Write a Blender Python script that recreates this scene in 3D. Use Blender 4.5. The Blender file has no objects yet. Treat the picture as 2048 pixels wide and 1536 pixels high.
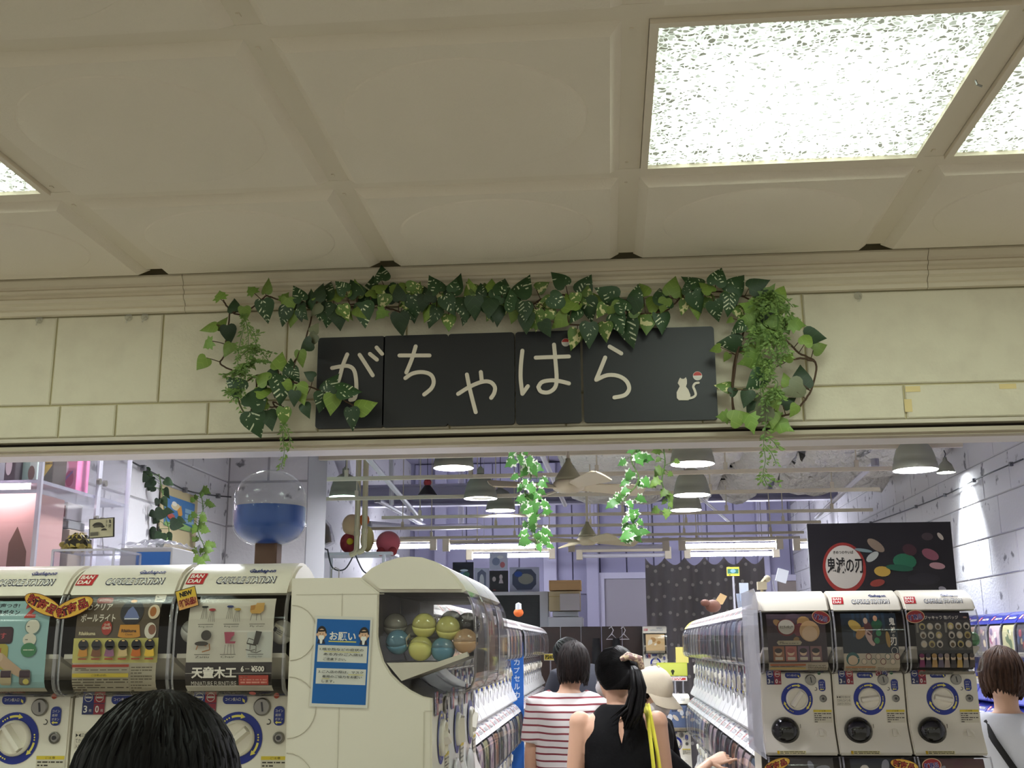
import bpy, bmesh, math, random
from mathutils import Vector, Matrix, noise

# ------------------------------------------------------------------ camera, world, exposure
SC = bpy.context.scene
CO = SC.collection
CZ = 1.60                                    # eye height
F, YAW, PIT, ROL = 2225.0, -.0837, .2305, -.0065
def _basis():
    cy, sy, cp, sp = math.cos(YAW), math.sin(YAW), math.cos(PIT), math.sin(PIT)
    f = Vector((sy*cp, cy*cp, sp)); r = Vector((cy, -sy, 0)); u = r.cross(f)
    cr, sr = math.cos(ROL), math.sin(ROL)
    return cr*r + sr*u, -sr*r + cr*u, f
RV, UV_, FV = _basis()
cam_d = bpy.data.cameras.new('camera'); cam = bpy.data.objects.new('camera', cam_d); CO.objects.link(cam)
m3 = Matrix((RV, UV_, -FV)).transposed()
cam.matrix_world = Matrix.Translation((0, 0, CZ)) @ m3.to_4x4()
cam_d.sensor_width = 36.0; cam_d.lens = F/2048*36.0; cam_d.clip_start = .02; cam_d.clip_end = 200
SC.camera = cam
wd = bpy.data.worlds.new('world'); SC.world = wd; wd.use_nodes = True
wd.node_tree.nodes['Background'].inputs[0].default_value = (1.0, .96, .86, 1)
wd.node_tree.nodes['Background'].inputs[1].default_value = .45
SC.view_settings.view_transform = 'Standard'; SC.view_settings.look = 'None'
SC.view_settings.gamma = 1.0; SC.view_settings.use_curve_mapping = False
SC.view_settings.exposure = 0.25
SC.cycles.max_bounces = 8; SC.cycles.diffuse_bounces = 4; SC.cycles.glossy_bounces = 3
SC.cycles.transmission_bounces = 6; SC.cycles.transparent_max_bounces = 24
SC.cycles.caustics_reflective = False; SC.cycles.caustics_refractive = False
SC.cycles.sample_clamp_indirect = 4.0
PANEL_E, TUBE_E, LAMP_E = 28.0, 60.0, 470.0    # lamp strengths
PANEL_C, TUBE_C, LAMP_C = (.86, 1.0, .86), (.86, .88, 1.0), (.93, .95, 1.0)

def at(px, py, Y):
    d = RV*((px-1024)/F) + UV_*((768-py)/F) + FV
    d = d*(Y/d.y); return Vector((d.x, d.y, d.z+CZ))
def atX(px, py, X):
    d = RV*((px-1024)/F) + UV_*((768-py)/F) + FV
    d = d*(X/d.x); return Vector((d.x, d.y, d.z+CZ))

# ------------------------------------------------------------------ helpers
random.seed(7)
PI = math.pi
def lin(h):
    if isinstance(h, str):
        h = h.lstrip('#'); v = [int(h[i:i+2], 16)/255 for i in (0, 2, 4)]
        return tuple(x/12.92 if x <= .04045 else ((x+.055)/1.055)**2.4 for x in v)
    return tuple(h[:3])
MATS = {}
def mat(name, col=(.8, .8, .8), rough=.5, metal=0., bump=None, var=None, spec=.5, emit=None, es=0., coat=0., sheen=0.):
    if name in MATS: return MATS[name]
    m = bpy.data.materials.new(name); m.use_nodes = True; nt = m.node_tree; N = nt.nodes; L = nt.links
    b = N['Principled BSDF']; c = lin(col)
    b.inputs['Base Color'].default_value = (*c, 1); b.inputs['Roughness'].default_value = rough
    b.inputs['Metallic'].default_value = metal; b.inputs['Specular IOR Level'].default_value = spec
    b.inputs['Coat Weight'].default_value = coat; b.inputs['Sheen Weight'].default_value = sheen
    if emit is not None:
        b.inputs['Emission Color'].default_value = (*lin(emit), 1); b.inputs['Emission Strength'].default_value = es
    tc = None
    if bump or var:
        tc = N.new('ShaderNodeTexCoord')
    if bump:                                   # (scale, strength, distance)
        n = N.new('ShaderNodeTexNoise'); n.inputs['Scale'].default_value = bump[0]; n.inputs['Detail'].default_value = 4
        L.new(tc.outputs['Object'], n.inputs['Vector'])
        k = N.new('ShaderNodeBump'); k.inputs['Strength'].default_value = bump[1]; k.inputs['Distance'].default_value = bump[2]
        L.new(n.outputs['Fac'], k.inputs['Height']); L.new(k.outputs['Normal'], b.inputs['Normal'])
    if var:                                    # (scale, second colour, low, high)
        n = N.new('ShaderNodeTexNoise'); n.inputs['Scale'].default_value = var[0]; n.inputs['Detail'].default_value = 6
        L.new(tc.outputs['Object'], n.inputs['Vector'])
        r = N.new('ShaderNodeValToRGB'); r.color_ramp.elements[0].position = var[2]; r.color_ramp.elements[1].position = var[3]
        r.color_ramp.elements[0].color = (*c, 1); r.color_ramp.elements[1].color = (*lin(var[1]), 1)
        L.new(n.outputs['Fac'], r.inputs['Fac']); L.new(r.outputs['Color'], b.inputs['Base Color'])
    MATS[name] = m; return m
def mat_attr(name, rough=.5, coat=0., spec=.4):
    if name in MATS: return MATS[name]
    m = bpy.data.materials.new(name); m.use_nodes = True; N = m.node_tree.nodes; L = m.node_tree.links
    a = N.new('ShaderNodeAttribute'); a.attribute_name = 'Col'; b = N['Principled BSDF']
    b.inputs['Roughness'].default_value = rough; b.inputs['Coat Weight'].default_value = coat; b.inputs['Specular IOR Level'].default_value = spec
    L.new(a.outputs['Color'], b.inputs['Base Color']); MATS[name] = m; return m
def mat_clear(name, tint=(.9, .9, .92), refl=.06, rough=.05, body=0., body_col=(.8, .8, .85)):
    """thin clear plastic: see-through with a sheen; body = share of milky surface"""
    if name in MATS: return MATS[name]
    m = bpy.data.materials.new(name); m.use_nodes = True; nt = m.node_tree; N = nt.nodes; L = nt.links
    N.remove(N['Principled BSDF']); out = N['Material Output']
    t = N.new('ShaderNodeBsdfTransparent'); t.inputs[0].default_value = (*lin(tint), 1)
    g = N.new('ShaderNodeBsdfGlossy'); g.inputs['Roughness'].default_value = rough; g.inputs[0].default_value = (1, 1, 1, 1)
    fr = N.new('ShaderNodeLayerWeight'); fr.inputs['Blend'].default_value = .5
    pw = N.new('ShaderNodeMath'); pw.operation = 'POWER'; pw.inputs[1].default_value = 4.0; L.new(fr.outputs['Facing'], pw.inputs[0])
    ad = N.new('ShaderNodeMath'); ad.operation = 'ADD'; ad.inputs[1].default_value = refl; ad.use_clamp = True
    mul = N.new('ShaderNodeMath'); mul.operation = 'MULTIPLY'; mul.inputs[1].default_value = .6
    L.new(pw.outputs[0], mul.inputs[0]); L.new(mul.outputs[0], ad.inputs[0])
    mx = N.new('ShaderNodeMixShader'); L.new(ad.outputs[0], mx.inputs[0]); 
    if body > 0:
        d = N.new('ShaderNodeBsdfDiffuse'); d.inputs[0].default_value = (*lin(body_col), 1)
        m0 = N.new('ShaderNodeMixShader'); m0.inputs[0].default_value = body
        L.new(t.outputs[0], m0.inputs[1]); L.new(d.outputs[0], m0.inputs[2]); L.new(m0.outputs[0], mx.inputs[1])
    else:
        L.new(t.outputs[0], mx.inputs[1])
    L.new(g.outputs[0], mx.inputs[2]); L.new(mx.outputs[0], out.inputs[0]); MATS[name] = m; return m
def mat_emit(name, col, s):
    if name in MATS: return MATS[name]
    m = bpy.data.materials.new(name); m.use_nodes = True; N = m.node_tree.nodes
    b = N['Principled BSDF']; b.inputs['Base Color'].default_value = (.8, .8, .8, 1)
    b.inputs['Emission Color'].default_value = (*lin(col), 1); b.inputs['Emission Strength'].default_value = s
    MATS[name] = m; return m

class MB:
    """collects shapes; build() links them as ONE mesh object"""
    def __init__(s): s.v = []; s.f = []; s.m = []; s.c = []; s.uv = None; s.k = 0; s.col = (1, 1, 1)
    def mi(s, k): s.k = k; return s
    def add(s, vs, fs, T=None):
        o = len(s.v)
        for p in vs:
            p = Vector(p)
            if T is not None: p = T @ p
            s.v.append(p[:]); s.c.append(s.col)
        for f in fs: s.f.append(tuple(o+i for i in f)); s.m.append(s.k)
        return s
    def box(s, c, d, T=None):
        x, y, z = c; a, b, e = d[0]/2, d[1]/2, d[2]/2
        vs = [(x+i*a, y+j*b, z+k*e) for k in (-1, 1) for j in (-1, 1) for i in (-1, 1)]
        return s.add(vs, [(0, 2, 3, 1), (4, 5, 7, 6), (0, 1, 5, 4), (2, 6, 7, 3), (0, 4, 6, 2), (1, 3, 7, 5)], T)
    def b2(s, a, b, T=None):
        return s.box([(a[i]+b[i])/2 for i in range(3)], [abs(b[i]-a[i]) for i in range(3)], T)
    def cbox(s, a, b, w, T=None):
        """box with chamfered edges all round (24 verts)"""
        x0, y0, z0 = [min(a[i], b[i]) for i in range(3)]; x1, y1, z1 = [max(a[i], b[i]) for i in range(3)]
        bm = bmesh.new(); bmesh.ops.create_cube(bm, size=1)
        for v in bm.verts: v.co = Vector(((x0+x1)/2+v.co.x*(x1-x0), (y0+y1)/2+v.co.y*(y1-y0), (z0+z1)/2+v.co.z*(z1-z0)))
        bmesh.ops.bevel(bm, geom=bm.edges[:], offset=w, segments=1, affect='EDGES')
        return s.bm(bm, T)
    def bm(s, bm, T=None):
        bm.verts.index_update(); s.add([v.co[:] for v in bm.verts], [[v.index for v in f.verts] for f in bm.faces], T); bm.free(); return s
    def prism(s, poly, x0, x1, T=None, ax='x'):
        """poly (a,b) extruded along x (a=y,b=z), or 'y' (a=x,b=z), 'z' (a=x,b=y)"""
        n = len(poly)
        P = {'x': lambda a, b, h: (h, a, b), 'y': lambda a, b, h: (a, h, b), 'z': lambda a, b, h: (a, b, h)}[ax]
        vs = [P(a, b, x0) for a, b in poly]+[P(a, b, x1) for a, b in poly]
        fs = [(i, (i+1) % n, n+(i+1) % n, n+i) for i in range(n)]+[tuple(range(n-1, -1, -1)), tuple(range(n, 2*n))]
        return s.add(vs, fs, T)
    def strip(s, pl, x0, x1, T=None):
        """open profile (y,z) swept along x: one-sided sheet"""
        n = len(pl); vs = [(x0, a, b) for a, b in pl]+[(x1, a, b) for a, b in pl]
        return s.add(vs, [(i, i+1, n+i+1, n+i) for i in range(n-1)], T)
    def lathe(s, prof, n=16, T=None, cap=True):
        """prof (r,z) about z"""
        vs = []; fs = []; k = len(prof)
        for r, z in prof:
            for i in range(n):
                a = 2*PI*i/n; vs.append((r*math.cos(a), r*math.sin(a), z))
        for j in range(k-1):
            for i in range(n): fs.append((j*n+i, j*n+(i+1) % n, (j+1)*n+(i+1) % n, (j+1)*n+i))
        if cap:
            if prof[0][0] > 1e-6: fs.append(tuple(range(n-1, -1, -1)))
            if prof[-1][0] > 1e-6: fs.append(tuple((k-1)*n+i for i in range(n)))
        return s.add(vs, fs, T)
    def tube(s, pts, r, n=6, T=None, cap=True, flat=1.0, up=None):
        """r: number, list of numbers, or list of (a,b)"""
        pts = [Vector(p) for p in pts]; vs = []; fs = []; k = len(pts); prev = None
        for i, p in enumerate(pts):
            t = (pts[min(i+1, k-1)]-pts[max(i-1, 0)])
            t = t.normalized() if t.length > 1e-9 else Vector((0, 0, 1))
            if prev is None:
                u = Vector(up) if up is not None else (Vector((0, 0, 1)) if abs(t.z) < .9 else Vector((1, 0, 0)))
            else: u = prev
            u = (u-t*u.dot(t)); u = u.normalized() if u.length > 1e-6 else t.orthogonal().normalized()
            prev = u; w = t.cross(u)
            rr = r[i] if isinstance(r, (list, tuple)) else r
            a, b = rr if isinstance(rr, (list, tuple)) else (rr, rr*flat)
            for j in range(n):
                th = 2*PI*j/n; vs.append((p+w*(a*math.cos(th))+u*(b*math.sin(th)))[:])
        for i in range(k-1):
            for j in range(n): fs.append((i*n+j, i*n+(j+1) % n, (i+1)*n+(j+1) % n, (i+1)*n+j))
        if cap: fs += [tuple(range(n-1, -1, -1)), tuple((k-1)*n+j for j in range(n))]
        return s.add(vs, fs, T)
    def ball(s, c, r, n=12, m=8, T=None):
        if not isinstance(r, (list, tuple)): r = (r, r, r)
        vs = [(c[0], c[1], c[2]-r[2])]; fs = []
        for j in range(1, m):
            ph = -PI/2+PI*j/m
            for i in range(n):
                a = 2*PI*i/n; vs.append((c[0]+r[0]*math.cos(ph)*math.cos(a), c[1]+r[1]*math.cos(ph)*math.sin(a), c[2]+r[2]*math.sin(ph)))
        vs.append((c[0], c[1], c[2]+r[2])); top = len(vs)-1
        for i in range(n): fs.append((0, 1+(i+1) % n, 1+i)); fs.append((top, 1+(m-2)*n+i, 1+(m-2)*n+(i+1) % n))
        for j in range(m-2):
            for i in range(n): fs.append((1+j*n+i, 1+j*n+(i+1) % n, 1+(j+1)*n+(i+1) % n, 1+(j+1)*n+i))
        return s.add(vs, fs, T)
    def mesh(s, name, mats, smooth=False, color=False):
        me = bpy.data.meshes.new(name); me.from_pydata(s.v, [], s.f)
        for m in (mats if isinstance(mats, (list, tuple)) else [mats]): me.materials.append(m)
        if len(me.materials) > 1: me.polygons.foreach_set('material_index', s.m)
        if color:
            ca = me.color_attributes.new('Col', 'FLOAT_COLOR', 'POINT'); fl = []
            for c in s.c: fl += [c[0], c[1], c[2], 1.0]
            ca.data.foreach_set('color', fl)
        if s.uv:
            ul = me.uv_layers.new(name='UVMap'); idx = [0]*len(me.loops); me.loops.foreach_get('vertex_index', idx)
            fl = []
            for i in idx: fl += s.uv[i]
            ul.data.foreach_set('uv', fl)
        if smooth:
            me.polygons.foreach_set('use_smooth', [True]*len(me.polygons))
            if smooth != 'all':
                try: me.set_sharp_from_angle(angle=math.radians(smooth if smooth is not True else 40))
                except Exception: pass
        me.update(); return me
    def build(s, name, mats, parent=None, smooth=False, color=False, loc=None, rot=None):
        return link(name, s.mesh(name, mats, smooth, color), parent, loc, rot)
def link(name, me, parent=None, loc=None, rot=None, scale=None):
    o = bpy.data.objects.new(name, me); CO.objects.link(o)
    if parent is not None: o.parent = parent
    if loc is not None: o.location = loc
    if rot is not None: o.rotation_euler = rot
    if scale is not None: o.scale = scale
    return o
def tag(o, label=None, cat=None, group=None, kind=None):
    if label: o['label'] = label
    if cat: o['category'] = cat
    if group: o['group'] = group
    if kind: o['kind'] = kind
    return o
def thing(name, label, cat, loc=(0, 0, 0), rot=(0, 0, 0), group=None):
    o = bpy.data.objects.new(name, None); CO.objects.link(o); o.empty_display_size = .05
    o.location = loc; o.rotation_euler = rot; return tag(o, label, cat, group)
def struct(name, mb, mats, parent=None, smooth=False):
    o = mb.build(name, mats, parent, smooth)
    if parent is None: o['kind'] = 'structure'
    return o
def copy_tree(o, parent=None):
    c = o.copy(); CO.objects.link(c); c.parent = parent
    for ch in list(o.children): copy_tree(ch, c)
    return c

# text outlines, cached as flat triangles at size 1
_TX = {}
def text_geo(body, bold=0.0, shear=0.0, res=2):
    k = (body, bold, shear, res)
    if k in _TX: return _TX[k]
    cu = bpy.data.curves.new('lettering', 'FONT'); cu.body = body; cu.size = 1.0; cu.offset = bold; cu.shear = shear
    cu.resolution_u = res; cu.fill_mode = 'BOTH'
    ob = bpy.data.objects.new('lettering', cu); CO.objects.link(ob)
    dg = bpy.context.evaluated_depsgraph_get(); ev = ob.evaluated_get(dg); me = ev.to_mesh()
    vs = [(v.co.x, v.co.y) for v in me.vertices]; fs = [tuple(p.vertices) for p in me.polygons]
    ev.to_mesh_clear(); bpy.data.objects.remove(ob); bpy.data.curves.remove(cu)
    if not vs: vs = [(0, 0), (1, 0), (0, .01)]; fs = [(0, 1, 2)]
    x0 = min(v[0] for v in vs); x1 = max(v[0] for v in vs); y0 = min(v[1] for v in vs); y1 = max(v[1] for v in vs)
    _TX[k] = (vs, fs, x0, x1, y0, y1); return _TX[k]
class Print:
    """flat printed artwork in its own x,y plane; build maps it onto a surface with fn(x,y,lift)"""
    def __init__(s): s.mb = MB(); s.z = 0; s.xy = []
    def _a(s, vs, fs, col, up=1):
        s.mb.col = lin(col); s.z += up
        s.mb.add([(x, y, s.z) for x, y in vs], fs); return s
    def rect(s, x0, y0, x1, y1, col, nx=1, ny=1):
        vs = [(x0+(x1-x0)*i/nx, y0+(y1-y0)*j/ny) for j in range(ny+1) for i in range(nx+1)]
        return s._a(vs, [(j*(nx+1)+i, j*(nx+1)+i+1, (j+1)*(nx+1)+i+1, (j+1)*(nx+1)+i) for j in range(ny) for i in range(nx)], col)
    def poly(s, pts, col): return s._a(pts, [tuple(range(len(pts)))], col)
    def disc(s, x, y, r, col, n=20, ry=None, a0=0, a1=2*PI, rot=0):
        ry = ry or r; full = abs(a1-a0-2*PI) < 1e-6; P = []
        for i in range(n if full else n+1):
            a = a0+(a1-a0)*i/n; u, v = r*math.cos(a), ry*math.sin(a)
            P.append((x+u*math.cos(rot)-v*math.sin(rot), y+u*math.sin(rot)+v*math.cos(rot)))
        return s.poly(P, col)
    def ring(s, x, y, r0, r1, col, n=28, a0=0, a1=2*PI):
        vs = []
        for i in range(n+1):
            a = a0+(a1-a0)*i/n; c, t = math.cos(a), math.sin(a); vs += [(x+r0*c, y+r0*t), (x+r1*c, y+r1*t)]
        return s._a(vs, [(2*i, 2*i+1, 2*i+3, 2*i+2) for i in range(n)], col)
    def pill(s, x0, y0, x1, y1, r, col, n=5):
        P = []
        for cx, cy, a in ((x1-r, y1-r, 0), (x0+r, y1-r, PI/2), (x0+r, y0+r, PI), (x1-r, y0+r, 1.5*PI)):
            for i in range(n+1): P.append((cx+r*math.cos(a+PI/2*i/n), cy+r*math.sin(a+PI/2*i/n)))
        return s.poly(P, col)
    def line(s, pts, w, col):
        for a, b in zip(pts, pts[1:]):
            d = Vector((b[0]-a[0], b[1]-a[1])); 
            if d.length < 1e-9: continue
            d.normalize(); n = Vector((-d.y, d.x))*w/2
            s._a([(a[0]+n.x, a[1]+n.y), (b[0]+n.x, b[1]+n.y), (b[0]-n.x, b[1]-n.y), (a[0]-n.x, a[1]-n.y)], [(0, 1, 2, 3)], col, 0)
        s.z += 1; return s
    def text(s, body, x, y, w, h, col, bold=0., shear=0., rot=0., res=2, keep=False):
        """fit into box with lower-left corner x,y"""
        vs, fs, x0, x1, y0, y1 = text_geo(body, bold, shear, res)
        sx = w/max(x1-x0, 1e-6); sy = h/max(y1-y0, 1e-6)
        if keep: sx = sy = min(sx, sy)
        c, t = math.cos(rot), math.sin(rot); P = []
        for a, b in vs:
            u, v = (a-x0)*sx, (b-y0)*sy; P.append((x+u*c-v*t, y+u*t+v*c))
        return s._a(P, fs, col)
    def small(s, x0, y0, x1, y1, rows, col, seed=1, w=.5):
        """rows of print too fine to read"""
        R = random.Random(seed); hh = (y1-y0)/rows
        for r in range(rows):
            y = y1-(r+.5)*hh; x = x0
            while x < x1:
                l = (x1-x0)*R.uniform(.05, .22); e = min(x+l, x1)
                s._a([(x, y-hh*w/2), (e, y-hh*w/2), (e, y+hh*w/2), (x, y+hh*w/2)], [(0, 1, 2, 3)], col, 0)
                x = e+(x1-x0)*R.uniform(.01, .05)
                if R.random() < .08: break
        s.z += 1; return s
    def cut(s, ys):
        """slice every piece at the heights ys so that it can follow a bend"""
        b = s.mb; bm = bmesh.new(); cl = bm.verts.layers.float_color.new('Col')
        vv = []
        for p, c in zip(b.v, b.c):
            v = bm.verts.new(p); v[cl] = (c[0], c[1], c[2], 1); vv.append(v)
        for f in b.f:
            try: bm.faces.new([vv[i] for i in f])
            except ValueError: pass
        for y in ys: bmesh.ops.bisect_plane(bm, geom=bm.verts[:]+bm.edges[:]+bm.faces[:], plane_co=(0, y, 0), plane_no=(0, 1, 0), dist=1e-7)
        bm.verts.index_update(); b.v = [v.co[:] for v in bm.verts]; b.c = [tuple(v[cl][:3]) for v in bm.verts]
        b.f = [tuple(v.index for v in f.verts) for f in bm.faces]; b.m = [0]*len(b.f); bm.free(); return s
    def mesh(s, name, fn, step=.00018, material=None):
        o = MB(); o.f = s.mb.f; o.m = s.mb.m; o.c = s.mb.c
        o.v = [tuple(fn(x, y, z*step)) for x, y, z in s.mb.v]
        return o.mesh(name, material or mat_attr('printed_paper', .45), False, True)
    def build(s, name, fn, parent=None, step=.00018, material=None):
        return link(name, s.mesh(name, fn, step, material), parent)
# ------------------------------------------------------------------ corridor ceiling
CEIL = CZ + .945; YW = 2.69; YC = 2.65       # ceiling grid level, header wall face, crown edge
TW = .60; X0 = -.535; YR = 2.137
M_tile = mat('ceiling_tile_paint', '#e4dac8', .85, bump=(260, .25, .004))
M_grid = mat('ceiling_grid_paint', '#ded3bf', .6)
def tile_mesh(w, d, name):
    b = MB(); a, e, n = w/2-.018, d/2-.018, 64
    zt, zb = .012, -.020; bev = .022; r = .88*(w/2-.05); ry = r*d/w
    # chamfered rim
    P = lambda i, q: q
    top = [(-a, -e), (a, -e), (a, e), (-a, e)]; bot = [(-a+bev, -e+bev), (a-bev, -e+bev), (a-bev, e-bev), (-a+bev, e-bev)]
    b.add([(x, y, zt) for x, y in top]+[(x, y, .0) for x, y in top]+[(x, y, zb) for x, y in bot],
          [(0, 1, 5, 4), (1, 2, 6, 5), (2, 3, 7, 6), (3, 0, 4, 7), (4, 5, 9, 8), (5, 6, 10, 9), (6, 7, 11, 10), (7, 4, 8, 11)])
    vs = []; A, E_ = a-bev, e-bev
    for i in range(n):
        t = 2*PI*(i+.0)/n+PI/4; c, s_ = math.cos(t), math.sin(t); k = 1/max(abs(c), abs(s_))
        vs.append((c*k*A, s_*k*E_, zb))
    for i in range(n):
        t = 2*PI*i/n+PI/4; vs.append((r*math.cos(t), ry*math.sin(t), zb))
    fs = [(n+i, n+(i+1) % n, (i+1) % n, i) for i in range(n)]
    b.add(vs, fs)
    # shallow bulging disc with a crisp rim
    rings = [(1.0, 0), (.985, .0022), (.93, .0048), (.8, .0085), (.6, .012), (.35, .0145), (.12, .0155)]
    vs = []; fs = []
    for q, h in rings:
        for i in range(n):
            t = 2*PI*i/n+PI/4; vs.append((q*r*math.cos(t), q*ry*math.sin(t), zb-h))
    for j in range(len(rings)-1):
        for i in range(n): fs.append((j*n+i, (j+1)*n+i, (j+1)*n+(i+1) % n, j*n+(i+1) % n))
    fs.append(tuple((len(rings)-1)*n+i for i in range(n)))
    b.add(vs, fs)
    return b.mesh(name, M_tile, 12)
ceiling = struct('ceiling', MB().box((.3, .2, CEIL+.16), (7.2, 5.0, .02)), mat('dark_plenum', '#2a2622', .9))
ME_T = tile_mesh(TW, TW, 'ceiling_tile'); ME_TL = tile_mesh(TW, YC-YR, 'ceiling_tile_cut')
LIGHTS = {(1, 0), (2, 0), (-2, 0), (1, 4), (-2, 4), (4, 4), (-5, 4), (-4, 0), (-4, 2), (-1, 3), (-5, 1)}  # panels without an entry in LL are unseen, added to brighten the corridor
def xg(i): return X0+i*TW
for i in range(-5, 6):
    link('ceiling_tile', ME_TL, ceiling, (xg(i)+TW/2, (YR+YC)/2, CEIL))
    for j in range(7):
        if (i, j) in LIGHTS: continue
        link('ceiling_tile', ME_T, ceiling, (xg(i)+TW/2, YR-TW*(j+.5), CEIL))
for i in range(-5, 7):
    b = MB(); b.b2((xg(i)-.021, YR-7*TW, CEIL-.003), (xg(i)+.021, YC-.035, CEIL+.003)); b.b2((xg(i)-.004, YR-7*TW, CEIL), (xg(i)+.004, YC-.035, CEIL+.035))
    for q in range(9):
        for dy in (-.05, .05): b.box((xg(i)-.006, YR-q*TW+dy, CEIL-.004), (.006, .010, .002))
    b.build('grid_bar', M_grid, ceiling)
for j in range(8):
    b = MB(); b.b2((xg(-5), YR-j*TW-.021, CEIL-.0035), (xg(6), YR-j*TW+.021, CEIL+.003)); b.b2((xg(-5), YR-j*TW-.004, CEIL), (xg(6), YR-j*TW+.004, CEIL+.03))
    b.build('grid_bar', M_grid, ceiling)

def panel_material():
    m = bpy.data.materials.new('cracked_ice_diffuser'); m.use_nodes = True; N = m.node_tree.nodes; L = m.node_tree.links
    b = N['Principled BSDF']; b.inputs['Base Color'].default_value = (.75, .8, .72, 1); b.inputs['Roughness'].default_value = .25
    tc = N.new('ShaderNodeTexCoord')
    nz = N.new('ShaderNodeTexNoise'); nz.inputs['Scale'].default_value = 22; L.new(tc.outputs['Object'], nz.inputs['Vector'])
    mp = N.new('ShaderNodeMixRGB'); mp.inputs[0].default_value = .035; L.new(tc.outputs['Object'], mp.inputs[1]); L.new(nz.outputs['Color'], mp.inputs[2])
    v = N.new('ShaderNodeTexVoronoi'); v.feature = 'DISTANCE_TO_EDGE'; v.inputs['Scale'].default_value = 120; L.new(mp.outputs[0], v.inputs['Vector'])
    v2 = N.new('ShaderNodeTexVoronoi'); v2.inputs['Scale'].default_value = 120; L.new(mp.outputs[0], v2.inputs['Vector'])
    # glow of unbuilt tubes behind the plate, painted into emission, fading to the rim
    sx = N.new('ShaderNodeSeparateXYZ'); L.new(tc.outputs['Object'], sx.inputs[0])
    def mth(op, a, b_=None):
        n = N.new('ShaderNodeMath'); n.operation = op
        for k, q in enumerate((a, b_)):
            if q is None: continue
            if isinstance(q, (int, float)): n.inputs[k].default_value = q
            else: L.new(q, n.inputs[k])
        return n.outputs[0]
    ex = mth('POWER', mth('DIVIDE', mth('ABSOLUTE', sx.outputs[0]), .165), 5.0); ey = mth('POWER', mth('DIVIDE', mth('ABSOLUTE', mth('SUBTRACT', sx.outputs[1], .03)), .155), 5.0)
    fall = mth('DIVIDE', 1.0, mth('ADD', 1.0, mth('ADD', ex, ey)))
    edge = mth('LESS_THAN', v.outputs['Distance'], .09)
    fc = N.new('ShaderNodeSeparateColor'); L.new(v2.outputs['Color'], fc.inputs[0])
    facet = mth('ADD', .012, mth('MULTIPLY', mth('POWER', fc.outputs[0], 2.6), .95))
    s = mth('MULTIPLY', mth('ADD', .012, fall), mth('ADD', facet, mth('MULTIPLY', edge, .35)))
    st = mth('MULTIPLY', s, PANEL_E)
    b.inputs['Emission Color'].default_value = (*PANEL_C, 1); L.new(st, b.inputs['Emission Strength'])
    bp = N.new('ShaderNodeBump'); bp.inputs['Strength'].default_value = .6; bp.inputs['Distance'].default_value = .003
    L.new(v.outputs['Distance'], bp.inputs['Height']); L.new(bp.outputs['Normal'], b.inputs['Normal'])
    return m
M_panel = panel_material()
LL = {(1, 0): 'square ceiling light with cracked-ice plate, whole and nearest the black sign', (2, 0): 'ceiling light cut by the picture edge beside the bright whole one',
      (-2, 0): 'ceiling light of which only a corner shows above the block wall'}
def light_panel(i, j):
    t = thing('ceiling_light', LL.get((i, j), 'unseen square ceiling light added to fill the corridor with light'), 'light', (xg(i)+TW/2, YR-TW*(j+.5), CEIL), group='corridor ceiling lights')
    h = TW/2-.022; g = .264; fr = MB()
    for s_ in (-1, 1):
        fr.b2((-h, s_*h, -.012), (h, s_*g, .012)); fr.b2((s_*h, -g, -.012), (s_*g, g, .012))
    fr.build('frame', M_grid, t)
    MB().b2((-g, -g, -.004), (g, g, .004)).build('diffuser', M_panel, t)
    hs = MB()
    hs.b2((-h, -h, .06), (h, h, .07))
    for s_ in (-1, 1): hs.b2((-h, s_*h, .013), (h, s_*(h-.004), .06)); hs.b2((s_*h, -h, .013), (s_*(h-.004), h, .06))
    hs.build('housing', M_grid, t)
    MB().tube([(.28, -.05, -.014), (.282, -.05, -.022), (.29, -.05, -.026)], .002, 5).build('latch', mat('steel', '#9a9a98', .35, .9), t)
for i, j in LIGHTS: light_panel(i, j)

# ------------------------------------------------------------------ header wall of blocks, crown, soffit
M_block = mat('painted_block', '#d6cfb8', .8, bump=(120, .35, .004), var=(14, '#cec6b0', .45, .75))
M_mortar = mat('mortar_line', '#b8ae88', .9)
M_crown = mat('crown_paint', '#d6ccb4', .55, bump=(60, .12, .004))
ZT, ZM, ZB = CZ+.846, CZ+.608, CZ+.522       # top course, joint, bottom of blocks
wall_front = struct('wall_front', MB().b2((-3.4, YW+.006, ZB), (3.8, YW+.13, CEIL+.2)), M_mortar)
JT = [-760, -500, -300, -107+0, 107, 321, 572, 812, 1050, 1330, 1612, 2100, 2420, 2700]
JB = [-640, -420, -140, 128, 240, 422, 640, 900, 1130, 1400, 1600, 1803, 2090, 2380, 2640]
def block(x0, x1, z0, z1):
    g = .0022
    b = MB(); x0 += g; x1 -= g; z0 += g; z1 -= g; c = .003
    b.add([(x0, YW+.02, z0), (x1, YW+.02, z0), (x1, YW+.02, z1), (x0, YW+.02, z1), (x0, YW+.003, z0), (x1, YW+.003, z0), (x1, YW+.003, z1), (x0, YW+.003, z1),
           (x0+c, YW, z0+c), (x1-c, YW, z0+c), (x1-c, YW, z1-c), (x0+c, YW, z1-c)],
          [(0, 1, 5, 4), (1, 2, 6, 5), (2, 3, 7, 6), (3, 0, 4, 7), (4, 5, 9, 8), (5, 6, 10, 9), (6, 7, 11, 10), (7, 4, 8, 11), (8, 9, 10, 11)])
    b.build('block', M_block, wall_front)
for J, za, zb in ((JT, ZM, ZT), (JB, ZB, ZM)):
    xs = [at(p, 720, YW).x for p in J]
    for a, b_ in zip(xs, xs[1:]): block(a, b_, za, zb)
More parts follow.
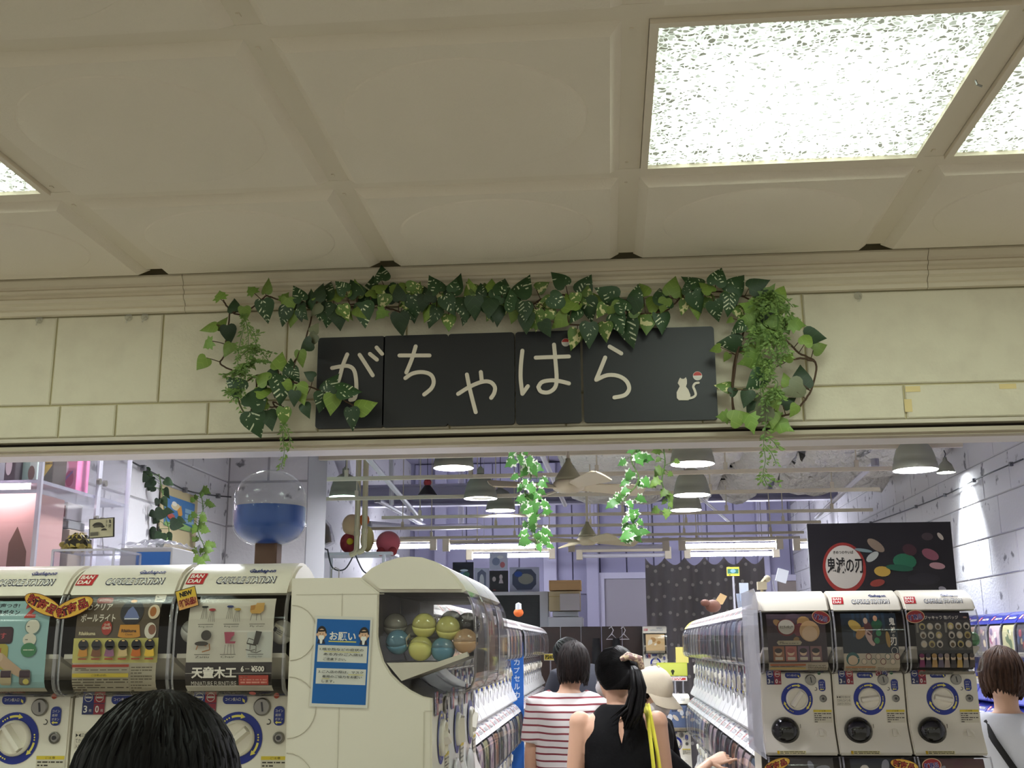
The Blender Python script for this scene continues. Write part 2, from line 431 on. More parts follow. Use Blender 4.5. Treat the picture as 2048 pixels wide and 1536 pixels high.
pr = [(YW, ZT), (YW-.010, ZT+.002), (YW-.012, ZT+.012), (YW-.008, ZT+.018), (YW-.014, ZT+.026), (YW-.024, ZT+.031), (YW-.026, ZT+.040), (YW-.021, ZT+.045),
      (YW-.022, ZT+.052), (YW-.030, ZT+.056), (YW-.033, ZT+.062), (YW-.029, ZT+.066), (YW-.031, ZT+.073), (YW-.040, ZT+.082), (YW-.043, ZT+.086), (YW-.043, CEIL-.008), (YW, CEIL-.008)]
for k, (a, b_) in enumerate([(-3.4, -1.075), (-1.0735, .80), (.8015, 3.8)]):
    struct('trim_%d' % (k+1), MB().prism(pr, a, b_), M_crown)
# slot and frame of the opening under the blocks
M_slot = mat('dark_slot', '#2b2117', .8); M_frame = mat('opening_frame', '#b5aa95', .5); M_soff = mat('white_soffit', '#e6e0e2', .6)
struct('trim_4', MB().b2((-3.4, YW-.002, ZB-.010), (3.8, YW+.13, ZB-.0005)), mat('lintel_edge', '#c8bfae', .6))
struct('trim_5', MB().b2((-3.4, YW+.030, ZB-.020), (3.8, YW+.13, ZB-.0105)), M_slot)
struct('trim_6', MB().prism([(YW, ZB-.021), (YW, ZB-.031), (YW+.010, ZB-.033), (YW+.010, ZB-.038), (YW+.032, ZB-.040), (YW+.032, ZB-.021)], -3.4, 3.8), M_frame)
struct('trim_7', MB().b2((-3.4, YW+.034, ZB-.034), (3.8, YW+.155, ZB-.021)), M_soff)
# hooks and tape on the blocks
M_hook = mat_clear('clear_hook_plastic', (.93, .93, .88), .10, .1, .12)
HL = ['clear plastic hook stuck alone under the crown, furthest from the vines', 'clear plastic hook, first of the close pair under the crown', 'clear plastic hook, second of the close pair under the crown', 'clear plastic hook on the blocks beyond the round wreath']
for k, (px, py) in enumerate([(79, 640), (258, 635), (290, 634), (1716, 592)]):
    p = at(px, py, YW-.001); t = thing('wall_hook', HL[k], 'hook', p, group='clear hooks on the blocks')
    pl = [(.010*math.cos(a), -.0 + .0, .010*math.sin(a)) for a in [2*PI*i/14 for i in range(14)]]
    MB().prism([(x, z) for x, _, z in pl], -.003, 0, ax='y').build('plate', M_hook, t)
    MB().tube([(.004, -.003, .0), (.004, -.012, -.004), (.003, -.016, -.012), (-.001, -.012, -.017), (-.003, -.006, -.015)], .0018, 6).build('hook_arm', M_hook, t)
M_tape = mat('masking_tape', '#d8c48c', .7)
for k, (x0, y0, x1, y1, lb) in enumerate([(1811, 772, 1840, 784, 'short strip of masking tape just below the block joint near the opening'), (1810, 798, 1823, 824, 'upright strip of masking tape by the lower block edge'), (1999, 767, 2032, 778, 'strip of masking tape close to the picture border on the blocks')]):
    a = at(x0, y1, YW-.0005); b_ = at(x1, y0, YW-.0012)
    tag(MB().b2(a, b_).build('tape_strip', M_tape), lb, 'tape', 'tape strips on the blocks')

# ------------------------------------------------------------------ the sign
YS = YW-.018                                   # face of the boards
M_board = mat('black_sign_board', '#1b1d21', .45, bump=(30, .05, .004)); M_letter = mat('cream_lettering', '#dcd3c2', .5)
def rbox(x0, x1, z0, z1, r, y0, y1, b=None):
    P = []
    for cx, cz, a in ((x1-r, z1-r, 0), (x0+r, z1-r, PI/2), (x0+r, z0+r, PI), (x1-r, z0+r, 1.5*PI)):
        for i in range(5): P.append((cx+r*math.cos(a+PI/8*i), cz+r*math.sin(a+PI/8*i)))
    return (b or MB()).prism(P, y0, y1, ax='y')
sign = thing('shop_sign', 'black five-board shop sign with cream kana lettering and a cat, under the vines', 'sign', at(1036, 758, YW-.005))
SO = Vector(sign.location)
bx = [636, 767, 896, 1030, 1164, 1437]
def stroke(pts, w, b=None, y=YS, th=.003):
    """flat ribbon with round ends lying on the sign"""
    b = b or MB(); pts = [Vector(p)-SO for p in pts]
    # resample smooth (Catmull-Rom)
    Q = []
    n = len(pts)
    for i in range(n-1):
        p0, p1, p2, p3 = pts[max(i-1, 0)], pts[i], pts[i+1], pts[min(i+2, n-1)]
        for k in range(5 if n > 2 else 1):
            t = k/(5 if n > 2 else 1)
            Q.append(.5*((2*p1)+(p2-p0)*t+(2*p0-5*p1+4*p2-p3)*t*t+(3*p1-p0-3*p2+p3)*t**3))
    Q.append(pts[-1]); yy = y-SO.y
    L_, R_ = [], []
    for i, q in enumerate(Q):
        t = (Q[min(i+1, len(Q)-1)]-Q[max(i-1, 0)]); t.y = 0; t.normalize(); nn = Vector((-t.z, 0, t.x))*w/2
        L_.append(q+nn); R_.append(q-nn)
    def cap(c, t, sgn):
        t = t.copy(); t.y = 0; t.normalize(); nn = Vector((-t.z, 0, t.x)); out = []
        for k in range(1, 6):
            a = PI*k/6; out.append(c+nn*(w/2*math.cos(a)*sgn)+t*(w/2*math.sin(a)*sgn))
        return out
    e = cap(Q[-1], Q[-1]-Q[-2], 1); s0 = cap(Q[0], Q[1]-Q[0], -1)
    # quads along the ribbon + fans at the ends, front face + skirt
    def loop(P): return [(p.x, yy-th, p.z) for p in P]+[(p.x, yy, p.z) for p in P]
    m = len(Q)
    fr = [(p.x, yy-th, p.z) for p in L_]+[(p.x, yy-th, p.z) for p in R_]
    b.add(fr, [(i, i+1, m+i+1, m+i) for i in range(m-1)])
    b.add([(p.x, yy-th, p.z) for p in [L_[-1]]+e+[R_[-1]]], [tuple(range(len(e)+2))])
    b.add([(p.x, yy-th, p.z) for p in [R_[0]]+s0+[L_[0]]], [tuple(range(len(s0)+2))])
    out = L_+e+R_[::-1]+s0; k = len(out)
    b.add(loop(out), [(i, (i+1) % k, k+(i+1) % k, k+i) for i in range(k)])
    return b
A_ = lambda x, y: at(380+x/3.303, 520+y/3.303, YS); B_ = lambda x, y: at(980+x/2.926, 520+y/2.926, YS)
BOARDS = []
for k in range(5):
    tl = at(bx[k], 675-(bx[k]-637)*.0277, YS)-SO; br = at(bx[k+1], 857-(bx[k+1]-633)*.021, YS)-SO
    z1 = at(1036, 664, YS).z-SO.z; z0 = at(1036, 848, YS).z-SO.z
    rbox(tl.x+.0006, br.x-.0006, z0, z1, .008, YS-SO.y, YS+.012-SO.y).build('sign_board', M_board, sign); BOARDS.append(bpy.context.scene.collection.objects[-1])
W_ = .0098
LET = [
 [(A_, [(940, 715), (1000, 704), (1048, 702), (1082, 725), (1097, 780), (1100, 860), (1088, 915), (1060, 925)]), (A_, [(1040, 625), (1010, 700), (985, 790), (945, 880)]), (A_, [(1122, 628), (1165, 695), (1208, 763)]), (A_, [(1190, 622), (1236, 660)]), (A_, [(1234, 580), (1270, 622)])],
 [(A_, [(1385, 632), (1583, 632)]), (A_, [(1492, 572), (1465, 660), (1430, 745)]), (A_, [(1424, 782), (1470, 752), (1535, 742), (1592, 760), (1611, 805), (1595, 850), (1548, 890)])],
 [(A_, [(1772, 886), (1850, 838), (1930, 806), (1985, 808), (2014, 840), (2010, 880), (1990, 912)]), (A_, [(1830, 758), (1846, 840), (1868, 930), (1888, 1006)]), (A_, [(1922, 742), (1928, 800)])],
 [(B_, [(190, 532), (181, 620), (180, 700), (190, 784)]), (B_, [(190, 784), (222, 740)]), (B_, [(268, 573), (462, 566)]), (B_, [(375, 497), (384, 600), (390, 690), (382, 745), (345, 775), (300, 772), (283, 745)]), (B_, [(283, 745), (305, 716), (360, 706), (415, 712), (462, 724)])],
 [(B_, [(700, 508), (768, 548)]), (B_, [(674, 572), (645, 645), (622, 700)]), (B_, [(622, 703), (685, 676), (750, 680), (798, 710), (814, 755), (788, 792), (728, 806)])]]
for n_, L_ in enumerate(LET):
    b = MB()
    for q, (fn, pts) in enumerate(L_): stroke([fn(*p) for p in pts], W_, b, th=.003+.0002*q)
    b.build('letter', M_letter, BOARDS[n_])
def capsule_emblem(px, py, r, n_):
    c = at(px, py, YS)-SO; P = Print()
    P.disc(0, 0, r, '#e6e0d8', 28); P.disc(0, 0, r*.93, '#b83a36', 24, a0=.08, a1=PI-.08); P.disc(0, 0, r*.90, '#d8d4cc', 24, a0=PI+.1, a1=2*PI-.1)
    P.build('capsule_emblem', lambda x, y, l: (c.x+x, YS-SO.y-.0012-l, c.z+y), BOARDS[n_])
capsule_emblem(1131.5, 685, .0105, 3); capsule_emblem(1395, 752, .0112, 4)
cat = [(1106, 700), (1112, 690), (1122, 697), (1135, 697), (1146, 687), (1152, 702), (1152, 725), (1146, 742), (1160, 760), (1172, 790), (1172, 812), (1160, 822), (1105, 822), (1093, 808), (1092, 775), (1104, 752), (1110, 740), (1098, 722)]
b = MB(); b.prism([((B_(x, y)-SO).x, (B_(x, y)-SO).z) for x, y in cat][::-1], YS-SO.y-.003, YS-SO.y, ax='y')
stroke([B_(1150, 812), B_(1185, 806), B_(1203, 790), B_(1198, 765), B_(1189, 742), B_(1200, 724), B_(1220, 720)], .0055, b, th=.0035)
b.build('cat_emblem', M_letter, BOARDS[4])
# ------------------------------------------------------------------ vines round the sign
def leaf_material(name, base, streak, mode):
    m = bpy.data.materials.new(name); m.use_nodes = True; N = m.node_tree.nodes; L = m.node_tree.links
    b = N['Principled BSDF']; b.inputs['Roughness'].default_value = .5
    uv = N.new('ShaderNodeUVMap'); sp = N.new('ShaderNodeSeparateXYZ'); L.new(uv.outputs[0], sp.inputs[0])
    oi = N.new('ShaderNodeObjectInfo')
    def mth(op, a, b_=None):
        n = N.new('ShaderNodeMath'); n.operation = op; n.use_clamp = False
        for k, q in enumerate((a, b_)):
            if q is None: continue
            if isinstance(q, (int, float)): n.inputs[k].default_value = q
            else: L.new(q, n.inputs[k])
        return n.outputs[0]
    av = mth('ABSOLUTE', sp.outputs[1])
    nz = N.new('ShaderNodeTexNoise'); nz.inputs['Scale'].default_value = 4.0
    cb = N.new('ShaderNodeCombineXYZ'); L.new(sp.outputs[0], cb.inputs[0]); L.new(sp.outputs[1], cb.inputs[1]); L.new(mth('MULTIPLY', oi.outputs['Random'], 40.0), cb.inputs[2])
    L.new(cb.outputs[0], nz.inputs['Vector'])
    if mode == 'streak':                       # pale feathering that runs off the midrib
        w = mth('SINE', mth('MULTIPLY', mth('SUBTRACT', sp.outputs[0], mth('MULTIPLY', av, .9)), 34.0))
        f = mth('MULTIPLY', mth('GREATER_THAN', w, .45), mth('GREATER_THAN', nz.outputs['Fac'], .56)); f = mth('MULTIPLY', f, mth('LESS_THAN', av, .27)); f = mth('MULTIPLY', f, mth('GREATER_THAN', av, .02))
    elif mode == 'blotch':
        f = mth('MULTIPLY', mth('GREATER_THAN', nz.outputs['Fac'], .56), mth('LESS_THAN', mth('ABSOLUTE', mth('SUBTRACT', av, .12)), .16))
    elif mode == 'edge':
        f = mth('GREATER_THAN', mth('ADD', mth('MULTIPLY', av, 1.5), mth('MULTIPLY', nz.outputs['Fac'], .9)), .86)
    else:
        f = mth('MULTIPLY', mth('LESS_THAN', mth('ABSOLUTE', mth('SINE', mth('MULTIPLY', mth('SUBTRACT', sp.outputs[0], av), 9.0))), .10), .5)
    mx = N.new('ShaderNodeMixRGB'); L.new(f, mx.inputs[0]); mx.inputs[1].default_value = (*lin(base), 1); mx.inputs[2].default_value = (*lin(streak), 1)
    hs = N.new('ShaderNodeHueSaturation'); L.new(mx.outputs[0], hs.inputs['Color']); L.new(mth('ADD', .75, mth('MULTIPLY', oi.outputs['Random'], .5)), hs.inputs['Value'])
    L.new(hs.outputs[0], b.inputs['Base Color']); return m
ML = {'d': leaf_material('variegated_leaf', '#2c4a26', '#c9cfae', 'streak'), 'g': leaf_material('light_green_leaf', '#728c3a', '#9aae58', 'vein'),
      'y': leaf_material('cream_blotched_leaf', '#5d7a34', '#d3cf97', 'blotch'), 'x': leaf_material('deep_green_leaf', '#263d22', '#3e5a34', 'vein'),
      'i': leaf_material('ivy_leaf', '#6f8f3e', '#9bb060', 'vein'), 'w': leaf_material('white_edged_ivy_leaf', '#4f8a3c', '#e6efd6', 'edge'), 'q': leaf_material('leaf_underside', '#6f7458', '#7d8266', 'vein')}
def leaf_mesh(kind, m, curl):
    if kind == 'heart': half = [(-.07, .17), (-.03, .30), (.08, .385), (.22, .40), (.40, .345), (.58, .25), (.76, .14), (.9, .055)]
    else: half = [(-.05, .14), (-.10, .34), (.10, .30), (.22, .50), (.36, .30), (.52, .33), (.70, .14), (.88, .05)]
    mid = [(0, 0), (.02, 0), (.1, 0), (.22, 0), (.40, 0), (.58, 0), (.76, 0), (.9, 0), (1.0, 0)]
    V = []; UV = []
    def z(x, y): return -abs(y)*.28*(1 if curl < .5 else .6)+.10*math.sin(x*2.6)*curl-.22*x*x*curl
    for x, y in mid: V.append((x, 0, z(x, 0)+.02)); UV.append((x, 0.))
    n = len(mid)
    for s in (1, -1):
        for x, y in half: V.append((x, s*y, z(x, y)*(1.1 if s > 0 else .8))); UV.append((x, s*y))
    fs = []
    for s, o in ((1, n), (-1, n+len(half))):
        q = [(0, 1, o+1, o)] if 0 else []
        seq = [(0, o, o+1), (0, o+1, 1), (1, o+1, o+2, 2), (2, o+2, o+3, 3), (3, o+3, o+4, 4), (4, o+4, o+5, 5), (5, o+5, o+6, 6), (6, o+6, o+7, 7), (7, o+7, 8)]
        fs += [t if s < 0 else t[::-1] for t in seq]
    b = MB(); b.add(V, fs); b.uv = UV; return b.mesh('leaf', ML[m], 'all')
LM = {}
for kx in 'dgyxqw': LM[kx] = [leaf_mesh('heart' if kx != 'w' else 'ivy', kx, c) for c in (.2, .6, 1.0)]
LM['i'] = [leaf_mesh('ivy', 'i', c) for c in (.2, .6, 1.0)]
M_stem = mat('brown_vine_stem', '#4a3624', .8); M_gstem = mat('green_vine_stem', '#5b7a3c', .7); M_fern = mat('fern_green', '#7d9a4e', .6, var=(25, '#5c7a38', .4, .6))
VR = random.Random(3)
def smooth_path(pts, k=6):
    pts = [Vector(p) for p in pts]; Q = []; n = len(pts)
    for i in range(n-1):
        p0, p1, p2, p3 = pts[max(i-1, 0)], pts[i], pts[i+1], pts[min(i+2, n-1)]
        for j in range(k):
            t = j/k; Q.append(.5*((2*p1)+(p2-p0)*t+(2*p0-5*p1+4*p2-p3)*t*t+(3*p1-p0-3*p2+p3)*t**3))
    return Q+[pts[-1]]
def add_leaf(root, centre, ang, ln, kx, tilt=None, face=(0, -1, 0)):
    d = Vector((math.cos(ang), 0, math.sin(ang))); zz = Vector(face).normalized(); d = (d-zz*d.dot(zz)).normalized(); yy = zz.cross(d)
    M = Matrix((d, yy, zz)).transposed(); t = tilt or (VR.uniform(-.45, .45), VR.uniform(-.15, .55))
    M = M @ Matrix.Rotation(t[0], 3, 'X') @ Matrix.Rotation(t[1], 3, 'Y')
    base = centre-(M @ Vector((.5, 0, 0)))*ln
    o = link('leaf', VR.choice(LM[kx]), root); M4 = M.to_4x4(); M4 = M4 @ Matrix.Diagonal((ln, ln*VR.uniform(.95, 1.15), ln, 1)); M4.translation = base-Vector(root.location)
    o.matrix_local = M4; return base
def garland(name, label, cat, paths, leaves, conv, yoff, stem_r=.0022, mstem=None, group=None):
    P = [smooth_path([conv(c, x, y)+Vector((0, -yoff+VR.uniform(-.008, .008), 0)) for c, x, y in p]) for p in paths]
    t = thing(name, label, cat, P[0][0], group=group); O = Vector(t.location); b = MB()
    for p in P: b.tube([q-O+Vector((0, VR.uniform(-.001, .001), VR.uniform(-.0015, .0015))) for q in p], stem_r, 5)
    allp = [q for p in P for q in p]
    for c, x, y, a, ln, kx in leaves:
        s = 3.303 if c == 'A' else 2.926
        cp = conv(c, x, y)+Vector((0, -yoff-VR.uniform(0, .03), 0)); l = ln/s*.00122*1.22
        bs = add_leaf(t, cp, math.radians(a), l, kx)
        nq = min(allp, key=lambda q: (q-bs).length)
        if (nq-bs).length < .09: b.tube([bs-O, (bs+nq)/2-O+Vector((0, -.004, 0)), nq-O], .0011, 4)
    b.build('vine_stem', mstem or M_stem, t, True); return t
def conv(c, x, y): return at(380+x/3.303, 520+y/3.303, YW-.012) if c == 'A' else at(980+x/2.926, 520+y/2.926, YW-.012)
TA = [(245,270,110,90,'i'),(325,325,100,100,'x'),(430,222,130,80,'i'),(553,215,80,95,'g'),(655,265,60,75,'i'),(540,385,275,140,'d'),(750,260,120,115,'d'),(695,418,240,110,'g'),(240,435,60,100,'g'),(170,490,200,100,'g'),(290,525,280,115,'x'),(160,595,200,85,'i'),(285,625,250,95,'g'),(125,725,230,108,'g'),(930,225,90,160,'d'),(990,255,80,100,'g'),(1060,235,100,95,'y'),(1115,220,95,115,'g'),(1210,215,85,175,'d'),(1290,125,100,120,'d'),(930,415,260,120,'d'),(1010,430,280,120,'x'),(1055,395,270,105,'y'),(1175,405,275,150,'d'),(1300,325,240,110,'y'),(1280,400,230,90,'i'),(1360,255,300,120,'d'),(1415,265,290,130,'g'),(1490,360,265,160,'d'),(1510,215,0,100,'y'),(1415,470,265,140,'x'),(1525,265,270,80,'g'),(1580,385,250,110,'g'),(1635,200,120,120,'d'),(1770,190,75,150,'d'),(1660,330,260,130,'y'),(1740,350,300,130,'d'),(1720,440,270,100,'y'),(1830,370,280,140,'d'),(1865,225,100,130,'g'),(1900,370,280,140,'x'),(1960,220,90,130,'y'),(1975,350,290,130,'d'),(1910,290,0,60,'y'),(860,370,200,110,'q'),(830,280,100,110,'x'),(870,260,100,80,'g'),(405,400,270,90,'g'),(1450,300,60,90,'y'),(1610,270,90,90,'x'),(1680,270,90,80,'g'),(1560,330,260,100,'x')]
TB = [(15,170,90,80,'g'),(90,180,70,125,'d'),(205,180,70,140,'d'),(150,225,100,70,'x'),(315,175,30,75,'y'),(405,150,130,110,'d'),(565,165,60,110,'d'),(70,330,250,100,'y'),(55,360,270,110,'x'),(15,330,270,110,'d'),(150,340,255,110,'g'),(215,345,270,110,'d'),(275,385,260,110,'y'),(320,285,200,90,'y'),(415,290,330,115,'d'),(505,275,270,75,'y'),(375,350,330,90,'y'),(480,360,230,100,'d'),(580,320,270,130,'d'),(650,340,240,80,'y'),(675,235,150,120,'d'),(755,290,120,110,'d'),(855,230,80,110,'d'),(860,305,30,110,'y'),(1005,240,80,130,'d'),(1095,200,90,80,'g'),(1170,145,140,115,'d'),(1325,135,70,110,'d'),(1440,160,50,140,'d'),(1125,310,250,80,'y'),(1205,290,300,120,'d'),(1280,285,300,95,'y'),(1385,300,265,115,'d'),(335,435,290,90,'x'),(495,490,255,110,'y'),(585,480,270,130,'d'),(675,455,265,100,'y'),(750,410,290,115,'d'),(815,455,280,150,'d'),(915,405,265,110,'y'),(1005,390,270,120,'d'),(1560,185,20,110,'x')]
FR = random.Random(17); FILL = []
for k in range(26):
    x = 640+k*54; up = FR.random() < .5; FILL.append(('A', x+FR.uniform(-20, 20), (230 if up else 385)+FR.uniform(-30, 25), (90 if up else 270)+FR.uniform(-50, 50), FR.uniform(85, 130), FR.choice('dxgyd')))
for k in range(24):
    x = 20+k*62; yy = 275+50*math.sin(x/230.); up = FR.random() < .45; FILL.append(('B', x+FR.uniform(-20, 20), yy+(-55 if up else 70)+FR.uniform(-20, 20), (90 if up else 270)+FR.uniform(-50, 50), FR.uniform(75, 115), FR.choice('dxgyy')))
garland('vine_garland', 'long artificial vine with variegated heart leaves draped along the top of the sign', 'vine',
  [[('A',290,375),('A',340,365),('A',440,340),('A',520,265),('A',590,280),('A',700,320),('A',840,335),('A',950,322),('A',1100,318),('A',1240,320),('A',1330,215),('A',1400,195),('A',1480,235),('A',1600,268),('A',1750,280),('A',1900,275),('B',0,270),('B',110,280),('B',230,290),('B',300,250),('B',380,225),('B',500,235),('B',620,270),('B',750,340),('B',860,340),('B',1000,330),('B',1060,290),('B',1130,225),('B',1230,205),('B',1400,212),('B',1540,260)],
   [('A',860,352),('A',1000,332),('A',1150,325),('A',1250,320),('A',1350,345),('A',1450,378)], [('B',400,390),('B',540,407),('B',660,390),('B',760,345)], [('A',420,345),('A',380,380),('A',310,375),('A',270,330),('A',245,290)],
   [('A',290,375),('A',280,450),('A',262,560),('A',250,640),('A',225,700),('A',305,745)], [('A',830,340),('A',800,470),('A',750,620),('A',705,710)]],
  [('A',)+l for l in TA]+[('B',)+l for l in TB]+FILL, conv, .03)
LA = [(350,860,140,130,'d'),(640,700,80,110,'g'),(705,740,90,110,'d'),(735,800,300,100,'d'),(825,795,150,80,'x'),(965,840,60,140,'d'),(1100,905,10,140,'d'),(905,975,260,115,'d'),(985,1000,265,120,'g'),(1205,995,20,120,'g'),(1105,1090,270,130,'d'),(780,930,290,130,'g'),(650,900,270,170,'d'),(600,880,250,110,'x'),(520,820,150,110,'g'),(510,930,60,170,'d'),(550,900,30,110,'g'),(480,1120,290,160,'d'),(570,1090,285,120,'x'),(660,1070,265,110,'y'),(500,990,200,100,'g'),(740,960,260,90,'x'),(840,580,220,100,'q'),(805,610,200,100,'x'),(870,490,60,70,'q'),(780,700,270,100,'g'),(700,880,300,80,'g'),(560,820,200,120,'x'),(620,820,60,110,'d'),(810,1030,290,90,'x')]
garland('hanging_vine', 'bunch of variegated vine reaching over the first letter of the sign', 'vine',
  [[('A',345,900),('A',420,830),('A',480,798),('A',560,790),('A',700,830),('A',850,875),('A',960,910),('A',1080,970),('A',1180,1025)], [('A',345,920),('A',380,1010),('A',420,1030),('A',540,1000),('A',650,990)], [('A',480,800),('A',470,900),('A',440,1040),('A',480,1100)], [('A',640,990),('A',580,960),('A',600,1000),('A',650,1050)]],
  [('A',)+l for l in LA], conv, .045, .0022)
RB = [(1385,515,180,120,'d'),(1300,560,180,60,'g'),(1370,605,250,50,'g'),(1355,760,170,90,'y'),(1390,385,200,40,'g'),(1430,440,200,80,'d'),(1490,560,180,90,'g'),(1780,415,0,100,'i'),(1740,400,20,110,'i'),(1880,490,350,110,'x'),(1830,500,60,90,'g'),(1915,540,20,80,'g'),(1560,230,120,110,'i'),(1620,230,60,100,'i'),(1500,310,150,110,'i'),(1480,390,170,90,'i'),(1690,220,60,90,'g'),(1670,330,0,100,'g'),(1500,620,200,120,'i'),(1530,750,220,120,'d'),(1580,660,270,90,'g'),(1740,790,200,120,'q'),(1805,700,90,120,'x'),(1730,595,60,70,'g'),(1560,880,100,140,'q'),(1650,870,300,90,'g'),(1480,850,250,90,'x'),(1450,945,20,110,'g'),(1350,935,180,70,'i'),(1750,920,240,70,'g'),(1700,990,330,120,'i'),(1510,995,280,100,'i'),(1640,960,260,90,'g'),(1740,850,30,80,'x'),(1520,880,120,100,'x'),(1620,460,300,120,'i'),(1570,520,240,120,'i'),(1690,500,320,100,'g'),(1600,380,250,120,'x'),(1540,430,200,110,'i'),(1650,420,300,110,'i'),(1420,790,20,60,'x'),(1710,730,100,70,'g'),(1590,290,270,120,'x'),(1545,340,230,110,'i'),(1640,300,320,100,'i')]
garland('vine_wreath', 'ring-shaped vine wreath hanging past the cat end of the sign', 'wreath',
  [[('B',1560,250),('B',1490,400),('B',1440,560),('B',1418,700),('B',1408,830),('B',1425,920)], [('B',1640,400),('B',1705,475),('B',1790,570),('B',1885,620),('B',1882,720),('B',1840,820),('B',1770,900),('B',1680,935),('B',1520,960),('B',1430,930)], [('B',1470,480),('B',1425,600),('B',1405,760),('B',1412,900)], [('B',1880,620),('B',1800,600),('B',1720,620)]],
  [('B',)+l for l in RB], conv, .04, .0026)

def spray(root, O, paths, ll, nrow, rnd, b=None, mid=.0009):
    """fine ferny twigs: many leaflets too small to pick apart"""
    s = MB(); b = b or MB()
    for p in paths:
        Q = smooth_path(p, 5); s.tube([q-O for q in Q], mid, 4)
        for i in range(1, len(Q)):
            for _ in range(nrow):
                q = Q[i-1].lerp(Q[i], rnd.random()); t = (Q[i]-Q[i-1]).normalized()
                side = rnd.choice((-1, 1)); d = (t*rnd.uniform(.2, .9)+Vector((side*rnd.uniform(.4, 1), rnd.uniform(-.7, .3), rnd.uniform(-.3, .3)))).normalized()
                w = d.cross(Vector((rnd.uniform(-.3, .3), 1, rnd.uniform(-.3, .3)))).normalized(); l = ll*rnd.uniform(.6, 1.2); q = q-O+d*l*.3
                b.add([q, q+d*l*.45+w*l*.2, q+d*l, q+d*l*.45-w*l*.2], [(0, 1, 2), (0, 2, 3)])
    s.build('twig', M_gstem, root); o = b.build('fine_foliage', M_fern, root); o['kind'] = 'stuff'
SR = random.Random(11)
def tuft(c, x0, y0, n, spread, ln, yo):
    out = []
    for _ in range(n):
        a = SR.uniform(-spread, spread); p0 = conv(c, x0+SR.uniform(-20, 20), y0+SR.uniform(-15, 15))+Vector((0, -yo, 0)); l = ln*SR.uniform(.5, 1.1)
        out.append([p0, p0+Vector((math.sin(a)*l*.5, -SR.uniform(0, .03), -.15*l)), p0+Vector((math.sin(a)*l, -SR.uniform(0, .04), -math.cos(a)*l*.8))])
    return out
t = thing('fern_spray', 'fine ferny spray hanging beside the first board of the sign', 'plant', conv('A', 410, 380)+Vector((0, -.05, 0)))
PT = [[conv('A', x, y)+Vector((0, -.055, 0)) for x, y in p] for p in ([(405, 380), (400, 480), (370, 620), (360, 760)], [(400, 400), (440, 520), (500, 620), (560, 700)], [(410, 420), (430, 560), (410, 760), (345, 900), (420, 1060)], [(430, 470), (480, 560), (450, 700), (400, 800)], [(470, 540), (510, 520)])]
PT += tuft('A', 470, 620, 7, 1.2, .05, .06)+tuft('A', 470, 720, 9, 1.4, .05, .06)+tuft('A', 380, 780, 6, 1.2, .045, .06)+tuft('A', 360, 900, 6, 1.5, .04, .06)
spray(t, Vector(t.location), PT, .011, 3, SR)
t = thing('trailing_spray', 'thin trailing spray dangling below the block wall over the blue ball machine', 'plant', conv('A', 655, 1090)+Vector((0, -.05, 0)))
spray(t, Vector(t.location), [[conv('A', x, y)+Vector((0, -.05, 0)) for x, y in p] for p in ([(655, 1090), (650, 1180), (660, 1290), (640, 1390)], [(655, 1110), (690, 1180), (700, 1260)])], .012, 3, SR)
t = thing('fern_spray', 'thick bright fern spray hanging through the ring-shaped wreath', 'plant', conv('B', 1600, 230)+Vector((0, -.06, 0)))
PT = [[conv('B', x, y)+Vector((0, -.07, 0)) for x, y in p] for p in ([(1600, 230), (1580, 400), (1560, 560), (1590, 690), (1660, 760), (1600, 860)], [(1610, 240), (1660, 380), (1650, 520), (1660, 660)], [(1600, 250), (1540, 330), (1530, 480)], [(1620, 240), (1700, 330), (1690, 460)], [(1570, 560), (1540, 640), (1530, 720)], [(1600, 700), (1560, 800), (1590, 920)])]
PT += tuft('B', 1600, 260, 9, 1.0, .07, .07)+tuft('B', 1640, 300, 8, .9, .07, .07)+tuft('B', 1560, 460, 7, .6, .09, .07)+tuft('B', 1650, 480, 7, .5, .09, .07)+tuft('B', 1600, 640, 6, .6, .08, .07)+tuft('B', 1620, 800, 6, .7, .05, .07)
spray(t, Vector(t.location), PT, .012, 3, SR)
t = thing('trailing_spray', 'dark-leaved trailing sprig dangling from the wreath in front of the ceiling rails', 'plant', conv('B', 1595, 940)+Vector((0, -.07, 0)))
spray(t, Vector(t.location), [[conv('B', x, y)+Vector((0, -.07, 0)) for x, y in p] for p in ([(1595, 940), (1590, 1010), (1578, 1100), (1588, 1200), (1575, 1280), (1600, 1345)], [(1590, 1060), (1630, 1090), (1660, 1130)], [(1582, 1110), (1625, 1160), (1650, 1220)], [(1580, 1270), (1620, 1310), (1660, 1320)], [(1580, 1280), (1560, 1330)])], .013, 2, SR)
# ------------------------------------------------------------------ capsule machines
MW, MH, MD = .265, .60, .417
HX = MW/2-.003
ARCH = [(.26,.5495),(.237,.570),(.210,.583),(.176,.593),(.149,.595),(.1225,.593),(.092,.583),(.065,.569),(.045,.551),(.028,.530),(.0215,.519)]
BACK = [(.217,.516),(.217,.421),(.213,.399),(.203,.367),(.186,.341),(.166,.322),(.143,.306),(.116,.293),(.0956,.289)]
BODY = [(MD,0),(MD,.5495),(.26,.5495)]+BACK+[(.094,.115),(.086,.085),(.058,.03),(.048,.010),(.050,0)]
HOOD = ARCH+[(.030,.5145),(.217,.5165)]
WPRO = [(.0215,.5185),(.014,.506),(.008,.492),(.002,.463),(0,.421),(0,.341),(.003,.322),(.010,.308),(.025,.298),(.0485,.2915),(.0956,.2895)]
M_white = mat('white_machine_plastic', '#e6e0d0', .32, coat=.2); M_cool = mat('bright_machine_plastic', '#eceaea', .32, coat=.2)
M_navy = mat('navy_machine_plastic', '#222c86', .35, coat=.2); M_yel = mat('yellow_machine_plastic', '#e6d25a', .35)
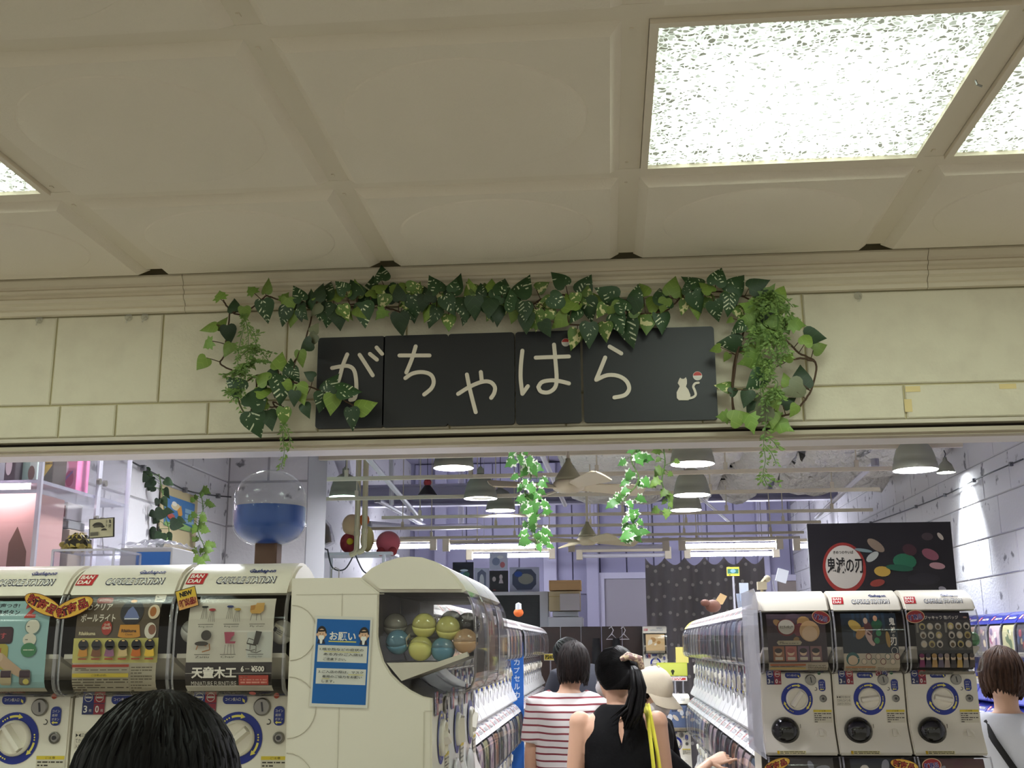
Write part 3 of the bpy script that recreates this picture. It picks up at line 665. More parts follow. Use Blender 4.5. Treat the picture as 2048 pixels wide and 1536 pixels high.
M_dark = mat('dark_machine_lining', '#3a332c', .6); M_ramp = mat('ramp_plastic', '#d9d2c4', .5)
M_win = mat_clear('clear_machine_window', '#f8f8f6', .03, .04); M_rim = mat_clear('window_edge_plastic', '#cfcdd2', .16, .08, .18, (.85, .85, .9))
M_blackg = mat('black_gloss_plastic', '#050505', .12, coat=.5); M_steel = mat('brushed_steel', '#8d8a84', .35, .9)
M_knob = mat('knob_plastic', '#e9e3d4', .35); M_sticker = mat_attr('sticker_print', .35, .1)
def beveled_prism(poly, hx, w, T=None):
    bm = bmesh.new(); n = len(poly)
    a = [bm.verts.new((-hx, p[0], p[1])) for p in poly]; c = [bm.verts.new((hx, p[0], p[1])) for p in poly]
    bm.faces.new(a[::-1]); bm.faces.new(c)
    for i in range(n): bm.faces.new((a[i], a[(i+1) % n], c[(i+1) % n], c[i]))
    bmesh.ops.recalc_face_normals(bm, faces=bm.faces[:])
    if w: bmesh.ops.bevel(bm, geom=[e for e in bm.edges if e.verts[0].co.x == e.verts[1].co.x], offset=w, segments=2, affect='EDGES', clamp_overlap=True)
    return bm
def arc_fn(pro):
    L = [0]
    for a, c in zip(pro, pro[1:]): L.append(L[-1]+math.hypot(c[0]-a[0], c[1]-a[1]))
    def fn(s):
        s = max(0, min(L[-1]-1e-6, s)); i = 0
        while L[i+1] < s: i += 1
        t = (s-L[i])/(L[i+1]-L[i]); a, c = pro[i], pro[i+1]; d = (c[0]-a[0], c[1]-a[1]); k = math.hypot(*d)
        return a[0]+d[0]*t, a[1]+d[1]*t, -d[1]/k*-1, d[0]/k*1
    return fn, L[-1]
WF, WLEN = arc_fn(WPRO)
CARD_T0, CARD_L = .010, .228
def card_fn(width=.205, gap=.007, t0=CARD_T0, ln=CARD_L):
    def fn(x, y, l):                              # x,y 0..100, y up
        u, z, _, _ = WF(t0+(100-y)/100*ln); u2, z2, _, _ = WF(t0+(100-y)/100*ln+.002)
        d = Vector((u2-u, z2-z)); d = d.normalized() if d.length > 0 else Vector((0, -1)); n = Vector((-d.y, d.x))   # inward (+u)
        g = gap-l; return ((x/100-.5)*width, u+n.x*g, z+n.y*g)
    return fn
HF = sorted(ARCH[4:], key=lambda p: p[1])
HCUT = [p[1] for p in HF]
def hood_fn(x, z, l):
    u = HF[-1][0]
    for a, c in zip(HF, HF[1:]):
        if a[1] <= z <= c[1]: t = (z-a[1])/(c[1]-a[1]); u = a[0]+(c[0]-a[0])*t; break
    return (x, u-.0012-l, z+.0006+l*.5)
def front_fn(x, z, l): return (x, .094-.0006-l, z)
def base_print(P, seed=0):
    return P
# shared part meshes -----------------------------------------------------
def window_meshes():
    m = MB(); m.strip(WPRO, -HX, HX); me = m.mesh('window', M_win, 'all')
    e = MB()
    e.strip(WPRO, -HX, HX)
    inn = [(u+.0025, z+.0005) for u, z in WPRO]
    e.mi(1)
    for s in (-1, 1):
        x0, x1 = s*HX, s*(HX-.006); n = len(WPRO)
        vs = [(x0, u, z) for u, z in WPRO]+[(x1, u-.0012, z) for u, z in WPRO]+[(x0, u+.010, z+.002) for u, z in WPRO]
        e.add(vs, [(i, i+1, n+i+1, n+i) for i in range(n-1)]+[(2*n+i, 2*n+i+1, i+1, i) for i in range(n-1)])
    me2 = e.mesh('window', [M_win, M_rim], 'all')
    # with closed side panes
    k = MB(); k.strip(WPRO, -HX, HX); poly = WPRO+BACK[::-1]
    for s in (-1, 1): k.add([(s*HX, u, z) for u, z in poly], [tuple(range(len(poly)))])
    k.mi(1); n = len(WPRO)
    for s in (-1, 1):
        x0, x1 = s*HX, s*(HX-.006)
        vs = [(x0, u, z) for u, z in WPRO]+[(x1, u-.0012, z) for u, z in WPRO]
        k.add(vs, [(i, i+1, n+i+1, n+i) for i in range(n-1)])
    me3 = k.mesh('window', [M_win, M_rim])
    return me, me2, me3
ME_WIN, ME_WINR, ME_WINS = window_meshes()
def body_mesh(m, hood_m=None, lod=False):
    b = MB(); b.bm(beveled_prism(BODY, HX, .004)); 
    if lod:
        b.mi(1 if hood_m else 0); b.bm(beveled_prism(HOOD, HX, .004))
        b.mi(2); pl = [(u-.0015, z+.0008) for u, z in BACK]; b.strip(pl, -HX+.002, HX-.002); b.strip([(.030, .5140), (.216, .5155)], -HX, HX)
        return b.mesh('body', [m, hood_m or m, M_dark], 30)
    return b.mesh('body', m, 30)
ME_BODY = body_mesh(M_white); ME_HOOD = MB().bm(beveled_prism(HOOD, HX, .007)).mesh('hood', M_white, 30)
ME_LIN = MB().strip([(u-.0015, z+.0008) for u, z in BACK], -HX+.002, HX-.002).strip([(.030, .5140), (.216, .5155)], -HX, HX).mesh('lining', M_dark)
ME_RAMP = MB().prism([(.198,.3636),(.085,.365),(.020,.386),(.018,.376),(.164,.325)], -HX+.004, HX-.004).mesh('ramp', M_ramp)
def ring_print():
    P = Print(); P.ring(0, 0, .0405, .058, '#1c2f8c', 40)
    for a0 in (1.9, -.2, -2.3):
        P.ring(0, 0, .0465, .0515, '#e9dd6a', 8, a0, a0-.45)
        a = a0-.45; P.poly([(.043*math.cos(a), .043*math.sin(a)), (.055*math.cos(a), .055*math.sin(a)), (.049*math.cos(a-.22), .049*math.sin(a-.22))], '#e9dd6a')
        for q in (.12, .24, .36): P.disc(.049*math.cos(a0+q), .049*math.sin(a0+q), .002, '#e9dd6a', 8)
    return P
ME_RING = ring_print().mesh('knob_ring', lambda x, y, l: (x, -.0006-l, y), material=M_sticker)
RX90 = Matrix.Rotation(PI/2, 4, 'X')            # lathe z -> -y
def knob_mesh():
    b = MB(); b.lathe([(.0405, 0), (.0405, .006), (.038, .010), (.0345, .012), (.0340, .006), (0, .006)], 32, RX90)
    g = [(-.033, -.011), (.033, -.011), (.033, .011), (-.033, .011)]
    b.add([(x, -.006, z) for x, z in g]+[(x*.95, -.021, z*.45) for x, z in g], [(0, 1, 5, 4), (1, 2, 6, 5), (2, 3, 7, 6), (3, 0, 4, 7), (4, 5, 6, 7)])
    return b.mesh('knob', M_knob, 35)
ME_KNOB = knob_mesh()
def coin_mesh():
    b = MB(); b.lathe([(.020, 0), (.020, .003), (.017, .005), (0, .005)], 24, RX90); b.mi(1); b.box((.001, -.0055, 0), (.0035, .002, .021), Matrix.Rotation(-.15, 4, 'Y'))
    return b.mesh('coin_slot', [M_steel, M_blackg], 30)
ME_COIN = coin_mesh()
def lock_mesh():
    b = MB(); b.lathe([(.0135, 0), (.0135, .003), (.010, .005), (.009, .003), (0, .003)], 20, RX90); b.mi(1); b.lathe([(.0048, .003), (.0048, .0055), (0, .0055)], 12, RX90)
    return b.mesh('lock', [M_steel, M_blackg], 30)
ME_LOCK = lock_mesh()
def door_mesh():
    b = MB(); pr = [(.052*math.cos(a), .040*math.sin(a)) for a in [PI/2*i/8 for i in range(9)]]; b.lathe(pr, 28, RX90)
    return b.mesh('capsule_door', M_blackg, 'all')
ME_DOOR = door_mesh(); ME_DOORW = ME_DOOR.copy(); [setattr(v, 'co', Vector((v.co.x, v.co.y*.35, v.co.z))) for v in ME_DOORW.vertices]; ME_DOORW.materials[0] = mat('pale_door_plastic', '#d2d0d2', .25, coat=.3)
def tray_mesh():
    b = MB(); n = 20; o = []; i_ = []
    for k in range(n):
        a = 2*PI*k/n; o.append((.026*math.cos(a), .034*math.sin(a))); i_.append((.020*math.cos(a), .027*math.sin(a)-.002))
    b.add([(x, -.002, z) for x, z in o]+[(x, -.004, z) for x, z in i_], [(k, (k+1) % n, n+(k+1) % n, n+k) for k in range(n)])
    b.mi(1); b.add([(x, -.0015, z) for x, z in i_], [tuple(range(n))]); b.mi(0)
    b.box((0, -.006, .016), (.014, .006, .024)); return b.mesh('coin_return', [M_white, mat('tray_hollow', '#b9b2a2', .5)], 30)
ME_TRAY = tray_mesh()
def stickers(price, led, label=False, double=False):
    D = {}
    P = D['price_sticker'] = Print(); P.rect(-.1076, .275, -.081, .300, '#1d2c78').rect(-.081, .275, -.054, .300, '#a32630')
    for x in (-.0943, -.0675): P.ring(x, .2875, .0085, .010, '#d8d4cc', 20); P.rect(x-.0075, .2855, x+.0075, .2895, '#d8d4cc')
    P.rect(-.1076, .2495, -.054, .2750, '#252c5c').rect(-.080, .2495, -.054, .2735, '#8c2838')
    P.text(price, -.104, .2535, .009, .016, '#e0dcd4', .02); P.text('0', -.076, .2535, .009, .016, '#e0dcd4', .02); P.text('枚', -.091, .255, .007, .007, '#cfcac4'); P.text('枚', -.063, .255, .007, .007, '#cfcac4')
    P = D['coin_sign'] = Print(); P.pill(-.039, .272, .0187, .2935, .010, '#1f3184'); P.text('コイン投入口', -.033, .279, .036, .0075, '#e9e6dc', .01); P.poly([(.007, .285), (.013, .281), (.014, .274), (.008, .278)], '#e9dd6a')
    D['indicator_light'] = Print().disc(.087, .2905, .0065, led, 14)
    P = D['return_sign'] = Print(); P.pill(.0823, .2245, .1076, .2675, .011, '#1f3184'); P.text('コイン', .086, .254, .018, .006, '#e9e6dc'); P.text('返却', .086, .245, .013, .006, '#e9e6dc'); P.text('ボタン', .086, .236, .018, .006, '#e9e6dc'); P.poly([(.086, .2315), (.091, .2355), (.091, .233), (.101, .233), (.101, .230), (.091, .230), (.091, .2275)], '#e9dd6a')
    D['return_button'] = Print().ring(.070, .233, .0045, .0065, '#2a2622', 14, -2.2, 1.6)
    if double: P = D['coin_sticker'] = Print(); P.pill(.030, .280, .073, .300, .003, '#8c2838'); P.rect(.052, .281, .072, .299, '#1d2c78'); P.ring(.041, .290, .0065, .008, '#d8d4cc', 16); P.ring(.062, .290, .0065, .008, '#d8d4cc', 16)
    P = D['warning_sticker'] = Print(); P.rect(.057, .094, .124, .158, '#cfc8b4'); P.rect(.057, .150, .124, .158, '#d9c23a'); P.text('ご注意', .078, .1515, .024, .005, '#2a2418'); P.small(.060, .097, .121, .148, 7, '#3a342a', 5, .42)
    if label: P = D['instruction_label'] = Print(); P.rect(-.121, .172, -.066, .212, '#d9d2bf'); P.text('▶◀印を合わせ', -.118, .199, .048, .009, '#26221c'); P.text('てからコインを', -.118, .187, .048, .009, '#26221c'); P.text('入れてください', -.118, .175, .048, .009, '#26221c')
    D['hinge_notch'] = Print().line([(-.127, .288), (-.118, .288), (-.118, .303)], .001, '#6a6254')
    return {k: q.mesh(k, front_fn, material=M_sticker) for k, q in D.items()}
def logo(P=None, badge=True, name=True):
    P = P or Print()
    if badge:
        P.poly([(-.122, .541), (-.081, .541), (-.078, .567), (-.118, .567)], '#b8232b')
        P.text('BAN', -.1165, .556, .032, .009, '#f0ece2', .03, .12); P.text('DAI', -.1185, .544, .031, .009, '#f0ece2', .03, .12)
    if name:
        P.text('CAPSULE STATION', -.0505, .5408, .140, .0172, '#232a4a', .05, .15, res=2); P.text('CAPSULE STATION', -.0487, .5430, .1365, .0128, '#f4f2ea', .012, .15, res=2)
        P.text('Gashapon', .018, .5645, .064, .0125, '#27366e', .035, .12, res=1)
    return P
ME_BADGE = logo(None, True, False).cut(HCUT).mesh('brand_badge', hood_fn, material=M_sticker); ME_NAME = logo(None, False, True).cut(HCUT).mesh('hood_lettering', hood_fn, material=M_sticker)
FLARE_S = Print().rect(-.09, .005, .013, .0165, '#d9cf9a').rect(-.09, .005, -.082, .0165, '#c9a41f').small(-.08, .006, .011, .0155, 2, '#3a342a', 9, .5)
def flare_fn(x, z, l): k = (z-.010)/(.03-.010); u = .048+(.058-.048)*k; return (x, u-.0012-l, z)
ME_FL = FLARE_S.mesh('notice_strip', flare_fn, material=M_sticker)
ME_SEAM = MB().box((.006, .090, .062), (.0016, .004, .09)).mesh('seam', mat('seam_shadow_gap', '#6f6858', .8))
_SK = {}
def hi_machine(label, loc, rz=0, price='3', led='#1d5a34', knob=0.0, inst=False, dbl=False, badge=True, name=True, side=False, group=None, door=True):
    t = thing('capsule_machine', label, 'capsule machine', loc, (0, 0, rz), group)
    link('body', ME_BODY, t); hood = link('hood', ME_HOOD, t); link('lining', ME_LIN, t); link('ramp', ME_RAMP, t)
    link('window', ME_WINS if side else ME_WINR, t)
    if badge: link('brand_badge', ME_BADGE, hood)
    if name: link('hood_lettering', ME_NAME, hood)
    k = (price, led, inst, dbl)
    if k not in _SK: _SK[k] = stickers(*k)
    for q, me in _SK[k].items(): link(q, me, t)
    link('knob_ring', ME_RING, t, (0, .094, .197)); link('knob', ME_KNOB, t, (0, .094, .197), (0, knob, 0))
    link('coin_slot', ME_COIN, t, (.0545, .094, .266)); link('lock', ME_LOCK, t, (.096, .094, .198))
    link('capsule_door', ME_DOOR, t, (-.0505, .088, .082)); link('coin_return', ME_TRAY, t, (.078, .078, .060), (-.35, 0, 0))
    link('notice_strip', ME_FL, t); link('seam', ME_SEAM, t)
    return t
def badge_oval(t, x, z, rot, style):
    P = Print(); w, h = (.050, .020) if style != 'nav' else (.034, .0235)
    if style == 'gold':
        P.disc(0, 0, w, '#5a1c14', 28, h).disc(0, 0, w*.97, '#d8a73c', 28, h*.93).disc(w*.3, h*.1, w*.5, '#e2c25a', 20, h*.6); P.text('新商品', -w*.82, -h*.62, w*1.55, h*1.25, '#3a0f0c', .07); P.text('新商品', -w*.80, -h*.55, w*1.5, h*1.1, '#9c2a24', .02)
    elif style == 'new':
        P.rect(-.024, -.023, .024, .023, '#2a1a12').rect(-.0225, -.0215, .0225, .0215, '#d9b63c').rect(-.0225, -.0215, .0225, 0, '#d8a05a'); P.text('NEW', -.015, .006, .030, .011, '#17120c', .06); P.text('新商品!', -.020, -.017, .040, .018, '#7c1f1a', .06)
    else:
        P.disc(0, 0, w, '#d9b48a', 28, h).disc(0, 0, w*.93, '#8e2026', 28, h*.9); P.text('新商品', -w*.78, -h*.55, w*1.5, h*.95, '#c8b8c8', .06); P.text('新商品', -w*.76, -h*.52, w*1.46, h*.9, '#26246a', .02)
    c, s = math.cos(rot), math.sin(rot)
    P.build('new_item_badge', lambda a, b_, l: (x+a*c-b_*s, -.006-l+max(0, z-.45)*.18, z+a*s+b_*c), [q for q in t.children if q.name.startswith('window')][0], material=M_sticker)
# ---- artwork for the cards in the front machines -----------------------------
def base_card(col): return Print().rect(0, 0, 100, 100, col, 1, 24)
def art_lamp():
    P = base_card('#5a4c3c'); P.rect(-1, 36, 101, 60, '#c3b968', 1, 6).rect(0, 0, 100, 36, '#b5aa95', 1, 8)
    P.text('3Dクリア', 8, 88, 33, 8, '#dcd3c4', .02); P.text('ボールライト', 5, 76, 42, 8.5, '#dcd3c4', .02); P.pill(20, 96, 40, 103, 3, '#9c3a30'); P.text('手のひらに', 23, 98, 14, 3, '#d8c4b4')
    P.disc(66, 86, 14, '#2a2830', 26, 14); P.poly([(57, 80), (61, 88), (66, 92), (72, 86), (76, 80)], '#6c78a8'); P.line([(58, 79), (75, 79)], 1.5, '#d8dce8'); P.disc(66, 98, 4, '#e0a050', 10, 2)
    P.poly([(54, 73), (77, 73), (79, 62), (52, 62)], '#c98a2c'); P.disc(65.5, 62, 13.5, '#c98a2c', 20, 2); P.text('Rilakkuma', 56, 65.5, 18, 3.2, '#4a2c12', .04); P.text('Classic', 61, 62.6, 9, 2, '#4a2c12')
    P.text('Rilakkuma', 5, 63, 20, 3.4, '#d8c9a4', .03); P.disc(38, 70, 6.3, '#a8362c', 18, 7); P.text('全6種', 34.5, 72, 7, 2.6, '#e0d4c0'); P.text('1回300円', 33, 68.5, 10, 2.8, '#e0d4c0', .02)
    P.disc(93, 86, 7, '#d6c2a4', 20, 7.5); P.disc(92, 86, 4, '#a8642c', 12, 5); P.disc(91, 67, 7, '#d8d0c2', 20, 8); P.disc(93, 68, 4.5, '#8a5a44', 12, 5); P.pill(91, 96, 104, 106, 2, '#d2c9b8'); P.small(93, 97, 102, 104, 2, '#5c4a3a', 3)
    for k, c in enumerate(('#c98a34', '#7c4e30', '#8c5a78', '#c2a878', '#b8642c', '#d8b040')):
        x = 12+k*16.2; P.poly([(x-4.5, 50), (x+4.5, 50), (x+5.8, 43.5), (x-5.8, 43.5)], c); P.disc(x, 43.5, 6.2, c, 16, 1.6); P.disc(x, 53.5, 6.1, '#26242a', 18, 5.2); P.line([(x-4, 51.5), (x+4, 51.5)], .9, '#b8bcc8'); P.disc(x, 57.5, 2, '#d8b478', 8, .8); P.rect(x-5, 39.2, x+5, 40.6, '#9c4030')
    P.rect(2, 32, 70, 34.5, '#983a2a').small(6, 28.6, 68, 31.4, 2, '#4c4234', 2).rect(3, 22.5, 70, 26, '#b8a23c').text('ご注意(必読)', 26, 23.2, 18, 2.2, '#3a3222'); P.small(3, 2, 70, 21.5, 8, '#4c4234', 4, .45); P.rect(71, 1, 71.5, 34, '#8a8070').small(73, 3, 98, 33, 11, '#5c5242', 6, .4); return P
def chair(P, x, y, k, c):
    w = '#4a4038'
    if k == 0:
        for dx, dy, cc in ((-4, 2, c[0]), (5, -1, c[1])):
            for q in (-3, -1, 1.2, 3): P.line([(x+dx+q*.6, y+dy+6), (x+dx+q*1.2, y+dy-6)], .35, w)
            P.disc(x+dx, y+dy+6.5, 4, cc, 16, 1.3)
    elif k == 1:
        for q in (-7, 0, 6): P.line([(x+q*.7, y), (x+q, y-9)], .5, w)
        P.poly([(x-8, y+6), (x-2, y+7), (x-1, y+9), (x+8, y+9), (x+8, y+1), (x+4, y-2), (x-6, y-2), (x-8, y)], '#c89a50'); P.poly([(x-8, y+6), (x-2, y+6.5), (x-3, y+2), (x-8, y+1)], '#b07a38')
    elif k == 2:
        P.line([(x-8, y-8), (x-6, y-3), (x+4, y-4)], 1.2, '#a8744a'); P.line([(x-1, y-10), (x+8, y-8), (x+7, y-2)], 1.2, '#a8744a'); P.disc(x-2, y-2, 8, '#3c362e', 18, 2.2); P.disc(x+3, y+6, 6, '#3c362e', 18, 5)
    elif k == 3:
        for q in (-5, -1, 3, 7): P.line([(x+q*.8, y-3), (x+q, y-12)], .4, w)
        P.poly([(x-6, y+9), (x+6, y+9), (x+6, y+6), (x+3, y+4), (x+1, y), (x+8, y), (x+7, y-2), (x-4, y-2), (x-5, y+4)], '#a8455c')
    else:
        P.poly([(x+1, y+10), (x+8, y+9), (x+4, y-3), (x-2, y-4)], '#3a342c'); P.line([(x-9, y-2), (x+2, y-4)], 1.2, '#3a342c'); P.line([(x-9, y-2), (x-7, y+3), (x-1, y+1)], .7, w); P.line([(x-5, y-3), (x-5, y-8)], .7, w); P.line([(x+2, y-4), (x+2, y-10)], .7, w); P.line([(x-10, y-8), (x-4, y-9), (x+1, y-8)], .7, w); P.line([(x-4, y-10), (x+3, y-11), (x+8, y-9)], .7, w)
def art_chairs():
    P = base_card('#cfc8bb'); P.rect(0, 12, 100, 36, '#2f2724', 1, 6); P.rect(52, 65, 98, 66.5, '#ded9d0').rect(70, 40, 99, 65, '#c9c9c2')
    for x, y, k, c in ((22, 82, 0, ('#2a2a2a', '#a03038')), (52, 82, 0, ('#2a3470', '#b8983c')), (80, 85, 1, 0), (20, 56, 2, 0), (50, 56, 3, 0), (80, 56, 4, 0)): chair(P, x, y, k, c)
    for x, y, s in ((22, 71, 'Ring stool'), (52, 71, 'Ring stool'), (82, 71, 'Ply chair'), (20, 42, 'Zaisu'), (50, 42, 'Chair'), (82, 42, 'Rocking chair')): P.rect(x-9, y+1.2, x+9, y+1.7, '#3a342c'); P.text(s, x-8, y-1.8, 16, 2.0, '#3a342c')
    P.text('天童木工', 9, 21, 52, 11, '#dcd5c9', .035); P.text('MINIATURE FURNITURE', 9, 14.6, 52, 3.6, '#cfc8bc'); P.text('6', 66, 27, 3.6, 5.4, '#dcd5c9', .03); P.small(71, 29, 76, 30.5, 1, '#b8b0a4', 1); P.text('¥500', 78, 27, 15, 5.4, '#dcd5c9', .03); P.rect(64, 15, 98, 24, '#a8483e'); P.small(66, 16, 96, 23.4, 3, '#c88a7c', 3)
    P.small(4, 4, 40, 9, 4, '#8a8276', 4); P.small(45, 4, 64, 9, 4, '#7a7266', 5); P.rect(65, 6, 71, 9, '#2a2624'); P.disc(78, 6, 4, '#b85a54', 14, 3); P.small(85, 3, 98, 6, 1, '#5a5248', 6); return P
def art_button():
    P = base_card('#8fb4b6'); P.rect(0, 0, 100, 8, '#b9b09c'); P.text('音声つき!', 32, 92, 30, 5, '#2c3a40', .03); P.text('降車ボタン', 30, 84, 34, 5.5, '#2c3a40', .03); P.text('2', 70, 81, 13, 16, '#b83a34', .05)
    P.pill(6, 55, 60, 72, 4, '#2c1620').pill(8, 57, 58, 70, 3, '#3c1e28'); P.text('とまります', 14, 60, 38, 6, '#c04a50'); P.pill(4, 30, 56, 55, 5, '#a89a40').rect(10, 34, 48, 51, '#a8602c'); P.disc(33, 42, 9, '#d8c8b0', 20, 8)
    P.poly([(40, 44), (50, 46), (58, 40), (80, 26), (72, 22), (54, 30), (44, 36)], '#b89a80'); P.disc(45, 42, 6, '#c4a88e', 14, 5)
    P.disc(82, 72, 9, '#6a8480', 22, 8).disc(82, 72, 8, '#d2ccbc', 22, 7); P.disc(80, 59, 8, '#d2ccbc', 11, 6.5); P.disc(80, 49, 9, '#3e7a52', 20, 7); P.small(76, 71, 88, 73, 1, '#6a6a60', 2); P.small(75, 58, 86, 60, 1, '#6a6a60', 3); P.small(74, 48, 86, 50, 1, '#c8d0bc', 4)
    for k, c in enumerate(('#b8a078', '#7c1c20', '#b0a080', '#6a6258')):
        x = 6+k*22; P.pill(x, 14, x+13, 30, 3, c).rect(x+.6, 22, x+12.4, 29, '#3a2430')
    P.disc(80, 18, 3.5, '#c8b860', 14, 3); P.rect(22, 2, 30, 6, '#2a2624'); P.text('TOYS CABIN', 40, 2, 36, 3.6, '#6a2a20', .05); return P
def art_blobs(seed, bg, cols, txt=None, panel='#a89c8a'):
    R = random.Random(seed); P = base_card(bg)
    for _ in range(9): P.disc(R.uniform(12, 88), R.uniform(48, 92), R.uniform(5, 15), R.choice(cols), 12, R.uniform(4, 12), rot=R.uniform(0, 3))
    P.rect(0, 0, 100, 20, panel, 1, 5); P.small(4, 2, 62, 18, 5, '#4c4234', seed, .4); P.small(66, 2, 97, 18, 6, '#5c5242', seed+1, .4)
    return P
def art_chibi():
    P = art_blobs(21, '#3a2c34', ('#5a2c34', '#8a6a40', '#6a3038', '#4a3a44', '#9c7a4a')); P.disc(33, 76, 16, '#6a1e22', 26, 14).disc(33, 77, 14, '#b8b2a4', 26, 12); P.text('ミニフィギュア', 22, 74, 22, 5, '#2a2020', .03); P.poly([(18, 55), (55, 55), (58, 52), (55, 48), (18, 48), (15, 52)], '#a89c80'); P.small(20, 49.5, 52, 53.5, 2, '#3a322a', 2); P.disc(72, 70, 17, '#b8956a', 22, 17); P.disc(72, 66, 13, '#c9ab8a', 20, 12)
    for k, c in enumerate(('#8a5a3c', '#9c5a50', '#6a5060', '#7c5a58')): P.rect(8+k*21, 22, 27+k*21, 46, c); P.disc(17+k*21, 36, 6, '#c8aa8c', 14, 5); P.disc(17+k*21, 39, 6.5, ('#3a2a28', '#8c4a44', '#2c2428', '#2a2624')[k], 14, 4); P.rect(11+k*21, 24, 24+k*21, 29, '#b8ac98')
    P.rect(2, 15, 62, 18, '#a05a34').rect(2, 8, 62, 12, '#b89c5a'); return P
def art_action():
    P = base_card('#182430'); R = random.Random(4)
    for k in range(7): P.rect(20+k*9, 60, 25+k*9, 100, R.choice(('#22384a', '#1c3042', '#2a4458')), 1, 4)
    for x, y, a, b_, c, r in ((24, 78, 13, 8, '#b89a4a', -.6), (34, 66, 12, 7, '#a87c44', .8), (48, 74, 7, 12, '#5a2c34', .3), (50, 58, 6, 14, '#b89a90', .5), (64, 80, 10, 8, '#1e5a3a', .2), (70, 60, 17, 12, '#141c18', .3), (66, 66, 5, 5, '#2c7a4c', .7), (62, 54, 5, 5, '#2c7a4c', .5), (44, 86, 4, 5, '#c8aa90', 0), (62, 90, 4, 5, '#b88a6a', 0), (82, 56, 4, 13, '#9c7c3c', .1)): P.disc(x, y, a, c, 14, b_, rot=r)
    P.text('鬼', 86, 78, 11, 13, '#ddd8cc', .03); P.text('滅', 88, 66, 8, 10, '#ddd8cc', .03); P.text('の', 90, 60, 4, 4, '#ddd8cc', .03); P.text('刃', 86, 46, 11, 13, '#ddd8cc', .03)
    P.ring(92, 38, 5, 5.8, '#c8c4b8', 16); P.rect(0, 0, 100, 34, '#b3a893', 1, 8); P.disc(16, 25, 12, '#2a5a58', 22, 11); P.disc(16, 23, 9, '#c4ad92', 18, 8)
    for k in range(8): P.ring(36+k*8.5, 29 if k % 2 else 21, 4.2, 5.2, ('#8a8274', '#6a2c30', '#5a6a60')[k % 3], 16); P.disc(36+k*8.5, 29 if k % 2 else 21, 3.6, '#c8b8a0', 12)
    P.rect(2, 11.5, 56, 13, '#a8642c'); P.small(3, 3, 55, 11, 4, '#7a6a4c', 5, .4); P.small(60, 2, 98, 12, 5, '#6a6254', 7, .4); return P
def art_badges():
    P = base_card('#3b3833'); P.rect(0, 86, 100, 100, '#26242a'); P.text('パジャキャラ 缶バッジ', 12, 87.5, 68, 7, '#cfc8b8', .015); P.disc(92, 91, 4, '#8a6a5a', 10, 2); P.rect(0, 0, 100, 38, '#1c1a1e', 1, 6)
    for q in (0, 50):
        P.rect(2+q, 66, 6+q, 82, '#7c786e')
        for r in range(3):
            for c in range(3):
                x, y = 13+q+c*14, 76-r*14; k = '#b8b0a0' if (r+c) % 3 else '#a8985c'; P.disc(x, y, 6, '#8c877c', 18).disc(x, y, 5.2, k, 18).disc(x, y-1, 3.4, ('#2c2826', '#c4b49a', '#5a4a34')[(r*2+c+q//50) % 3], 12); P.rect(x-4, y-8, x+4, y-7.3, '#6a665c')
    for k, c in enumerate(('#6a2c4c', '#3a3440', '#9c7c4c', '#5a5260', '#8a7a70', '#3c3838', '#a88a4c', '#7a7672', '#4c4440')): x = 6+k*11; P.disc(x, 27, 4.2, '#b8a48c', 12, 4.5); P.disc(x, 30, 4.6, c, 12, 3.5); P.poly([(x-4, 24), (x+4, 24), (x+5, 13), (x-5, 13)], c)
    P.rect(0, 0, 100, 9, '#6a655a'); P.small(3, 1.5, 60, 8, 3, '#3a3630', 3); P.rect(62, 1, 98, 8, '#8a8476'); return P
CUTS = [2, 4, 6, 8, 10, 12, 14.5, 17, 20, 24, 74, 78, 82, 85, 88, 91, 94, 97]
def put_card(t, P, **k): P.cut(CUTS).build('display_card', card_fn(**k), t)
# ---- plain bank machines -------------------------------------------------------
ME_LB = body_mesh(M_cool, None, True); ME_LBN = body_mesh(M_navy, M_navy, True); ME_LBY = body_mesh(M_cool, M_yel, True)
def far_stick():
    P = Print(); P.rect(-.1076, .2495, -.081, .300, '#2a3470').rect(-.081, .2495, -.054, .300, '#9c3038').pill(-.039, .272, .0187, .2935, .010, '#22357c').pill(.0823, .2245, .1076, .2675, .011, '#22357c').disc(.0545, .266, .020, '#6a6660', 14).rect(.0535, .256, .0565, .276, '#1a1816').disc(.096, .198, .0125, '#7a766e', 12)
    P.ring(0, .197, .0405, .058, '#1c2f8c', 28); P.rect(.057, .094, .124, .158, '#d6d2c8').rect(.057, .150, .124, .158, '#d9c23a').small(.060, .097, .121, .148, 5, '#6a655c', 5, .42); return P
ME_FST = far_stick().mesh('panel_stickers', front_fn, material=M_sticker)
ME_LET = logo().cut(HCUT).mesh('hood_lettering', hood_fn, material=M_sticker)
FCARDS = []
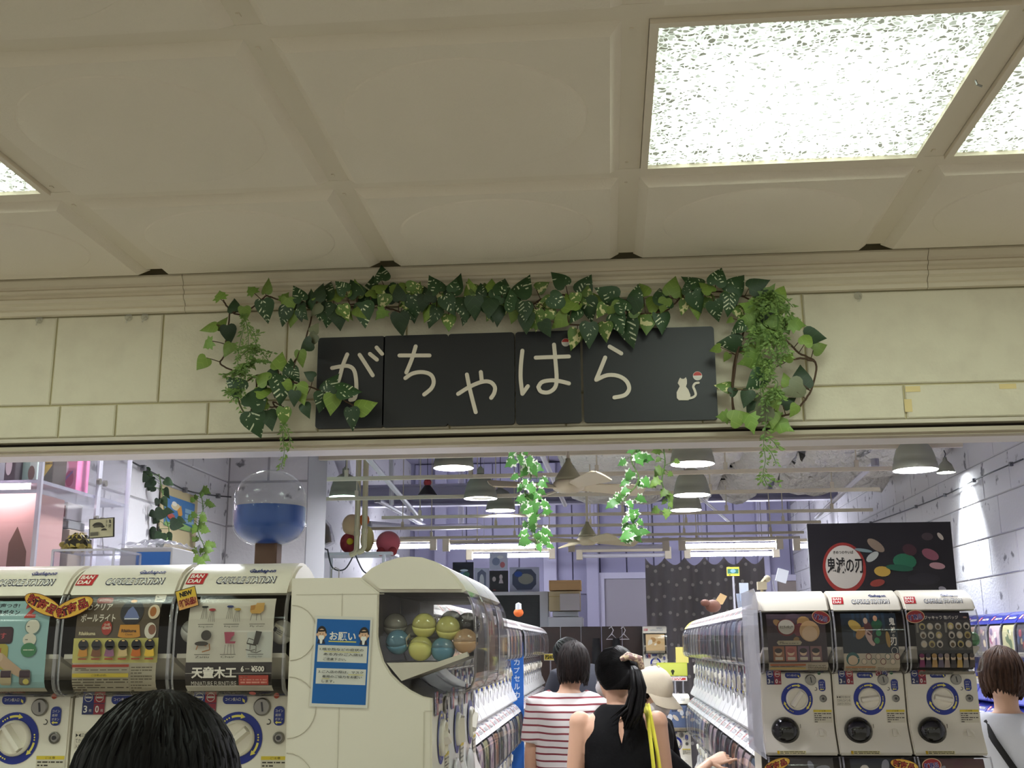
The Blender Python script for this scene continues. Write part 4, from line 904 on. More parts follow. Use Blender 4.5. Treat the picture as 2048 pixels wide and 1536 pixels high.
for k, (bg, cs) in enumerate((('#6a6470', ('#9a7a80', '#4a4a5c', '#c8b8a0')), ('#2c2a32', ('#7a3038', '#8a7a60', '#3c4a6a')), ('#b8b0a8', ('#7a8a9c', '#9c5a5a', '#d8d0c0')), ('#4a5a70', ('#c8c0a0', '#8a4a50', '#2c3448')), ('#8a6a58', ('#d8c8a8', '#4a3a34', '#a84a3c')), ('#c0a8b0', ('#9c5a78', '#e0d8d4', '#7a6a8a')), ('#3c3c3c', ('#a89a80', '#5a6a5c', '#8a3a34')), ('#a8a47c', ('#5a6a48', '#d8d4b4', '#9a5a3c')))):
    R = random.Random(40+k); P = base_card(bg)
    for _ in range(7): P.disc(R.uniform(12, 88), R.uniform(40, 90), R.uniform(6, 18), R.choice(cs), 10, R.uniform(5, 13), rot=R.uniform(0, 3))
    P.rect(0, 0, 100, 22, '#b8b4ac', 1, 5).small(6, 3, 94, 20, 5, '#6a665e', k, .4); FCARDS.append(P.cut(CUTS).mesh('display_card', card_fn()))
BR = random.Random(5)
def bank_machine(label, loc, rz, group, body=None, sidepane=False, letter=True):
    t = thing('capsule_machine', label, 'capsule machine', loc, (0, 0, rz), group)
    link('body', body or ME_LB, t); link('window', ME_WINS if sidepane else ME_WINR, t); link('display_card', BR.choice(FCARDS), t)
    link('panel_stickers', ME_FST, t)['kind'] = 'stuff'; link('knob', ME_KNOB, t, (0, .094, .197), (0, BR.choice((0, .5, 1.2, -.6)), 0)); link('capsule_door', ME_DOORW, t, (-.0505, .088, .082))
    if letter: link('hood_lettering', ME_LET, t)['kind'] = 'stuff'
    return t
# ------------------------------------------------------------------ placing the machines
GL = 'capsule machines at the front of the shop'
m = hi_machine('white capsule machine with a pale blue bus-button card, cut by the picture border', (-1.3815, 2.5, 1.2), 0, '3', '#b8482a', .9, group=GL); put_card(m, art_button()); badge_oval(m, .088, .497, -.42, 'gold')
m = hi_machine('white capsule machine with a brown ball-light card, behind the dark head', (-1.1165, 2.5, 1.2), 0, '3', '#b8482a', .4, True, group=GL); put_card(m, art_lamp(), width=.195); badge_oval(m, -.105, .490, .36, 'gold')
m = hi_machine('white capsule machine with a pale card of little chairs', (-.8515, 2.5, 1.2), 0, '5', '#b8482a', -.7, group=GL); put_card(m, art_chairs(), width=.198); badge_oval(m, -.104, .508, .27, 'new')
side = hi_machine('white capsule machine seen side-on with capsules in it and a blue notice on its flank', (-.292, 2.6155, 1.2), PI/2, '3', '#1d5a34', .3, side=True, badge=False, name=False, group=GL)
put_card(side, art_blobs(3, '#5a5048', ('#8a7a60', '#6a3038', '#a89a80')))
b = MB()                                        # moulding lines on the flank
for zc, r in ((.43, .06), (.27, .065), (.11, .065)):
    b.tube([(-HX-.0008, MD-.004-r*math.sin(a)*.95, zc+r*math.cos(a)) for a in [PI*i/14 for i in range(15)]], .0011, 4)
b.box((-HX-.0003, .30, .28), (.0012, .0014, .47)); b.box((-HX-.0003, .305, .513), (.0012, .20, .0014)); b.box((-HX-.0003, .112, .13), (.0014, .003, .26)); b.box((-HX-.0003, .103, .262), (.0014, .018, .0014))
b.build('flank_moulding', mat('flank_line', '#c9c2b0', .5), side)
for k in (1, 2):
    m = bank_machine('white machine standing directly behind the side-on one at the aisle mouth' if k == 1 else 'white machine ending the short front row of the aisle', (-.292, 2.6155+k*MW, 1.2), PI/2, 'short front row at the aisle mouth', sidepane=(k == 2), letter=False)
for k in range(-1, 3):
    for tier in (0, 1):
        bank_machine('capsule machine stacked under the front machines of the entrance', (-1.3815+k*MW, 2.5, .6*tier), 0, 'machines under the front machines')
for k in range(3):
    for tier in (0, 1): bank_machine('capsule machine stacked under the side-on machine and its neighbours', (-.292, 2.6155+k*MW, .6*tier), PI/2, 'machines under the side-on row')
bank_machine('capsule machine beyond the picture border beside the bus-button machine', (-1.3815-MW, 2.5, 1.2), 0, GL)
# right front group
BODY2 = [(MD, 0), (MD, .517)]+BACK+[(.094, .115), (.086, .085), (.058, .03), (.048, .010), (.050, 0)]
ME_B2 = MB().bm(beveled_prism(BODY2, HX, .004)).mesh('body', M_white, 30)
XS = (.693, .958, 1.223)
LR = ('white capsule machine with a maroon portrait card and no lettering on its hood', 'white capsule machine with a dark blue action card between two others', 'white capsule machine with a grey card of round badges, at the end of its three')
for k, (a, kn, ins) in enumerate(((art_chibi, -.95, False), (art_action, -.12, True), (art_badges, .18, False))):
    m = hi_machine(LR[k], (XS[k], 4.3, 1.2), 0, '332'[k], '#1d5a34', kn, ins, k == 1, k > 0, k > 0, side=(k == 2), group='three capsule machines facing out beside the aisle')
    put_card(m, a(), width=.20 if k else .215)
    if k != 1: badge_oval(m, .092 if k == 0 else -.097, .493, -.3 if k == 0 else .12, 'nav')
for k in range(3):
    m = thing('capsule_machine', ('lower capsule machine with a tilted gold badge, under the portrait-card machine', 'lower capsule machine under the action-card machine', 'lower capsule machine with a round badge, under the badge-card machine')[k], 'capsule machine', (XS[k], 4.3, .68), group='lower machines of the three-wide stack')
    link('body', ME_B2, m); link('lining', ME_LIN, m); link('window', ME_WINR, m); link('panel_stickers', ME_FST, m)['kind'] = 'stuff'; link('knob', ME_KNOB, m, (0, .094, .197)); link('capsule_door', ME_DOOR, m, (-.0505, .088, .082))
    put_card(m, art_blobs(60+k, ('#4a4644', '#2c3038', '#5a4040')[k], ('#b8a890', '#8a8a94', '#c8c0b8', '#5a3a40')), t0=.004); badge_oval(m, (-.10, .085, -.085)[k], .492, (.35, -.2, .1)[k], ('gold', 'gold', 'nav')[k])
    m = thing('capsule_machine', 'bottom capsule machine of the three-wide stack beside the aisle', 'capsule machine', (XS[k], 4.3, .16), group='bottom machines of the three-wide stack')
    link('body', ME_B2, m); link('lining', ME_LIN, m); link('window', ME_WINR, m); link('panel_stickers', ME_FST, m)['kind'] = 'stuff'; link('knob', ME_KNOB, m, (0, .094, .197)); link('capsule_door', ME_DOOR, m, (-.0505, .088, .082)); link('display_card', FCARDS[k], m)
tag(MB().cbox((.56, 4.36, 0), (1.356, 4.71, .16), .006).build('machine_plinth', mat('plinth_grey', '#8a8782', .6)), 'low grey plinth carrying the three-wide stack of machines', 'plinth')
# aisle rows
ORD = ('first', 'second', 'third', 'fourth', 'fifth', 'sixth', 'seventh', 'eighth', 'ninth', 'tenth', 'eleventh', 'twelfth', 'thirteenth', 'fourteenth', 'fifteenth', 'sixteenth', 'seventeenth')
TN = ('bottom', 'middle', 'top')
n = 0
for tier in (0, 1, 2):
    for k in range(17):
        bank_machine('white %s-tier aisle machine, %s in front of the blue divider counting from it' % (TN[tier], ORD[16-k]), (-.65, 4.25+k*MW, .6*tier), PI/2, '%s tier before the blue divider' % TN[tier], letter=tier > 0)
    for k in range(13):
        bank_machine('white %s-tier aisle machine, %s past the blue divider' % (TN[tier], ORD[k]), (-.65, 9.03+k*MW, .6*tier), PI/2, '%s tier past the blue divider' % TN[tier], letter=tier > 0)
    for k in range(17):
        bank_machine('white %s-tier aisle machine, %s counting back behind the three-wide stack' % (TN[tier], ORD[k]), (.60, 4.90+k*MW, .6*tier), -PI/2, '%s tier behind the three-wide stack' % TN[tier], letter=tier > 0)
    for k in range(13):
        bank_machine('navy blue %s-tier machine, %s along the white block wall from the entrance' % (TN[tier], ORD[k]), (2.56, 6.3+k*MW, .6*tier), -PI/2, 'navy machines, %s tier' % TN[tier], ME_LBN)
bank_machine('machine with a yellow hood near the far end of the aisle', (.60, 4.90+17*MW, 1.2), -PI/2, 'top tier behind the three-wide stack', ME_LBY, True, False)
for tier in (0, 1): bank_machine('white machine under the yellow-hooded one', (.60, 4.90+17*MW, .6*tier), -PI/2, 'machines under the yellow hood')
# machines facing the camera at the far end of the aisle
for k in range(3):
    t = hi_machine(('pale machine facing out beside the dark partition, top of its stack', 'pale machine facing out beside the dark partition, middle of its stack', 'pale machine facing out beside the dark partition, bottom of its stack')[k], (.50, 12.6, 1.2-.6*k), 0, '3', '#1d5a34', .5*k, group='stack facing out beside the partition')
    put_card(t, art_blobs(80+k, ('#d8b888', '#5a6a88', '#b8a08a')[k], ('#e8d8a8', '#b8884c', '#f0e8d8')))
for k in range(2):
    t = hi_machine(('machine facing out at the end of the aisle with a small green board on top', 'machine facing out at the end of the aisle, low one by the pointing hand')[k], (.52, 9.62, .6-.6*k), 0, '3', '#1d5a34', .6, group='stack facing out at the aisle end')
    put_card(t, art_blobs(90+k, ('#5a6a90', '#c8bca8')[k], ('#e0e0e8', '#8a3a4c', '#2c3450', '#d8c8b8')))
# blue divider board
t = thing('divider_board', 'narrow bright blue board standing between the two parts of the aisle row', 'board', (-.71, 8.745, 0))
MB().cbox((-.05, -.012, 0), (.05, .012, 1.62), .003).build('panel', mat('bright_blue_board', '#1c62b8', .4), t)
P = Print()
for k in range(5): P.text('カプセル'[k % 4], -.022, 1.45-k*.06, .044, .045, '#d8e0ea', .02)
P.build('board_lettering', lambda x, y, l: (x, -.0128-l, y), t)
# clear corner sheet at the end of the three-wide stack
t = thing('acrylic_sheet', 'bowed clear plastic guard at the aisle corner of the three-wide stack', 'guard', (.545, 4.5, .6))
pl = [(-.30, .0), (-.27, .02), (-.235, .05), (-.225, .16), (-.24, .24), (-.27, .30), (-.275, .55), (-.25, .58), (-.2, .60)]
MB().prism([(.2, 0), (-.30, 0)]+pl[1:]+[(.2, .60)], -.003, 0).build('sheet', mat_clear('acrylic_guard', '#f2f1f5', .06, .05, .24, (.9, .9, .95)), t, False, loc=(0, 0, .6))  # milky share paints the pale glint into the clear sheet
# capsules in the side-on machine
def cap_mesh(col, nm):
    b = MB(); pr = [(.0275*math.cos(a), .0275*math.sin(a)) for a in [-PI/2+PI/2*i/6 for i in range(7)]]; b.lathe(pr[1:], 18, cap=True); return b.mesh('lower_shell', mat(nm, col, .25, coat=.3), 'all')
def cap_top(col, nm):
    b = MB(); pr = [(.0276*math.cos(a), .0276*math.sin(a)) for a in [PI/2*i/6 for i in range(7)]]; b.lathe(pr, 18); return b.mesh('upper_shell', mat_clear(nm+'_clear', '#e8e8e0', .05, .05, .55, col), 'all')
CAPM = {'y': cap_mesh('#d8d27a', 'capsule_yellow'), 'b': cap_mesh('#5f8fa8', 'capsule_blue'), 'o': cap_mesh('#c8a078', 'capsule_peach'), 'k': cap_mesh('#2a2624', 'capsule_black'), 'p': cap_mesh('#b87a6a', 'capsule_pink'), 'g': cap_mesh('#9a968a', 'capsule_grey'), 'r': cap_mesh('#a83038', 'capsule_red'), 'n': cap_mesh('#3c8a4c', 'capsule_green'), 'w': cap_mesh('#d0cec6', 'capsule_white')}
CAPT = {k: cap_top(tuple(min(1, c*1.15+.03) for c in me.materials[0].node_tree.nodes['Principled BSDF'].inputs[0].default_value[:3]), me.materials[0].name) for k, me in CAPM.items()}; ME_SLIP = Print().rect(-.014, -.011, .014, .011, '#d2ccb8').rect(-.012, -.006, -.004, .004, '#2a2824').small(-.002, -.008, .012, .008, 4, '#6a655a', 3).mesh('label_slip', lambda x, y, l: (x, -.0275*math.cos(x/.03)-.001-l, y+.004))
CR = random.Random(8)
def capsule(p, c, label, group, slip=True, rot=None):
    t = thing('toy_capsule', label, 'capsule', p, rot or (CR.uniform(-.6, .6), CR.uniform(-.5, .5), CR.uniform(-1, 1)), group)
    link('lower_shell', CAPM[c], t); link('upper_shell', CAPT[c], t)
    if slip: link('label_slip', ME_SLIP, t)
def loc_side(cx, cy, depth): u = (1324-cx)*.0003365; z = .595-(cy-108)*.0003205; return Vector((-.292-u, 2.6155-HX+.034+depth, 1.2+z))
for cx, cy, c, d, s, lb in ((965, 580, 'y', .004, 1, 'pale yellow capsule with a white slip, highest in the side window'), (1125, 600, 'y', .006, 0, 'pale yellow capsule beside the highest one in the side window'), (792, 690, 'b', 0, 1, 'pale blue capsule at the rounded edge of the side window'), (945, 735, 'y', 0, 0, 'yellow capsule low in the middle of the side window'), (1092, 742, 'b', .004, 0, 'clear blue capsule just above the white ramp'), (1245, 688, 'o', .0, 1, 'peach capsule with a white slip next to the curved front'), (755, 575, 'g', .03, 0, 'grey clear capsule up behind the blue one'), (1250, 575, 'k', .03, 0, 'black capsule above the peach one'), (1130, 560, 'k', .05, 0, 'black capsule half hidden behind the yellow pair'), (1010, 660, 'g', .05, 0, 'grey capsule deep between the yellow ones'), (865, 650, 'g', .05, 0, 'grey capsule behind the blue and yellow ones')):
    capsule(loc_side(cx, cy, d), c, lb, 'capsules in the side-on machine', s, (0, CR.uniform(-.5, .5), CR.uniform(1.2, 1.9)))
# capsules half hidden behind the chair card and in the end window of the aisle
capsule((-.8515+.108, 2.5+.045, 1.2+.432), 'w', 'white capsule with a dark slip showing beside the chair card', 'white capsules by the chair card', True, (0, .5, -.1)); capsule((-.8515-.103, 2.5+.050, 1.2+.435), 'w', 'plain white capsule peeping out on the other side of the chair card', 'white capsules by the chair card', False)
capsule((1.223+.112, 4.3+.045, 1.2+.41), 'n', 'green capsule in the end window of the badge-card machine', 'capsules by the badge card', False)
# ------------------------------------------------------------------ shop shell
XL, XR, YB, ZC = -2.58, 3.0, 18.5, 4.6        # wall planes of the shop
M_floor = mat('grey_floor_tile', '#b8b2a6', .35, var=(3, '#aca69a', .4, .6))
struct('floor', MB().b2((-6, -3.2, -.05), (6, YB+.3, 0)), M_floor)
M_bw = mat('white_painted_blocks', '#cfcdd0', .75, bump=(40, .3, .01), var=(7, '#77757a', .63, .68)); M_bm = mat('block_joint', '#9c9a9e', .9)
M_crack = mat('dark_crack', '#4a484c', .9)
def block_wall(name, p0, p1, z0, z1, nrm, bw=.40, bh=.20, off=0, thick=.12):
    """wall face from p0 to p1 (x,y); blocks are children"""
    a = Vector((*p0, 0)); d = Vector((*p1, 0))-a; L = d.length; d.normalize(); n = Vector((*nrm, 0))
    b = MB(); c = [a+n*-.006, a+d*L+n*-.006, a+d*L-n*thick, a-n*thick]
    b.add([(q.x, q.y, z0) for q in c]+[(q.x, q.y, z1) for q in c], [(0, 1, 5, 4), (1, 2, 6, 5), (2, 3, 7, 6), (3, 0, 4, 7), (4, 5, 6, 7), (3, 2, 1, 0)])
    return b, a, d, n, L
def blocks_on(w, a, d, n, L, z0, z1, bw, bh, zmin=0):
    R = random.Random(int(L*100)); r = 0; z = z0
    while z < z1-.01:
        if z+bh > zmin:
            s = -(bw/2 if r % 2 else 0)
            while s < L-.01:
                s0, s1 = max(0, s)+.003, min(L, s+bw)-.003; za, zb = z+.003, min(z+bh, z1)-.003; pr = R.uniform(0, .003)
                if s1-s0 > .02:
                    q = [a+d*s0, a+d*s1]; f = n*pr; g = n*-.006; b = MB(); e = .006
                    o = [(q[0], za), (q[1], za), (q[1], zb), (q[0], zb)]; i_ = [(q[0]+d*e, za+e), (q[1]-d*e, za+e), (q[1]-d*e, zb-e), (q[0]+d*e, zb-e)]
                    b.add([((p+g).x, (p+g).y, zz) for p, zz in o]+[((p+f).x, (p+f).y, zz) for p, zz in i_], [(0, 1, 5, 4), (1, 2, 6, 5), (2, 3, 7, 6), (3, 0, 4, 7), (4, 5, 6, 7)])
                    b.build('block', M_bw, w)
                s += bw
        z += bh; r += 1
for nm, p0, p1, nr, zm, bw in (('wall_left', (XL, 2.82), (XL, 7.4), (1, 0), 1.4, .6), ('wall_right', (XR, 4.0), (XR, YB), (-1, 0), 1.4, .6)):
    b, a, d, n, L = block_wall(nm, p0, p1, 0, ZC, nr); w = struct(nm, b, M_bm); blocks_on(w, a, d, n, L, 0, ZC-.8, bw, .3, zm)
b = MB(); b.b2((XL-.12, 7.4, 0), (-2.02, 7.9, ZC)); w = struct('wall_pier', b, M_bm); blocks_on(w, Vector((XL, 7.4, 0)), Vector((1, 0, 0)), Vector((0, -1, 0)), .56, 0, ZC-.6, .56, .3, 1.4)
M_bk = mat('back_wall_panel', '#8f8da6', .7)
struct('wall_left_deep', MB().b2((-3.4, 7.9, 0), (-3.28, YB, ZC)), M_bw)
struct('wall_back', MB().b2((-3.4, YB, 0), (XR+.12, YB+.12, ZC)), mat('lilac_back_wall', '#85829a', .75, bump=(8, .2, .02)))
struct('wall_right_front', MB().b2((XR, 2.8, 0), (XR+.12, 4.0, ZC)), M_bw)
struct('wall_left_front', MB().b2((-3.4, 2.7, 0), (XL-.12, 2.82, ZC)), M_bw)
struct('ceiling_shop', MB().b2((-3.4, 2.7, ZC), (XR+.12, YB+.12, ZC+.1)), mat('shop_ceiling_deck', '#8f8ba0', .8, bump=(12, .4, .05)))
#struct('wall_corridor', MB().b2((-6, -3.3, 0), (6, -3.2, 3.2)), mat('corridor_wall', '#c2b79c', .8))
struct('wall_front_upper', MB().b2((-3.4, YW+.135, ZB+.001), (3.8, YW+.155, ZC)), M_soff)
# ------------------------------------------------------------------ overhead: rails, pendants, fans, tubes, duct
M_rail = mat('cream_rail', '#c2b8a2', .5); M_shade = mat('grey_green_shade', '#8f9080', .5); M_shin = mat('shade_inside', '#e8e8e4', .5)
M_rod = mat('grey_rod', '#8a8890', .5); M_cable = mat('dark_cable', '#2c2c30', .6)
M_bulb = mat_emit('pendant_bulb', LAMP_C, LAMP_E); M_bulbc = mat_emit('pendant_bulb_cyan', (.55, 1.0, .92), LAMP_E*.8)
RZ = CZ+1.30
def top_z(x, y):
    if -.47 < x < 1.77 and 5.9 < y < 13.3: return CZ+1.57
    if 1.7 < x < XR and 4.4 < y < 12.3: return CZ+1.50
    return ZC
for k, (y, x0, x1) in enumerate(((907, 452, 1926), (950, 600, 1816), (990, 626, 1760), (1030, 764, 1746), (1052, 735, 1642), (1072, 800, 1608), (1082, 900, 1600))):
    a = at(x0, y, 1); Yk = 1.30/(at(1100, y, 1).z-CZ); xa, xb = at(x0, y, Yk).x, at(x1, y, Yk).x
    t = thing('ceiling_rail', 'long cream ceiling rail, %s of the row counted from the entrance' % ('first', 'second', 'third', 'fourth', 'fifth', 'sixth', 'seventh')[k], 'rail', ((xa+xb)/2, Yk, RZ), group='ceiling rails')
    MB().box((0, 0, 0), (xb-xa, .035, .030)).build('bar', M_rail, t)
    for q in range(5):
        x = xa+(xb-xa)*(.08+.21*q)-(xa+xb)/2; MB().tube([(x, 0, .015), (x, 0, top_z(x+(xa+xb)/2, Yk)-RZ)], .006, 5).box((x, 0, .04), (.03, .03, .06)).build('hanger', M_rail, t)
def pendant(px, py, wpx, label, cyan=False, near=None, dia=.30):
    if near: p = Vector(near); Yk = p.y
    else: Yk = dia*F/wpx*1.01; p = at(px, py, Yk)
    t = thing('pendant_lamp', label, 'lamp', p, group='bell pendant lamps'); r = dia/2
    pr = [(r, 0), (r*1.0, .006), (r*.95, .05), (r*.93, .052), (r*.90, .085), (r*.78, .14), (r*.55, .19), (r*.28, .215), (.03, .22)]
    inn = [(a*.97, b_-.004) for a, b_ in pr[::-1]]
    sh = MB().lathe(pr, 28, cap=False).build('shade', M_shade, t, 'all'); MB().lathe([(q, z+.002) for q, z in inn], 28, cap=False).build('inner_shade', M_shin, sh, 'all')
    MB().lathe([(.03, .215), (.032, .25), (.024, .265), (.012, .285), (0, .285)], 14).tube([(.026, 0, .23), (.026, 0, .27)], .006, 5).tube([(-.026, 0, .23), (-.026, 0, .27)], .006, 5).build('lamp_cap', M_shade, t, True)
    MB().tube([(0, 0, .28), (0, 0, max(.29, min(ZC, top_z(p.x, p.y)+.17)-p.z))], .004, 5).build('cable', M_cable, t)
    MB().lathe([(0, .045), (.075, .05), (.085, .075), (.06, .12), (.03, .16)], 18).build('bulb', M_bulbc if cyan else M_bulb, t, 'all')
PL = ((907, 936, 84, 'bell pendant lamp over the aisle, largest whole one before the hanging ivy'), (690, 994, 66, 'bell pendant lamp with a green-tinted glow, above the plush shelf', True), (592, 944, 84, 'bell pendant lamp with a green-tinted glow, behind the clear ball dome', True), (961, 997, 69, 'bell pendant lamp next to the variegated ivy, the larger of two overlapping'), (1001, 1021, 60, 'bell pendant lamp next to the variegated ivy, the smaller of two overlapping'),
      (1385, 928, 90, 'bell pendant lamp nearest the entrance under the wrapped duct'), (1384, 990, 74, 'bell pendant lamp second under the wrapped duct'), (1372, 1020, 63, 'bell pendant lamp third under the wrapped duct'), (1831, 940, 88, 'bell pendant lamp in front of the white block wall'))
for a in PL: pendant(*a)
for x, y in ((.0, 4.3), (.05, 6.2), (1.9, 5.2), (-1.6, 5.9), (-1.5, 4.0), (1.9, 7.0)): pendant(0, 0, 0, 'added bell pendant lamp close behind the block header, hidden from the corridor', near=(x, y, 2.86))  # unseen pendants added to light the near end of the shop
def fan(px, py, Yk, rot, label):
    p = at(px, py, Yk); t = thing('ceiling_fan', label, 'fan', p, group='cream ceiling fans')
    M = mat('cream_fan', '#b5a98c', .45); MB().lathe([(0, -.035), (.06, -.032), (.10, -.012), (.105, .01), (.10, .03), (.085, .045)], 24).build('motor', M, t, 'all')
    MB().lathe([(.088, .047), (.086, .062), (.05, .12), (.018, .17), (.016, .19)], 20).build('canopy', mat('olive_fan_cone', '#8a8468', .5), t, 'all')
    MB().tube([(0, 0, .16), (0, 0, max(.3, top_z(p.x, p.y)-p.z))], .012, 8).build('down_rod', M_rail, t)
    for k in range(4):
        a = rot+k*PI/2; T = Matrix.Rotation(a, 4, 'Z') @ Matrix.Rotation(-.42, 4, 'X')
        P_ = [(.09, -.035), (.14, -.055), (.50, -.075), (.54, -.06), (.55, 0), (.54, .055), (.50, .06), (.14, .03), (.09, .03)]
        MB().prism(P_, -.004, .004, T, 'z').build('blade', M, t)
fan(1137, 975, 7.2, .45, 'ceiling fan nearer the entrance with a cone above its hub'); fan(1175, 1083, 10.8, .5, 'smaller-looking ceiling fan further down the aisle')
M_tube = mat_emit('fluorescent_tube', TUBE_C, TUBE_E); M_hold = mat('cream_tube_holder', '#cfc4a8', .5)
def tube_lamp(x0, x1, y, Yk, label, lit=True):
    a, b_ = at(x0, y, Yk), at(x1, y, Yk); z = (a.z+b_.z)/2; t = thing('tube_light', label, 'light', ((a.x+b_.x)/2, Yk, z), group='tube lights at the back' if lit else 'unlit tube holders'); h = (b_.x-a.x)/2
    MB().box((0, 0, .075), (2*h+.16, .05, .04)).build('batten', M_hold, t)
    for s in (-1, 1): MB().box((s*(h+.045), 0, .03), (.09, .09, .17)).build('end_holder', M_hold, t)
    MB().tube([(-h, 0, 0), (h, 0, 0)], .03, 10).build('tube', M_tube if lit else mat('unlit_tube', '#d8d6da', .3), t, True)
    MB().tube([(-h*.7, 0, .09), (-h*.7, 0, ZC-z)], .006, 5).tube([(h*.7, 0, .09), (h*.7, 0, ZC-z)], .006, 5).build('hanger', M_rod, t)
tube_lamp(899, 1070, 1093, 15.1, 'lit fluorescent tube left hanging above the framed pictures'.replace('left ', '')); tube_lamp(945, 1098, 1111, 16.6, 'lit fluorescent tube lower behind the framed pictures')
tube_lamp(1371, 1552, 1091, 15.1, 'lit fluorescent tube over the dotted curtain, the higher one'); tube_lamp(1381, 1546, 1108, 16.6, 'lit fluorescent tube over the dotted curtain, the lower one')
tube_lamp(1150, 1325, 1094, 15.1, 'unlit tube holder in the middle of the higher row', False); tube_lamp(1165, 1330, 1111, 16.6, 'unlit tube holder in the middle of the lower row', False)
tube_lamp(700, 860, 1093, 15.1, 'lit fluorescent tube beyond the plush shelf'); tube_lamp(1600, 1760, 1091, 15.1, 'lit fluorescent tube hidden behind the black picture board')
# wrapped duct and sprayed insulation
def lumpy(x0, x1, y0, y1, z, h, n, seed, amp=.05, pillow=True):
    b = MB(); nx, ny = max(2, int((x1-x0)*n)), max(2, int((y1-y0)*n)); vs = []
    for j in range(ny+1):
        for i in range(nx+1):
            x, y = x0+(x1-x0)*i/nx, y0+(y1-y0)*j/ny; e = min(i, nx-i, j, ny-j)
            u_, v_ = i/nx, j/ny; pil = .13*max(0, math.sin(PI*u_)*math.sin(PI*v_))**.45 if pillow else abs(noise.noise(Vector((x*.9+seed, y*3.2+x*1.1, 7))))*.22
            w = pil+abs(noise.noise(Vector((x*1.3+seed, y*2.6, 0))))*amp*1.6+noise.noise(Vector((x*5, y*9+seed, 3)))*amp*.5+abs(noise.noise(Vector((x*.5, y*4.5, seed))))*amp*1.4
            vs.append((x, y, z-max(0, w)+(.07 if e == 0 else 0)))
    o = len(vs); fs = [(j*(nx+1)+i, (j+1)*(nx+1)+i, (j+1)*(nx+1)+i+1, j*(nx+1)+i+1) for j in range(ny) for i in range(nx)]
    b.add(vs, fs); b.b2((x0, y0, z+.06), (x1, y1, z+h)); return b
M_ins = mat('white_wrapped_insulation', '#dcd8d2', .7, bump=(7, 1.0, .15)); M_seam = mat('insulation_seam', '#2c2a2c', .9)
t = thing('wrapped_duct', 'big white wrapped duct with dark joints under the shop ceiling', 'duct', (.5, 9, CZ+1.76)); O = Vector(t.location)
for j in range(8):
    y0 = 6.0+j*.9; s = .35*(j % 2)
    for i, (xa, xb) in enumerate(((-.45, .35+s), (.37+s, 1.25), (1.27, 1.75))):
        if xb-xa > .1:
            o = lumpy(xa, xb, y0, y0+.88, CZ+1.76, .3, 16, j*3.1+i, .07).build('wrap_section', M_ins, t, 'all'); o.location = -O
MB().b2((-.45-O.x, 6.0-O.y, .035), (1.75-O.x, 13.2-O.y, .30)).build('duct_core', M_seam, t)
t = thing('sprayed_insulation', 'crumpled white insulation beside the duct along the block wall', 'insulation', (2.3, 9, CZ+1.9)); O = Vector(t.location)
o = lumpy(1.8, XR-.02, 4.5, 12.2, CZ+1.78, .3, 12, 33, .14, False).build('crumpled_layer', M_ins, t, 'all'); o.location = -O
M_pipe = mat('white_pipe', '#cfccd6', .5)
# beams, pipes and struts under the ceiling
for k, (pts, r, lb) in enumerate(((((705, 880, 9.0), (842, 1040, 13.5)), .05, 'pale diagonal strut crossing behind the pendants over the plush'), (((755, 1000, 12.5), (850, 1052, 14.5)), .05, 'short pale strut ending by the grey beam'), (((783, 900, 12), (783, 1010, 12)), .05, 'upright pale pipe beside the dark bell ornament'), (((922, 930, 15), (922, 1050, 15)), .07, 'upright lilac pipe behind the aisle lamps'), (((735, 1048, 13), (830, 1056, 14), (960, 1052, 15)), .07, 'long pale pipe sloping along the side of the deep wall'), (((1082, 905, 9.5), (1130, 1010, 12)), .045, 'pale strut seen behind the variegated ivy'), (((1750, 925, 9), (1632, 1035, 13)), .04, 'thin white strut sloping under the crumpled insulation'), (((1395, 990, 12), (1460, 1045, 14)), .03, 'thin grey strut behind the third duct lamp'))):
    P_ = [at(*p) for p in pts]; t = thing('ceiling_pipe', lb, 'pipe', P_[0], group='pipes and struts under the ceiling'); MB().tube([p-P_[0] for p in P_], r*.55, 8).build('pipe', M_pipe, t, True)
    MB().lathe([(r*.8, -.03), (r*.8, .03)], 10).build('collar', M_rod, t)
t = thing('roof_beam', 'lilac steel beam across the far ceiling', 'beam', (0, 14.2, CZ+1.75)); MB().b2((-3.2, -.08, 0), (2.9, .08, .03)).b2((-3.2, -.012, .03), (2.9, .012, .25)).build('lower_flange', mat('lilac_steel', '#9e9bb2', .55), t); MB().b2((-3.2, -.08, .25), (2.9, .08, .28)).build('upper_flange', mat('lilac_steel'), t)
